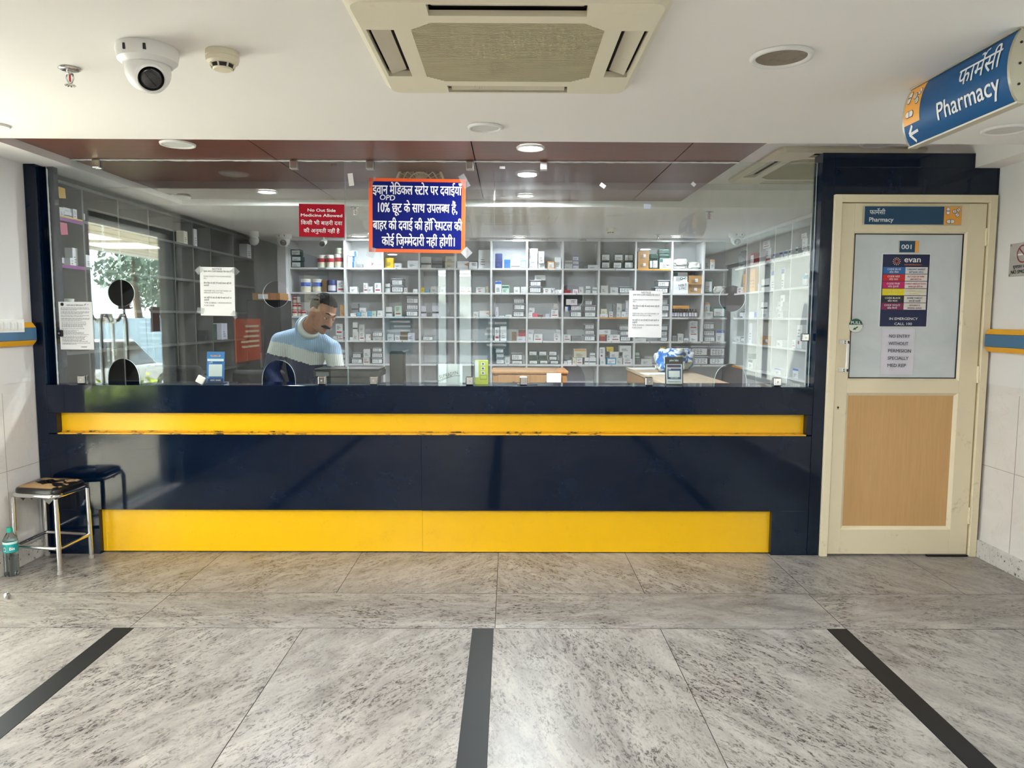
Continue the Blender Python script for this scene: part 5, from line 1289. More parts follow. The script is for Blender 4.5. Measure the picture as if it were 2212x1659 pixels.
REAR = '''
E 82 490 200 595 box w be;E 82 395 200 490 box w be;E 110 315 235 400 box w be;E 245 535 340 598 box d;E 440 490 485 585 box p;E 490 475 675 600 box w vl
E 725 420 875 590 box y tx;E 885 510 1005 590 box w tx;E 1108 470 1285 598 box w tx
E 1340 410 1515 600 box h bk;E 1525 410 1700 600 box d bk;E 1760 505 1915 605 box c tx;E 1765 400 1915 500 box c tx
E 1955 490 2150 610 box w of;E 2158 525 2300 630 box w hw;X 1034 539 1059.5 579 box w tx
A 75 360 200 615 pk n;A 230 475 335 625 box b tx;A 345 520 500 615 box w bk;A 525 480 612 620 box s wl
A 650 545 800 625 box w tx;A 650 440 800 530 box w tx;A 650 350 800 435 box w tx;A 650 260 805 345 box w tx;A 810 535 925 622 box w tx;A 815 325 915 530 box w tx;A 975 500 1090 622 box o wl;A 1097 425 1200 622 box w tx
A 1262 550 1392 620 box w tx;A 1262 475 1395 545 box w bk;A 1407 548 1500 620 box w bt;A 1407 475 1500 545 box w bt;A 1407 390 1500 470 box w bt;A 1590 560 1665 615 pk d;A 1672 555 1835 622 box w
A 1885 485 2040 612 pk g wl;A 1885 330 2045 465 pk g wl;B 190 485 355 612 pk g wl;B 205 330 370 460 pk g wl;B 380 485 545 612 pk g wl;B 385 330 550 460 pk g wl
B 618 475 805 620 box k;B 620 310 808 468 box k;B 810 460 865 620 pk g wl;B 870 450 965 620 pk g wl;B 815 360 960 445 pk g;B 1010 440 1195 620 box w sq;B 975 360 1155 430 pk g;B 965 265 1155 350 pk g
B 1235 560 1490 618 bag w;B 1240 440 1600 560 bag w;B 1500 490 1715 618 bag w
B 1765 415 1845 610 box h;B 1855 440 1930 605 box w ot
G 1150 465 1330 570 pk g wl;G 1150 365 1330 460 pk g wl;G 1150 250 1330 360 pk g wl;G 1600 355 1755 575 jar w rl;G 1770 360 1895 580 jar w rl;G 1900 345 2060 580 jar w rl;G 1925 240 2070 340 jar w no
G 1325 770 1500 995 jar w bl;G 1515 770 1695 995 jar w bl;G 1700 790 1775 995 box q;G 1785 790 1935 1000 tin n;G 1980 800 2110 1000 box w rb
E 115 985 325 1003 box s;E 115 890 245 985 box w tx;E 358 850 432 1005 box w rb;E 436 910 512 1008 box w;E 540 852 650 1012 box w rb
E 730 870 812 1018 box w gb;E 830 895 1040 1012 tub w;E 835 770 1030 888 tub w;E 1050 935 1103 1015 box w rb;E 1200 962 1275 1020 box w tx
E 1338 930 1395 1018 box y;E 1400 965 1480 1020 box s;E 1500 915 1645 1020 box h;E 1660 920 1760 1020 box l tx
E 2000 925 2100 1020 box w rb;E 2118 925 2195 1020 box w rb;X 1028 617 1048 629 box w rd;X 1049 615 1055 629 box c
A 75 835 182 1030 box w bt;A 190 900 315 1030 box p gt;A 395 940 495 1040 box w tx;A 525 990 610 1035 box w tx;A 525 935 610 990 box w tx
A 655 920 865 1030 tub w;A 668 800 865 905 tub w;A 750 700 935 788 box w tx;A 900 945 1025 1030 box w rd .2;A 1030 940 1095 1028 box l;A 1110 980 1215 1035 box w tx
A 1255 985 1360 1035 box r;A 1400 970 1490 1035 box w rb;A 1505 930 1580 1035 box h tx;A 1625 920 1705 1040 box w gb;A 1740 935 1815 1035 box w gb
A 1882 905 2000 1035 box h tx;A 2045 940 2175 1040 box h tx;B 305 920 560 1035 tub d
B 640 985 800 1030 bag w;B 900 920 1140 1030 tub w;B 955 790 1160 905 tub w
B 1215 845 1475 1040 box w hw;B 1228 670 1470 838 box w sq;B 1485 890 1715 1040 box k;B 1500 730 1720 885 box k
B 1755 790 1900 1035 box t wl;B 1905 900 2165 1035 bag w
G 1140 1290 1225 1400 jar w rl;G 1230 1290 1335 1400 jar w rl;G 1340 1295 1420 1400 jar w rl;G 1140 1170 1225 1285 jar w rl;G 1230 1170 1335 1285 jar w rl;G 1140 1050 1220 1165 jar w rl;G 1230 1060 1325 1165 jar c;G 2025 1220 2105 1410 box o tx
E 135 1365 235 1418 box w of;E 245 1350 310 1415 box s;E 150 1210 270 1360 box d bk;E 315 1340 415 1415 box h;E 285 1275 400 1345 box w tx;E 420 1325 490 1410 box s rd;E 495 1325 570 1415 box p;E 595 1320 685 1420 box w tx
E 735 1260 840 1425 box w bk;E 885 1243 1005 1425 box p rb;E 1080 1310 1295 1420 tub w;E 1085 1195 1295 1300 tub w;E 1085 1065 1300 1185 tub w
E 1340 1240 1430 1420 box l bk;E 1530 1245 1640 1430 box l bk
X 1022 671 1034 682 box w tx;X 1035.6 669 1057.6 682 box w of
A 80 1270 135 1435 box l;A 378 1325 575 1440 tub w;A 390 1205 585 1315 tub w;A 385 1100 580 1195 tub w;A 145 1420 225 1440 box w;A 250 1405 360 1440 box w tx
A 640 1375 712 1445 box w;A 650 1285 750 1370 box w tx;A 718 1385 795 1445 box j;A 800 1400 890 1440 box m;A 940 1390 1000 1440 box l;A 1030 1320 1155 1440 box w rb;A 1065 1190 1155 1305 bag w
A 1250 1345 1345 1440 box d;A 1268 1265 1335 1345 box w be;A 1355 1330 1555 1440 tub w;A 1360 1215 1555 1310 tub w;A 1290 1100 1480 1200 box w hw;A 1600 1345 1800 1445 tub w;A 1600 1225 1800 1325 tub w;A 1610 1105 1740 1200 tub w
A 1865 1390 2005 1445 box w;A 1885 1270 1985 1355 box c;A 2025 1350 2130 1445 box w rb;B 190 1350 250 1450 box d;B 190 1205 250 1330 box d;B 255 1355 330 1450 box w tx;B 250 1200 340 1340 box h tx;B 338 1355 405 1450 box w tx;B 410 1160 450 1450 box l
B 1025 1340 1135 1445 tub w;B 1030 1215 1145 1330 tub w;B 1030 1090 1130 1190 tub w
B 1196 1300 1244 1445 bot m;B 1245 1300 1293 1445 bot x;B 1294 1300 1342 1445 bot x;B 1343 1300 1391 1445 bot x;B 1392 1300 1438 1445 bot m;B 1440 1300 1486 1445 bot m;B 1488 1300 1536 1445 bot m;B 1538 1300 1582 1445 bot m;B 1584 1300 1632 1445 bot m;B 1210 1235 1485 1290 box o
B 1725 1320 1895 1420 box h hw;B 1860 1130 2120 1310 box t wl .28;B 1760 1150 1850 1310 box w ot
P 1365 580 1420 735 box l rb;P 1272 750 1360 835 box w rb;P 1245 560 1360 740 box w rb;P 1205 770 1265 835 box h
F 120 665 172 715 box w;F 175 570 275 710 box h;F 285 575 372 720 box w rb;F 172 400 255 565 box w bk;F 285 450 375 570 box h;F 390 615 475 720 box w of;F 515 660 690 720 box h tx;F 510 560 690 655 tub w
F 760 610 868 718 box w tx;F 893 640 975 718 box w rb;F 985 570 1110 720 box q;F 1115 590 1230 720 box l
F 1365 640 1550 720 tub w
C 70 520 145 745 box w rb;C 165 490 270 740 box w tx;C 360 585 440 740 box q tx;C 445 670 595 745 box l tx;C 475 610 595 665 box r tx;C 475 550 595 605 box m tx
C 635 630 720 745 box w;C 635 555 735 628 box l tx;C 735 630 880 745 box w rb;C 1082 612 1195 742 box w rd;C 1120 555 1190 610 box w bk
C 1245 635 1365 745 box w rb;C 1380 660 1545 745 box d;C 1590 635 1785 742 tub w;C 1605 525 1775 615 tub w;C 1605 400 1770 495 tub w
C 1850 635 1960 745 box r ot;C 1850 545 2045 630 box w hw;D 90 640 160 750 box w rd;D 162 640 310 750 box w rb;D 315 650 500 745 tub w;D 315 535 470 625 tub w;D 295 400 460 490 tub w
D 575 690 760 742 box h tx;D 1000 655 1120 742 tub w;D 1005 530 1125 625 tub w;D 1010 400 1130 500 tub w
D 1200 650 1285 745 pk d;D 1295 615 1390 745 box h tx;D 1395 680 1495 745 box d wl;D 1500 655 1635 748 box w;D 1500 540 1640 650 box w rb;D 1500 395 1640 535 box w rb
D 1735 650 1940 745 tub w;D 1735 530 1935 640 tub w;D 1725 395 1925 520 tub y;D 1960 440 2100 635 box w bt
P 1240 1145 1425 1225 tub w;P 1250 1040 1420 1125 tub w;P 1260 890 1420 970 tub w
F 145 1020 340 1115 tub w;F 170 915 320 1005 tub w;F 350 1025 460 1130 box h rb;F 350 880 465 1020 box w;F 495 1020 690 1120 tub w;F 495 905 690 1000 tub w;F 505 795 680 880 tub w
C 90 1030 235 1135 tub w;C 90 930 230 1010 tub w;C 75 810 225 895 tub w;C 245 1020 325 1140 box w;C 350 1070 555 1130 box d wl;C 350 920 545 1050 tub w
C 645 1070 810 1138 pk g wl;C 830 1070 985 1138 pk g wl;C 1010 1075 1170 1138 pk g wl;C 645 985 795 1055 pk g;C 805 985 960 1055 pk g;C 985 985 1140 1060 pk g wl;C 645 880 800 965 pk g wl;C 815 880 965 965 pk g wl;C 985 880 1140 965 pk g wl
C 1250 1085 1305 1140 box w;C 1310 1070 1380 1140 box w;C 1400 1035 1460 1145 box c;C 1465 1040 1565 1150 box w rb;C 1605 1030 1678 1145 box w bk;C 1682 1035 1795 1150 box w bk;C 1250 870 1400 970 bag d;C 1420 865 1640 1010 box c ot .06;C 1700 945 1785 1020 box w bk
C 1865 1055 1960 1155 box w tx;C 1855 860 1950 1050 box w rd;D 90 1045 245 1155 box s wl;D 248 1040 355 1155 box h tx;D 140 935 290 1035 box w tx;C 1985 835 2100 915 box y tx;D 370 1055 520 1155 box w rb;D 345 930 500 1040 box w tx;D 305 805 500 915 box w tx
D 565 1020 665 1130 box d;D 565 925 645 1015 box p bk;D 675 1045 860 1140 box h tx;D 1005 840 1085 1140 box y tx
D 1300 1050 1505 1150 tub w;D 1300 930 1510 1040 tub w;D 1270 810 1480 905 tub w;D 1530 1010 1820 1155 tub w;D 1520 820 1820 995 tub w;D 1840 1010 2110 1150 tub w;D 1840 820 2110 1000 tub w
'''
RIGHT = '''
S 375 590 440 890 pk g wl;S 445 540 555 885 bag d
S 715 575 752 820 box r;S 755 565 825 815 box r wl
S 1005 455 1118 740 box w rb;S 990 300 1130 452 box w rb
S 1170 560 1215 715 box w bt;S 1222 555 1268 705 box w bt;S 1276 545 1322 695 box w bt;S 1330 535 1376 680 box w bt;S 1382 520 1430 670 box w bt
S 1455 470 1500 630 box w gt;S 1508 455 1550 620 box w gt;S 1558 445 1600 610 box w gt;S 1606 430 1648 600 box w gt;S 1654 415 1696 590 box w gt;S 1765 440 1870 550 box w;S 1765 335 1870 435 box w rb;S 1765 220 1875 330 box w;S 1770 110 1875 215 box w rb
S 365 1270 480 1385 box w rd;S 490 1150 540 1370 bot w
S 600 985 645 1350 box o tx;S 648 850 705 1345 box o tx;S 708 850 765 1345 box o tx;S 768 850 825 1345 box o tx
S 870 1170 948 1330 box w tx;S 952 1090 1110 1320 box w bk
S 1185 880 1370 1265 box w bt;S 1376 870 1432 1270 box w bt
S 1725 965 1795 1240 bot s
T 430 30 525 210 bot x
T 560 165 600 215 box w;T 635 100 780 215 box w be
T 880 80 950 210 box w bk;T 955 80 1075 205 box w tx;T 955 -100 1085 75 box w bk
T 1205 125 1250 210 box r wl;T 1275 80 1390 205 box w tx;T 1275 -20 1390 70 box w tx;T 1290 -120 1390 -25 box w tx;T 1315 -260 1400 -125 box w tx
T 405 590 515 700 box w tx;T 545 635 695 730 pk d wl;T 712 330 765 730 box l
T 840 600 1050 770 box k
T 1260 665 1370 790 box w tx;T 1570 650 1640 810 box w rb;T 1645 350 1745 820 box w rd
T 655 1065 745 1250 box w gt;T 690 960 750 1060 box t
T 1230 1230 1345 1345 box w bt;T 1600 1255 1710 1450 box w bt
'''
LEFT = '''
L 270 510 335 645 box w tx;L 345 600 455 690 box w bk;L 345 530 455 590 box w tx;L 460 550 515 700 box w rd;L 520 500 630 705 bot x
L 300 1140 410 1330 bot x;L 420 1230 488 1345 box w rd;L 490 1070 585 1340 box w bl;L 600 1185 680 1370 tin d;L 690 1185 780 1375 box w tx
L 430 1700 520 1850 jar w;L 535 1760 610 1850 box w rb
X 455 706 462 735 box t;X 463 700 470 735 box g tx;X 445 712 453 735 box x
X 395 500 403 528 box c;X 420 492 426 530 box w;X 480 700 492 735 box l
X 548 518 556 548 box w tx;X 560 520 567 548 box w
X 420 800 431 816 box x wl
'''
N1 = stock(REAR, 'rear'); N2 = stock(RIGHT, 'right'); N3 = stock(LEFT, 'left')
print('stock', N1, N2, N3)
# paper notes pasted on the left shelving
for ax, ay, bx, by, m, lb in ((122.5, 404.6, 141, 430, TYEL, 'yellow paper note hanging from the top of the left wall shelving'), (127, 481, 145.5, 508.7, mat('pink paper', (196, 80, 110), .6), 'pink paper note hanging below the first taped shelf on the left')):
    a, b_ = onX(ax, (ay + by) / 2, XSL + .004), onX(bx, (ay + by) / 2, XSL + .004); z1, z0 = onX((ax + bx) / 2, ay, XSL + .004).z, onX((ax + bx) / 2, by, XSL + .004).z
    o = B().prism([(XSL + .003, a.y, z1), (XSL + .003, b_.y, z1), (XSL + .012, b_.y - .01, z0 + .01), (XSL + .012, a.y + .01, z0)], (.0006, 0, 0)).obj('paper_note', m, loc=(XSL, a.y, z0)); tag(o, lb, 'note')
# ================================================================ FURNITURE AND GOODS behind the glass
# printer
py_ = 4.60; x0, x1 = pxX(676, 800, py_), pxX(820, 800, py_); zt_ = pxZ(740, 797, py_); zb = .781
t = thing('printer', 'black office printer on the work shelf behind the left pane', 'printer', ((x0 + x1) / 2, py_, zb))
GRYP = mat('dark grey printer plastic', (44, 46, 48), .4, var=.08)
B().box(x0 + .01, x1 - .03, py_ + .01, py_ + .23, zb, zt_ - .055).obj('lower_body', GRYP, t, bevel=.008)
B().box(x0, x1, py_, py_ + .24, zt_ - .052, zt_ - .012).obj('scanner_body', GRYP, t, bevel=.008)
B().box(x0 + .005, x1 - .005, py_ + .005, py_ + .235, zt_ - .011, zt_).obj('scanner_lid', BLACKP, t, bevel=.004)
B().box(x0 + .08, x1 - .12, py_ - .035, py_ + .009, zb + .03, zb + .055).obj('output_tray', BLACKP, t, bevel=.003)
B().box(x0 + .02, x0 + .1, py_ - .004, py_ - .0005, zt_ - .045, zt_ - .02).obj('control_panel', mat('button grey', (120, 122, 126), .4), t)
q = B()
for i in range(6): q.box(x0 + .13 + .045 * i, x0 + .155 + .045 * i, py_ - .003, py_ - .0005, zt_ - .042, zt_ - .036 + (.006 if i % 2 else 0))
q.obj('vent_slot', BLACKP, t)
# monitor seen from behind and cabinet beside it
my_ = 4.78; x0, x1 = pxX(841, 790, my_), pxX(872, 790, my_); zt_ = pxZ(856, 758, my_)
t = thing('computer_monitor', 'black computer monitor turned away, behind the middle pane', 'monitor', ((x0 + x1) / 2, my_, .781))
B().box(x0, x1 + .0, my_, my_ + .30, .90, zt_).obj('back_shell', BLACKP, t, bevel=.015, bseg=3); B().box(x1 + .0005, x1 + .012, my_ + .01, my_ + .29, .91, zt_ - .01).obj('screen', LENS, t)
B().box((x0 + x1) / 2 - .02, (x0 + x1) / 2 + .02, my_ + .12, my_ + .18, .80, .899).obj('neck', BLACKP, t); B().cyl(((x0 + x1) / 2, my_ + .15, .781), ((x0 + x1) / 2, my_ + .15, .7995), .09, seg=28).obj('foot', BLACKP, t)
# brown drawer cabinet
by_ = 6.3; x0, x1 = pxX(1062, 815, by_), pxX(1228, 815, by_); zt_ = pxZ(1150, 802, by_)
t = thing('drawer_cabinet', 'worn brown veneer drawer cabinet in front of the rear shelves', 'cabinet', ((x0 + x1) / 2, by_, 0))
B().box(x0 + .012, x1 - .012, by_ + .012, by_ + .44, 0, zt_ - .022).obj('carcass', DESKWOOD, t); B().box(x0, x1, by_, by_ + .46, zt_ - .021, zt_).obj('top', DESKWOOD, t, bevel=.003)
n = 2
for i in range(n):
    a, b_ = x0 + .05 + i * (x1 - x0 - .1) / n, x0 + .05 + (i + 1) * (x1 - x0 - .1) / n
    for zz in (0, 1, 2):
        d_ = B().box(a + .004, b_ - .004, by_ + .0, by_ + .0115, zt_ - .05 - .19 * (zz + 1), zt_ - .035 - .19 * zz).obj('drawer', DESKWOOD, t, bevel=.002)
        B().cyl(((a + b_) / 2, by_ - .003, zt_ - .10 - .19 * zz), ((a + b_) / 2, by_ - .0003, zt_ - .10 - .19 * zz), .012, seg=16).obj('lock', BLACKP, d_); B().box((a + b_) / 2 - .05, (a + b_) / 2 + .05, by_ - .012, by_ - .0003, zt_ - .155 - .19 * zz, zt_ - .147 - .19 * zz).obj('handle', STEEL, d_)
sheet('paper_sheet', 'white printed paper stuck on the front of the brown drawer cabinet', 'paper', 1181, 806, 1212, 826, [], y=by_ - .0125, wav=.0008)
# peninsula desk on the right
dz = .95; fa, fb = onZ(1353, 793, dz), onZ(1437, 827, dz); xl = (fa.x + fb.x) / 2; xr = (onZ(1481, 801, dz).x + onZ(1580, 828, dz).x) / 2
ya, yb = fa.y, 4.95
t = thing('side_desk', 'pale laminate desk running back from the counter on the right', 'desk', ((xl + xr) / 2, (ya + yb) / 2, 0))
B().box(xl - .01, xr + .01, yb, ya, dz - .025, dz).obj('top', DESKLAM, t, bevel=.003)
B().box(xl, xl + .02, yb + .01, ya - .01, 0, dz - .0255).obj('side_panel', DESKWOOD, t); B().box(xr - .02, xr, yb + .01, ya - .01, 0, dz - .0255).obj('side_panel', DESKWOOD, t); B().box(xl + .021, xr - .021, ya - .03, ya - .01, 0, dz - .0255).obj('back_panel', DESKWOOD, t)
def soft(name, label, cat, c, r, m, seed, amp=.5):
    q = B(); crumple(q, c[0] - r[0], c[0] + r[0], c[1] - r[1], c[1] + r[1], c[2], c[2] + r[2] * 2, seed, amp); o = q.obj(name, m, smooth=True, loc=c); return tag(o, label, cat)
p = onZ(1420, 800, dz); g = NT('blue print bag'); v = g.n('NewGeometry').outputs['Position']; g.set(Base_Color=g.ramp(g.noise(v, 7, 3, .5, .8), [(.50, srgb(226, 228, 232)), (.53, srgb(30, 110, 190)), (.60, srgb(30, 110, 190)), (.62, srgb(226, 228, 232)), (.72, srgb(228, 220, 60))]), Roughness=.3)
soft('plastic_bag', 'white and blue printed plastic bag on the side desk', 'bag', (p.x + .06, p.y - .25, dz + .0005), (.13, .12, .105), MT['blue print bag'], 5)
p = onZ(1450, 792, dz); soft('plastic_bag', 'blue plastic bag on the desk behind the black card stand', 'bag', (p.x - .01, p.y - .5, dz + .0005), (.10, .09, .10), MT['blue print bag'], 9)
for px, py, w_, l_, lb in ((1385, 797, .12, .09, 'white loose papers on the back end of the side desk'), (1420, 808, .14, .10, 'white paper sheets on the side desk before the printed bag')):
    p = onZ(px, py, dz); p.x = max(p.x, xl + w_); o = B().box(-w_, w_, -l_, l_, .0005, .006).obj('paper_stack', PAPER, loc=(0, 0, 0)); o.location = (p.x, min(p.y, ya - .13), dz); o.rotation_euler = (0, 0, .2); tag(o, lb, 'paper')
# black rucksack low in the right-hand shelves
g = NT('black nylon blue swoosh'); v = g.n('NewGeometry').outputs['Position']
g.set(Base_Color=srgb(18, 18, 22), Roughness=.6)
p0, p1 = onX(1575, 820, XS + .05), onX(1591, 812, XS + .05)
o = soft('black_bag', 'black bag with a blue streak in the lowest right-hand pigeonhole', 'bag', (XS + .17, 7.87, RZ[4] - .27), (.14, .15, .11), MT['black nylon blue swoosh'], 3, .12)
o.location.z = .4506
B().tube([(XS + .02, 7.72, .62), (XS + .018, 7.84, .57), (XS + .02, 7.98, .58)], .012, 6).obj('blue_piping', cmat('b'), o)
# dark cabinet with a cardboard box in the rear left corner, white post
cy_ = 7.55; x0, x1 = -2.69, pxX(606, 660, cy_); zt_ = pxZ(570, 648, cy_)
t = thing('steel_cabinet', 'dark steel cabinet in the rear left corner behind the person', 'cabinet', ((x0 + x1) / 2, cy_, 0))
B().box(x0, x1, cy_, cy_ + .38, 0, zt_).obj('body', mat('dark grey steel', (40, 42, 46), .4, .3), t, bevel=.004)
for i in (0, 1):
    a, b_ = x0 + .01 + i * (x1 - x0 - .02) / 2, x0 + .01 + (i + 1) * (x1 - x0 - .02) / 2
    d_ = B().box(a + .004, b_ - .004, cy_ - .012, cy_ - .0005, .06, zt_ - .02).obj('door', MT['dark grey steel'], t, bevel=.002); hx_ = b_ - .03 if i == 0 else a + .03
    B().box(hx_ - .008, hx_ + .008, cy_ - .03, cy_ - .0125, .9, 1.05).obj('handle', STEEL, d_)
x0b, x1b = pxX(545, 640, cy_ + .02), pxX(605, 640, cy_ + .02); zh = pxZ(570, 633, cy_ + .02)
o = B().box(x0b, x1b, cy_ + .02, cy_ + .3, zt_ + .001, zh).obj('cardboard_box', cmat('k'), loc=((x0b + x1b) / 2, cy_ + .16, zt_), bevel=.002); tag(o, 'brown cardboard box on top of the dark steel cabinet', 'box')
B().box(x0b + .06, x0b + .16, cy_ + .0185, cy_ + .0195, zt_ + .012, zh - .012).obj('paper_label', PAPER, o); B().box(x1b - .10, x1b - .04, cy_ + .0185, cy_ + .0195, zt_ + .002, zh).obj('packing_tape', mat('printed tape', (190, 140, 110), .4, var=.2, vscale=60), o)
xp0, xp1 = pxX(600, 600, 8.0), pxX(618, 600, 8.0)
struct(B().box(xp0, xp1, 8.0, 8.12, 0, ZC).obj('trim_9', WLAM), 'white boxed post in the rear left corner')
# ---- goods on the counter sill
def card_stand(name, label, px0, px1, py0, py1, y, lean, body, draw):
    x0, x1 = pxX(px0, py1, y), pxX(px1, py1, y); h = pxZ((px0 + px1) / 2, py0, y) - CT; t = thing(name, label, 'card stand', ((x0 + x1) / 2, y, CT)); w = x1 - x0; cx = (x0 + x1) / 2
    R_ = Vector((1, 0, 0)); U_ = Vector((0, math.sin(lean), math.cos(lean))); N_ = R_.cross(U_); O = Vector((cx, y, CT + .001))
    P = lambda a, b_, c=0: O + R_ * a + U_ * b_ + N_ * c
    q = B(); q.prism([P(-w/2, 0), P(w/2, 0), P(w/2, h), P(-w/2, h)], -N_ * .004); c = q.obj('card', body, t, bevel=.001)
    q = B(); q.prism([P(-w * .3, .002, -.006), P(w * .3, .002, -.006), P(w * .2, h * .8, -.006), P(-w * .2, h * .8, -.006)], (0, .002, 0)); 
    q2 = B(); q2.box(x0, x1, y - .002, y + .05, CT + .0003, CT + .004); q2.obj('foot', BLACKP, t)
    bt = P(0, h * .75, -.006); B().hexa([(cx - .03, y + .046, CT + .004), (cx + .03, y + .046, CT + .004), (cx + .03, y + .049, CT + .004), (cx - .03, y + .049, CT + .004)], [(cx - .03, bt.y, bt.z), (cx + .03, bt.y, bt.z), (cx + .03, bt.y + .003, bt.z), (cx - .03, bt.y + .003, bt.z)]).obj('prop', BLACKP, t)
    q.b.free()
    ink = Ink(P(0, 0, .0005), R_, U_); m = draw(ink, w, h); ink.done('printing', m, c); return t
SKY = mat('card blue', (38, 128, 206), .35); DKB = mat('card dark blue', (24, 58, 120), .35)
def d1(k, w, h):
    k.rect(-w * .46, h * .70, w * .46, h * .775, 0); k.rect(-w * .38, h * .22, w * .38, h * .60, 0); k.rect(-w * .46, h * .02, w * .46, h * .16, 1); k.text('SAFE BANK'.replace('SAFE', 'HDFC'), w * .02, h * .075, .010, 0, .02, fit=w * .6)
    k.text('UPI', -w * .28, h * .63, .011, 0, .02, slant=.2); k.text('ACCEPTED HERE', w * .14, h * .635, .008, 2, .01, fit=w * .5); k.capsule(0, h * .87, w * .56, h * .055, 0, 1); k.text('payZapp', 0, h * .855, .012, 3, .02, fit=w * .48, k=2); k.text('powered by bharat', 0, h * .18, .007, 2, .01, fit=w * .6, k=2); return [WINK, DKB, mat('card ink navy', (16, 40, 100), .5, var=0), RED]
card_stand('card_stand', 'blue payment card stand behind the left pane', 446, 484, 760, 828, YG + .05, .12, SKY, d1)
def d2(k, w, h):
    k.rect(-w * .44, h * .04, w * .44, h * .74, 0); k.rect(-w * .38, h * .62, w * .38, h * .715, 1, 1); k.text('payZapp', 0, h * .645, .012, 3, .02, fit=w * .4, k=2); k.rect(-w * .38, h * .20, w * .38, h * .58, 1, 1); k.rect(-w * .31, h * .275, w * .31, h * .50, 0, 2)
    k.text('UPI', -w * .28, h * .525, .009, 0, .02, k=2, slant=.2); k.text('HDFC BANK', 0, h * .222, .008, 0, .02, fit=w * .42, k=2); k.text('Pharmacy payments', 0, h * .1, .007, 2, .01, fit=w * .7, k=2); k.text('pine labs', 0, h * .84, .014, 0, .02, fit=w * .5); return [WINK, DKB, INK, RED]
card_stand('card_stand', 'black framed payment card stand behind the right pane', 1437, 1476, 771, 831, YG + .05, .16, BLACKP, d2)
# lime carton standing on the sill
y = YG + .04; x0, x1 = pxX(1026, 810, y), pxX(1054, 810, y); zt_ = pxZ(1040, 779, y)
LIME = mat('lime carton', (206, 214, 40), .4)
t = B().box(x0, x1, y, y + .055, CT + .0005, zt_).obj('lime_carton', LIME, loc=((x0 + x1) / 2, y, CT), bevel=.001); tag(t, 'lime green carton with white panels standing behind the middle pane', 'box')
ink = Ink(((x0 + x1) / 2, y - .0004, CT), (1, 0, 0), (0, 0, 1)); w = x1 - x0; h = zt_ - CT
ink.rect(-w * .5, h * .3, -w * .22, h * .98, 1)
for i in range(3): ink.rect(-w * .02, h * (.80 - .19 * i), w * .26, h * (.93 - .19 * i), 1); ink.disc(w * .12, h * (.865 - .19 * i), w * .08, 2, 2)
ink.rect(-w * .1, h * .22, w * .42, h * .40, 2, .6); ink.rect(-w * .08, h * .235, w * .4, h * .385, 0, 1.2); ink.done('printing', [LIME, WINK, GREYINK], t)
# pen on the sill
a, b_ = onZ(1117, 828, CT), onZ(1160, 828, CT); q = B(); q.tube([(a.x, YG + .03, CT + .0048), (b_.x, YG + .034, CT + .0048)], .0042, 8)
tag(q.obj('pen', INK, loc=(a.x, YG + .03, CT)), 'black pen lying on the sill in front of the brown cabinet', 'pen')
# papers low behind the left arch, dark chairs
for px, py, lb in ((535, 788, 'black office chair behind the left pane beside the person'), (146, 812, 'black office chair behind the licence sheet at the far left')):
    y = 5.35 if px > 300 else 4.95; x = max(pxX(px, py, y), -2.38); t = thing('office_chair', lb, 'chair', (x, y, 0)); FAB = mat('black chair fabric', (24, 24, 27), .8, var=.1, bump=.2)
    B().box(x - .22, x + .22, y - .22, y + .2, .44, .52).obj('seat', FAB, t, bevel=.04, bseg=4); B().box(x - .2, x + .2, y + .20, y + .27, .60, 1.02 if px > 300 else 1.08).obj('backrest', FAB, t, bevel=.06, bseg=5)
    B().tube([(x, y + .1, .45), (x, y + .25, .48), (x, y + .26, .7)], .018).obj('back_arm', BLACKP, t); B().cyl((x, y, .09), (x, y, .44), .028).obj('column', STEEL, t)
    for i in range(5):
        an = 2 * PI * i / 5; e = (x + .27 * math.cos(an), y + .27 * math.sin(an), .055); L = B().tube([(x, y, .1), e], [.026, .016]).obj('leg', BLACKP, t); B().ball((e[0], e[1], .026), .0255, 10, 8).obj('caster', BLACKP, L)

# stray stickers left on the glass
for px, py, w_, h_, a, m, lb in ((758, 388, .030, .072, -.12, WPLAS, 'white plastic strip stuck on the glass left of the blue board'), (722, 356, .030, .014, 0, STEEL, 'small grey maker sticker at the top corner of the left pane'), (1085, 362, .032, .014, 0, STEEL, 'small grey maker sticker at the top corner of the right pane'),
                               (1302, 401, .034, .022, .6, PAPER, 'small torn white sticker high on the right pane'), (1398, 446, .040, .026, 0, TUBL, 'small grey sticker on the right pane below the wood ceiling'), (1898 - 400, 398, .026, .02, .7, PAPER, 'tiny torn sticker remnant at upper right of the right pane')):
    x, z = pxX(px, py), pxZ(px, py); o = B().box(-w_ / 2, w_ / 2, -.0005, .0004, -h_ / 2, h_ / 2).obj('glass_sticker', m); o.location = (x, YG - .0012, z); o.rotation_euler = (0, a, 0); tag(o, lb, 'sticker')
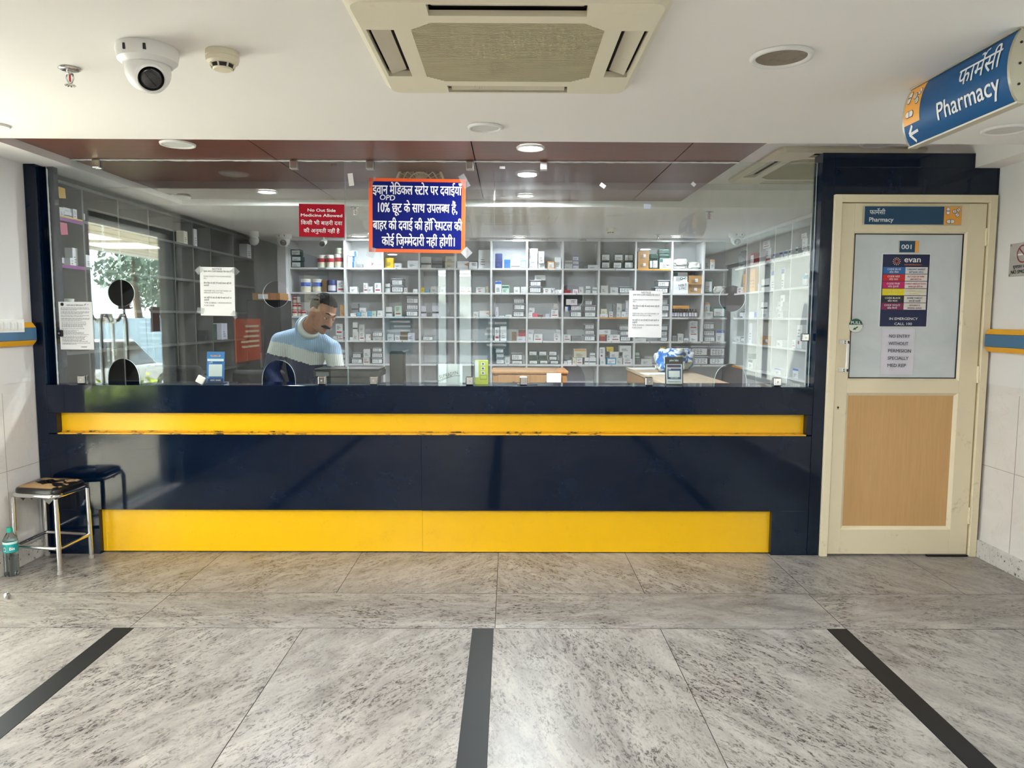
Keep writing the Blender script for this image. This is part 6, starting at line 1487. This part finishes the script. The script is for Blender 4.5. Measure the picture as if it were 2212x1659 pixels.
# ================================================================ THE PERSON behind the counter
def sym_cap(q, a, b_, ra, rb=None, seg=16):
    rb = ra if rb is None else rb; q.ball(a, ra, seg, 10); q.ball(b_, rb, seg, 10); q.cyl(a, b_, ra, rb, seg)
def chain(q, pts, rs):
    for (a, ra), (b_, rb) in zip(zip(pts, rs), list(zip(pts, rs))[1:]): sym_cap(q, a, b_, ra, rb)
def remesh(q, name, mats, parent, vox, smooth, post=None):
    o = q.obj(name, mats, parent)
    m1 = o.modifiers.new('r', 'REMESH'); m1.mode = 'VOXEL'; m1.voxel_size = vox
    m2 = o.modifiers.new('s', 'SMOOTH'); m2.iterations = smooth; m2.factor = .5
    dg = bpy.context.evaluated_depsgraph_get(); dg.update()
    me = bpy.data.meshes.new_from_object(o.evaluated_get(dg)); o.modifiers.clear(); o.data = me; me.name = name
    if len(me.materials) == 0:
        for mm in (mats if isinstance(mats, (list, tuple)) else [mats]): me.materials.append(mm)
    for p in me.polygons: p.use_smooth = True
    if post: post(o, me)
    return o
SKIN = mat('skin', (172, 120, 92), .5, var=.08, vscale=18, bump=.03, bscale=90); SKIN.node_tree.nodes['Principled BSDF'].inputs['Subsurface Weight'].default_value = .06
HAIR = mat('black hair', (20, 17, 16), .85, spec=.15, var=.3, vscale=60, bump=.4, bscale=160)
K = onY
hc = K(697, 675, 4.90); fw_ = Vector((.66, -.58, -.48)).normalized(); k_ = Vector((.30, 0, 1)); uu = (k_ - fw_ * k_.dot(fw_)).normalized(); ss = fw_.cross(uu).normalized()
def h(x, y, z): return hc + (ss * x + fw_ * y + uu * z) * .98
neck_b = K(662, 716, 5.03); shL, shR = K(606, 738, 5.03), K(717, 754, 5.0)
chest = K(662, 762, 5.07); waist = K(672, 835, 5.2); pel = Vector((waist.x + .01, 5.27, .93))
elL, wrL = K(586, 803, 4.95), Vector((K(630, 832, 4.78).x, 4.74, .835)); elR, wrR = K(727, 797, 4.93), Vector((K(648, 822, 4.80).x, 4.80, .90))
per = thing('person', 'person in a blue, white and navy sweater bending over the counter behind the left pane', 'person', (pel.x, pel.y, 0))
q = B()
def ell(c, r):
    """ellipsoid in the head's own axes"""
    b = bmesh.new(); bmesh.ops.create_uvsphere(b, u_segments=20, v_segments=14, radius=1); vs = [h(c[0] + v.co.x * r[0], c[1] + v.co.y * r[1], c[2] + v.co.z * r[2]) for v in b.verts]; fs = [tuple(v.index for v in f.verts) for f in b.faces]; b.free(); return vs, fs
for c, r in (((0, -.012, .035), (.076, .098, .086)), ((0, .034, -.03), (.063, .064, .088)), ((0, .043, -.085), (.053, .048, .038)), ((-.042, .066, -.022), (.020, .02, .022)), ((.042, .066, -.022), (.020, .02, .022)), ((0, .097, -.069), (.024, .011, .009)), ((0, .094, -.079), (.020, .010, .008)), ((0, .080, -.106), (.026, .022, .018)),
             ((-.080, -.008, -.012), (.011, .022, .034)), ((.080, -.008, -.012), (.011, .022, .034)), ((-.076, .008, -.022), (.012, .014, .02)), ((.076, .008, -.022), (.012, .014, .02)), ((-.012, .109, -.040), (.010, .010, .009)), ((.012, .109, -.040), (.010, .010, .009))): q.add(*ell(c, r))
chain(q, [h(0, .088, .012), h(0, .108, -.012), h(0, .124, -.036)], [.010, .0125, .015]); chain(q, [h(-.046, .072, .022), h(-.018, .088, .024), h(.018, .088, .024), h(.046, .072, .022)], [.012, .013, .013, .012])
chain(q, [h(0, -.03, -.06), h(0, -.035, -.12), neck_b], [.058, .056, .062])
chain(q, [chest + Vector((0, .03, .02)), waist, pel], [.09, .10, .11]); chain(q, [shL, neck_b + Vector((0, .025, -.06)), shR], [.045, .055, .045])
def hand(q, wr, d, pn, curl, sgn):
    """palm, four fingers and a thumb; d: towards the fingertips, pn: out of the back of the hand"""
    d = d.normalized(); pn = (pn - d * pn.dot(d)).normalized(); sd = d.cross(pn) * sgn
    P = lambda a, b_, c=0: wr + d * a + sd * b_ + pn * c
    for yb in (-.026, -.009, .009, .026): chain(q, [P(.01, yb * .6), P(.085, yb)], [.014, .0115])
    for i, (yb, L) in enumerate(((-.028, .062), (-.0095, .074), (.0095, .080), (.029, .07))):
        a1, a2, a3 = curl * .5, curl * 1.0, curl * 1.4; p0 = P(.088, yb); l1, l2, l3 = L * .44, L * .31, L * .25
        dr = lambda a: d * math.cos(a) - pn * math.sin(a); p1 = p0 + dr(a1) * l1; p2 = p1 + dr(a2) * l2; p3 = p2 + dr(a3) * l3
        chain(q, [p0, p1, p2, p3], [.0098, .0092, .0084, .0074])
    t0 = P(.022, .026, -.004); t1 = t0 + (d * .6 + sd * .7 - pn * .25).normalized() * .042; t2 = t1 + (d * .85 + sd * .35 - pn * .3).normalized() * .03
    chain(q, [t0, t1, t2], [.0135, .011, .0088])
chain(q, [shL, elL, wrL], [.045, .038, .025]); chain(q, [shR, elR, wrR], [.045, .038, .025])
hand(q, wrL, Vector((.55, -.75, -.25)), Vector((.05, 0, 1)), .5, 1); hand(q, wrR, Vector((-.55, -.55, -.45)), Vector((.1, -.2, 1)), .7, -1)
for s_ in (-1, 1):
    hp = pel + Vector((.09 * s_, .0, -.06)); kn = Vector((hp.x + .01 * s_, 5.22, .50)); an = Vector((kn.x, 5.27, .09)); chain(q, [hp, kn, an, (an.x, an.y - .13, .035)], [.088, .06, .042, .036])
remesh(q, 'body', SKIN, per, .0058, 5)
# sweater
BLU = NT('light blue knit'); WHT = NT('white knit'); NVY = NT('navy knit')
for G_, c in ((BLU, (164, 190, 222)), (WHT, (226, 226, 222)), (NVY, (22, 42, 84))):
    v = G_.n('NewGeometry').outputs['Position']; w_ = G_.n('TexVoronoi'); w_.inputs['Scale'].default_value = 120; G_.t.links.new(v, w_.inputs['Vector']); wv = G_.n('TexWave', wave_type='BANDS', bands_direction='X'); wv.inputs['Scale'].default_value = 26; wv.inputs['Distortion'].default_value = 1.2; G_.t.links.new(v, wv.inputs['Vector'])
    hgt = G_.math('ADD', G_.math('MULTIPLY', w_.outputs['Distance'], .6), G_.math('MULTIPLY', wv.outputs['Fac'], .5)); bn = G_.n('Bump'); bn.inputs['Strength'].default_value = .55; bn.inputs['Distance'].default_value = .004; G_.t.links.new(hgt, bn.inputs['Height']); G_.t.links.new(bn.outputs[0], G_.p.inputs['Normal'])
    G_.set(Base_Color=G_.mix(wv.outputs['Fac'], srgb(*[int(x * .90) for x in c]), srgb(*c)), Roughness=.85)
q = B()
chain(q, [chest + Vector((-.036, .01, .03)), chest + Vector((-.03, .0, -.09)), waist + Vector((-.03, 0, 0)), pel + Vector((-.03, 0, .03))], [.108, .11, .112, .12]); chain(q, [chest + Vector((.042, .01, .02)), chest + Vector((.036, 0, -.09)), waist + Vector((.04, 0, 0)), pel + Vector((.03, 0, .03))], [.104, .106, .11, .12])
chain(q, [chest + Vector((0, .0, .03)), neck_b + Vector((0, .0, -.04))], [.11, .078]); chain(q, [shL, neck_b + Vector((-.05, .02, -.035)), neck_b + Vector((.045, .02, -.045)), shR], [.066, .066, .066, .062]); 
chain(q, [shL, shL.lerp(elL, .5) + Vector((-.004, 0, 0)), elL, elL.lerp(wrL, .5), wrL.lerp(elL, .06)], [.066, .062, .056, .048, .036]); chain(q, [shR, shR.lerp(elR, .5), elR, elR.lerp(wrR, .5), wrR.lerp(elR, .06)], [.064, .06, .054, .047, .036])
q.ball(K(674, 746, 5.0), .055, 14, 10)
def zone(o, me):
    off = wloc(per)
    for i, pp in ((1, WHT.m), (2, NVY.m)): me.materials.append(pp) if len(me.materials) <= i else None
    def ln(x, pts):
        for (xa, za), (xb, zb_) in zip(pts, pts[1:]):
            if x <= xb: return za + (zb_ - za) * max(0, (x - xa)) / (xb - xa)
        return pts[-1][1]
    A = [(K(x_, y_, 4.98).x, K(x_, y_, 4.98).z) for x_, y_ in ((580, 736), (612, 741), (690, 763), (735, 764))]; Bq = [(K(x_, y_, 4.98).x, K(x_, y_, 4.98).z) for x_, y_ in ((575, 760), (618, 772), (676, 789), (735, 789))]
    for p in me.polygons:
        c = p.center + off; z = c.z; p.material_index = 0 if z > ln(c.x, A) else 1 if z > ln(c.x, Bq) else 2
remesh(q, 'sweater', [BLU.m, WHT.m, NVY.m], per, .0075, 7, zone)
# collar, neck rib, trousers, shoes
nk = neck_b + Vector((.012, -.012, .012)); nd = (h(0, -.035, -.12) - neck_b).normalized(); n1 = nd.cross(Vector((0, 1, 0))).normalized(); n2 = nd.cross(n1)
q = B(); q.tube([nk + nd * (.018 + .012 * math.cos(2 * PI * i / 30)) + n1 * .082 * math.cos(2 * PI * i / 30) + n2 * .086 * math.sin(2 * PI * i / 30) for i in range(30)], .012, 8, closed=True); q.obj('neck_ribbing', BLU.m, per, smooth=True)
SHIRT = mat('white shirt cotton', (222, 224, 220), .7, var=.03, bump=.1); q = B()
for lay in (0, 1):
    ring = []
    for i in range(33):
        a = -PI / 2 + .22 + (2 * PI - .44) * i / 32; r_ = (.066 if lay == 0 else .074); tipf = max(0, 1 - min(i, 32 - i) / 7)
        up_ = nk + nd * .080 + n1 * r_ * math.cos(a) + n2 * r_ * math.sin(a); dn = nk + nd * ((.01 if lay == 0 else .028) - tipf * .045 * lay) + n1 * (r_ + .012 + tipf * .012) * math.cos(a) + n2 * (r_ + .012 + tipf * .014) * math.sin(a); ring.append((up_, dn))
    for a, b_ in zip(ring, ring[1:]): q.face([a[0], b_[0], b_[1], a[1]])
bmesh.ops.remove_doubles(q.b, verts=q.b.verts[:], dist=1e-4); o = q.obj('shirt_collar', SHIRT, per, smooth=True); md = o.modifiers.new('t', 'SOLIDIFY'); md.thickness = .003
q = B()
for s_ in (-1, 1):
    hp = pel + Vector((.09 * s_, .0, -.04)); kn = Vector((hp.x + .01 * s_, 5.22, .50)); an = Vector((kn.x, 5.27, .11)); chain(q, [pel + Vector((.05 * s_, 0, .04)), hp, kn, an], [.128, .104, .078, .07])
remesh(q, 'trousers', mat('dark trousers', (40, 42, 50), .8, bump=.1), per, .012, 5)
for s_ in (-1, 1):
    ax_ = pel.x + .10 * s_; q = B(); q.box(ax_ - .045, ax_ + .045, 5.07, 5.34, .001, .02); q.add(*[( [Vector((ax_ + v.x * .043, 5.20 + v.y * .13, .02 + max(0, v.z) * .07)) for v in [Vector((math.cos(a) * math.cos(e), math.sin(a) * math.cos(e), math.sin(e))) for e in (0, .4, .8, 1.2) for a in [2 * PI * k / 16 for k in range(16)]]]), [(r_ * 16 + k, r_ * 16 + (k + 1) % 16, (r_ + 1) * 16 + (k + 1) % 16, (r_ + 1) * 16 + k) for r_ in range(3) for k in range(16)] + [tuple(range(48, 64))]]); q.obj('shoe', BLACKP, per, smooth='auto')
# hair, moustache, brows, eyes
b = bmesh.new(); bmesh.ops.create_icosphere(b, subdivisions=5, radius=1); keep = []
for f in b.faces:
    d_ = f.calc_center_median().normalized(); front = d_.y
    line = .30 + .35 * max(0, front) if front > .25 else (-.05 if front > -.05 and front <= .25 else -.50 if front <= -.05 else 0)
    if front > .25: line = .42 + .22 * (front - .25)
    if abs(d_.x) > .62 and -.02 < front < .30: line = -.12
    if d_.z > line: keep.append(f)
used = {v: i for i, v in enumerate({v for f in keep for v in f.verts})}; inv = sorted(used, key=lambda v: used[v])
def hp_(v):
    n_ = 1.035 + .03 * mnoise.noise(v * 7) + .02 * mnoise.noise(v * 19); return h(v.x * .080 * n_, -.012 + v.y * .103 * n_, .036 + v.z * .092 * n_)
q = B(); q.add([hp_(v.co.normalized()) for v in inv], [tuple(used[v] for v in f.verts) for f in keep]); b.free()
o = q.obj('hair', HAIR, per, smooth=True); md = o.modifiers.new('t', 'SOLIDIFY'); md.thickness = .014; md.offset = -1
q = B(); q.tube([h(-.036, .088, -.066), h(-.022, .102, -.059), h(-.006, .112, -.054), h(.006, .112, -.054), h(.022, .102, -.059), h(.036, .088, -.066)], [.004, .010, .012, .012, .010, .004], 8); q.obj('moustache', HAIR, per, smooth=True)
for s_ in (-1, 1):
    q = B(); q.tube([h(.014 * s_, .098, .028), h(.032 * s_, .092, .034), h(.052 * s_, .074, .026)], [.004, .0045, .002], 6); q.obj('eyebrow', HAIR, per, smooth=True)
    e = B().ball(h(.031 * s_, .083, .002), .0125, 14, 10).obj('eye', mat('eye white', (226, 222, 216), .2), per, smooth=True); B().ball(h(.031 * s_, .0925, -.002), .0052, 10, 8).obj('iris', INK, e, smooth=True)
    lid = ell((.031 * s_, .083, .0045), (.0142, .0136, .0105)); q = B(); q.add(*lid); q.obj('eyelid', SKIN, per, smooth=True)
# ================================================================ ENTRANCE AND STREET, seen mirrored in the glass
q = B(); DK = mat('door steel', (170, 170, 168), .25, .9)
ym = 3.45
for i, (a, b_) in enumerate(((ym + .004, DY1 - .03), (DY0 + .03, ym - .004))):
    r = struct(thing('door_%d' % (i + 2), 'frameless glass entrance door in the left wall', None, (XL - .1, (a + b_) / 2, 0))); r['kind'] = 'structure'
    B().box(XL - .106, XL - .094, a, b_, .012, DZ - .07).obj('pane', GLASS, r)
    B().box(XL - .12, XL - .08, a, b_, .006, .0115).obj('bottom_rail', DK, r); B().box(XL - .115, XL - .085, a, b_, DZ - .069, DZ - .03).obj('top_rail', DK, r)
    hy = ym + .07 * (1 if i == 0 else -1)
    for sx_ in (1, -1):
        c = XL - .1 + sx_ * .05; B().tube([(XL - .1 + sx_ * .007, hy, 1.38), (c, hy, 1.40), (c, hy + .03 * (1 if i == 0 else -1), 1.43), (c, hy + .08 * (1 if i == 0 else -1), 1.43), (c, hy + .10 * (1 if i == 0 else -1), 1.38), (c, hy + .10 * (1 if i == 0 else -1), .95), (XL - .1 + sx_ * .007, hy + .09 * (1 if i == 0 else -1), .93)], .014, 8).obj('handle', CHROME, r, smooth=True)
q = B(); q.box(XL - .13, XL - .07, DY1 - .03, DY1, 0, DZ); q.box(XL - .13, XL - .07, DY0, DY0 + .03, 0, DZ); q.box(XL - .13, XL - .07, DY0, DY1, DZ - .03, DZ); struct(q.obj('trim_10', DARKM), 'dark frame of the glass entrance')
MAR = mat('maroon tape', (104, 30, 36), .5)
for i, (y, z) in enumerate(((3.74, 1.49), (3.22, 1.50))):
    q = B(); q.box(XL - .0935, XL - .0925, y - .02, y + .02, z - .13, z + .13); q.box(XL - .0924, XL - .0914, y - .09, y + .09, z - .022, z + .022); tag(q.obj('tape_cross', MAR, loc=(XL - .093, y, z)), 'maroon tape cross on the glass entrance door, ' + ('on the leaf nearer the counter', 'on the leaf farther from the counter')[i], 'tape')
o = B().box(XL - .0935, XL - .092, 2.66, 2.82, 1.3, 1.5).obj('door_notice', MAR, loc=(XL - .093, 2.74, 1.4)); tag(o, 'maroon printed notice on the glass entrance door', 'notice')
PBG = mat('poster beige', (214, 204, 176), .6); PTE = mat('poster teal', (64, 110, 124), .6); PORG = mat('poster orange red', (186, 92, 66), .6)
def poster(label, y0, y1, z0, z1, m, ink_m, wall='left', x=None, rows=5, head=None):
    if wall == 'left':
        o = B().box(XL + .0005, XL + .006, y0, y1, z0, z1).obj('wall_poster', m, loc=(XL, (y0 + y1) / 2, (z0 + z1) / 2)); ink = Ink((XL + .006, (y0 + y1) / 2, (z0 + z1) / 2), (0, 1, 0), (0, 0, 1))
    else:
        o = B().box(y0, y1, YREAR + .0005, YREAR + .006, z0, z1).obj('wall_poster', m, loc=((y0 + y1) / 2, YREAR, (z0 + z1) / 2)); ink = Ink(((y0 + y1) / 2, YREAR + .006, (z0 + z1) / 2), (-1, 0, 0), (0, 0, 1))
    w, h_ = y1 - y0, z1 - z0; rr_ = random.Random(int(h_ * 1000))
    for i in range(rows): ink.rect(-w * .42, h_ * (.30 - .12 * i), -w * .42 + w * rr_.uniform(.45, .82), h_ * (.30 - .12 * i) + h_ * .05, 0)
    if head: ink.text(head, 0, h_ * .38, h_ * .07, 0, .02, fit=w * .9)
    ink.done('printing', [ink_m], o); return tag(o, label, 'poster')
poster('beige printed board on the left wall far behind the camera', -2.1, -1.3, 1.5, 2.0, PBG, GREYINK)
poster('orange poster on the left wall behind the camera', .5, 1.3, .95, 1.4, PORG, PBG)
poster('teal health poster on the rear wall', -.48, .0, .75, 1.46, PTE, WINK, 'rear')
poster('teal health poster on the rear wall left of the windows', -1.95, -1.5, .85, 1.46, PTE, WINK, 'rear')
poster('white entry sign on the rear wall', -2.45, -2.1, 1.3, 1.52, mat('pale board', (196, 196, 192), .6), INK, 'rear', rows=0, head=None)
ink = Ink((-2.275, YREAR + .0062, 1.38), (-1, 0, 0), (0, 0, 1)); ink.text('ENTRY', 0, 0, .07, 0, .01, fit=.3); ink.done('lettering', [INK], bpy.data.objects[[o.name for o in bpy.data.objects if o.name.startswith('wall_poster')][-1]])
# rear ceiling lamps
for px_, py_2 in ((-1.3, .5), (.1, .5), (-1.6, -1.4), (.1, -1.4), (1.7, -.5)):
    r_ = .085; t = thing('downlight', 'lit round ceiling light behind the camera, at %s' % {(-1.3, .5): 'the left of the nearer row', (.1, .5): 'the middle of the nearer row', (-1.6, -1.4): 'the left of the rear row', (.1, -1.4): 'the middle of the rear row', (1.7, -.5): 'the right side'}[(px_, py_2)], 'light', (px_, py_2, ZC))
    B().lathe([(r_ * .80, -.004), (r_ * .86, -.011), (r_ * .97, -.010), (r_, -.001)], (px_, py_2, ZC), 36, caps=False).obj('trim_ring', WPLAS, t, smooth=True); B().lathe([(0, -.0045), (r_ * .82, -.0045)], (px_, py_2, ZC), 36, caps=False).obj('diffuser', LAMPW, t)
    l = bpy.data.lights.new('downlight_beam', 'AREA'); l.shape = 'DISK'; l.size = r_ * 1.5; l.energy = 5; l.color = (1, .98, .95); o = bpy.data.objects.new('downlight_beam', l); COL.objects.link(o); o.parent = t; o.location = (0, 0, -.014)
for yy in (.78, -.28):  # unseen panels added as fill light for the counter front and signs
    t = thing('ceiling_light_panel', 'square fill light panel added behind the camera, ' + ('nearer the counter' if yy > 0 else 'farther from the counter'), 'light', (-1.07, yy, ZC))
    q = B(); q.box(-1.47, -1.45, yy - .4, yy + .4, ZC - .012, ZC - .0005); q.box(-.69, -.67, yy - .4, yy + .4, ZC - .012, ZC - .0005); q.box(-1.45, -.69, yy - .4, yy - .38, ZC - .012, ZC - .0005); q.box(-1.45, -.69, yy + .38, yy + .4, ZC - .012, ZC - .0005); q.obj('frame', WPLAS, t)
    B().box(-1.45, -.69, yy - .38, yy + .38, ZC - .008, ZC - .001).obj('diffuser', mat('added panel glow', (255, 254, 250), .5, var=0, emit=9), t)
    l = bpy.data.lights.new('panel_fill', 'AREA'); l.shape = 'SQUARE'; l.size = .74; l.energy = 40; l.color = (1, .985, .96); o = bpy.data.objects.new('panel_fill', l); COL.objects.link(o); o.parent = t; o.location = (0, 0, -.016)
# outside
struct(B().box(-60, XL - .2, -60, 30, -.62, -.56).obj('ground', mat('asphalt', (150, 148, 143), .85, var=.15, vscale=2, bump=.2)), 'grey forecourt outside the entrance')
struct(B().box(-5.0, XL - .2, -8, 5, -.55, -.005).obj('entrance_step', mat('step stone', (168, 162, 152), .6)), 'stone landing outside the entrance')
CANB = NT('canopy boards'); v = CANB.n('NewGeometry').outputs['Position']; wv = CANB.n('TexWave', wave_type='BANDS', bands_direction='X'); wv.inputs['Scale'].default_value = .9; CANB.t.links.new(v, wv.inputs['Vector']); CANB.set(Base_Color=CANB.mix(CANB.ramp(wv.outputs['Fac'], [(.02, g3(0)), (.06, g3(1))]), srgb(90, 80, 68), srgb(224, 208, 182)), Roughness=.5)
t = thing('entrance_canopy', 'tan boarded canopy over the entrance outside', 'canopy', (-5, -4, 2.64)); B().box(-7.4, XL - .2, -16, 6, 2.64, 2.72).obj('soffit', CANB.m, t); B().box(-7.46, -7.4, -16, 6, 2.60, 2.95).obj('fascia', WPLAS, t)
for i, y in enumerate((-13.0, -7.5, -2.0)): B().cyl((-7.1, y, -.56), (-7.1, y, 2.64), .07).obj('post', STEEL, t)
# car
cx, cy = -9.2, -7.6
t = thing('car', 'white car parked outside beyond the canopy', 'car', (cx, cy, -.56)); CARW = mat('white car paint', (226, 228, 230), .2, coat=.8); CGL = mat('dark car glass', (24, 30, 36), .08, coat=.5); g0 = -.56
def sect(prof, hw_): return [(cx + a * .9, b_) for a, b_ in prof], hw_
low = [(-2.1, .30), (-2.12, .62), (-1.9, .80), (-1.1, .88), (1.2, .90), (1.95, .82), (2.12, .66), (2.1, .30)]; q = B()
q.prism([(cx - .85, cy + a, g0 + z) for a, z in low], (1.7, 0, 0)); q.obj('body', CARW, t, bevel=.06, bseg=3)
cab = [(-1.15, .87), (-.55, 1.36), (.55, 1.42), (1.25, .89)]; q = B(); q.hexa([(cx - .80, cy - 1.15, g0 + .87), (cx + .80, cy - 1.15, g0 + .87), (cx + .80, cy + 1.3, g0 + .87), (cx - .80, cy + 1.3, g0 + .87)], [(cx - .62, cy - .5, g0 + 1.42), (cx + .62, cy - .5, g0 + 1.42), (cx + .62, cy + .65, g0 + 1.44), (cx - .62, cy + .65, g0 + 1.44)]); q.obj('windows', CGL, t, bevel=.03)
B().hexa([(cx - .63, cy - .52, g0 + 1.405), (cx + .63, cy - .52, g0 + 1.405), (cx + .63, cy + .67, g0 + 1.425), (cx - .63, cy + .67, g0 + 1.425)], [(cx - .58, cy - .45, g0 + 1.46), (cx + .58, cy - .45, g0 + 1.46), (cx + .58, cy + .6, g0 + 1.475), (cx - .58, cy + .6, g0 + 1.475)]).obj('roof', CARW, t, bevel=.02)
for sx_ in (-1, 1):
    for a in (-1.3, 1.35): w_ = B().cyl((cx + sx_ * .70, cy + a, g0 + .31), (cx + sx_ * .88, cy + a, g0 + .31), .31, seg=24).obj('wheel', BLACKP, t); B().cyl((cx + sx_ * .881, cy + a, g0 + .31), (cx + sx_ * .89, cy + a, g0 + .31), .19, seg=18).obj('hub', STEEL, w_)
    B().box(cx + sx_ * .5 - .17, cx + sx_ * .5 + .17, cy + 2.0, cy + 2.13, g0 + .62, g0 + .74).obj('headlight', LENS, t, bevel=.02)
# hedges, trees, hoarding
def leafy(q, c, r, n, sz, rnd):
    for _ in range(n):
        d_ = Vector((rnd.gauss(0, 1), rnd.gauss(0, 1), rnd.gauss(0, 1))).normalized() * rnd.random() ** .4; p = Vector((c[0] + d_.x * r[0], c[1] + d_.y * r[1], c[2] + d_.z * r[2]))
        a = Vector((rnd.gauss(0, 1), rnd.gauss(0, 1), rnd.gauss(0, 1))).normalized(); b_ = a.orthogonal().normalized(); c2 = a.cross(b_); s_ = sz * rnd.uniform(.6, 1.3)
        q.face([p - b_ * s_, p + c2 * s_ * .45, p + b_ * s_, p - c2 * s_ * .45])
rnd = random.Random(12); LIMEL = mat('lime leaves', (176, 196, 48), .5, var=.3, vscale=3); DGL = mat('dark tree leaves', (92, 108, 92), .5, var=.4, vscale=1.5); BARK = mat('bark', (84, 68, 54), .9, var=.2, bump=.4)
for i, (y0, y1) in enumerate(((-2.2, -.6), (.1, .9))):
    t = thing('hedge', ('long clipped lime green hedge outside the entrance', 'short clipped lime green hedge outside the entrance')[i], 'hedge', (-5.4, (y0 + y1) / 2, -.56)); q = B(); yy = y0
    while yy < y1: leafy(q, (-5.4, yy, .1), (.28, .25, .5), 170, .05, rnd); yy += .16
    q.obj('foliage', LIMEL, t); B().box(-5.55, -5.25, y0, y1, -.56, .3).obj('stems', BARK, t)
for i, (x, y, hh) in enumerate(((-16, -10, 6.0), (-17, -16.5, 7), (-16, -23, 6.5), (-18, -29.5, 7), (-16, -3.5, 6))):
    t = thing('tree', 'dark leafy tree outside beyond the forecourt, ' + ('second', 'third', 'fourth', 'fifth', 'first')[i] + ' from the entrance', 'tree', (x, y, -.56), 'trees outside')
    B().tube([(x, y, -.56), (x + .1, y + .1, 1.2), (x - .1, y, 3.0), (x, y + .2, 4.4)], [.2, .16, .12, .05]).obj('trunk', BARK, t); q = B()
    for _ in range(11): leafy(q, (x + rnd.uniform(-1.6, 1.6), y + rnd.uniform(-2, 2), rnd.uniform(1.6, hh - .8)), (1.2, 1.3, .9), 150, .17, rnd)
    q.obj('crown', DGL, t)
t = thing('site_hoarding', 'pale blue hoarding panels across the forecourt outside', 'fence', (-13, -12, -.56)); HB = mat('hoarding blue', (176, 192, 202), .6, var=.15, vscale=1.2)
for i in range(8): B().box(-13.05, -13, -22 + i * 2.2, -19.84 + i * 2.2, -.5, 1.35).obj('panel', HB, t)
for i in range(9): B().box(-13.1, -13.051, -22.03 + i * 2.2, -21.97 + i * 2.2, -.56, 1.4).obj('post', STEEL, t)
struct(B().box(-40, -39, -60, 20, -.56, 5.5).obj('far_wall', mat('far building', (170, 172, 176), .8, var=.15, vscale=.4)), 'grey building far across the street')
struct(B().box(4.9, 5.1, -20, 6, -1, 2.9).obj('side_light_screen', mat('side screen grey', (84, 83, 80), .8)), 'dark wall added outside the side window to dim its reflection')  # added screen: keeps bright sky out of the right pane's reflection
struct(B().box(-4, 4, -6.2, -6, -1, 3.4).obj('rear_light_screen', mat('rear screen grey', (122, 122, 118), .8)), 'grey wall added behind the rear windows to dim their reflection')  # added screen: hides the sky so the mirrored rear windows stay dimmer
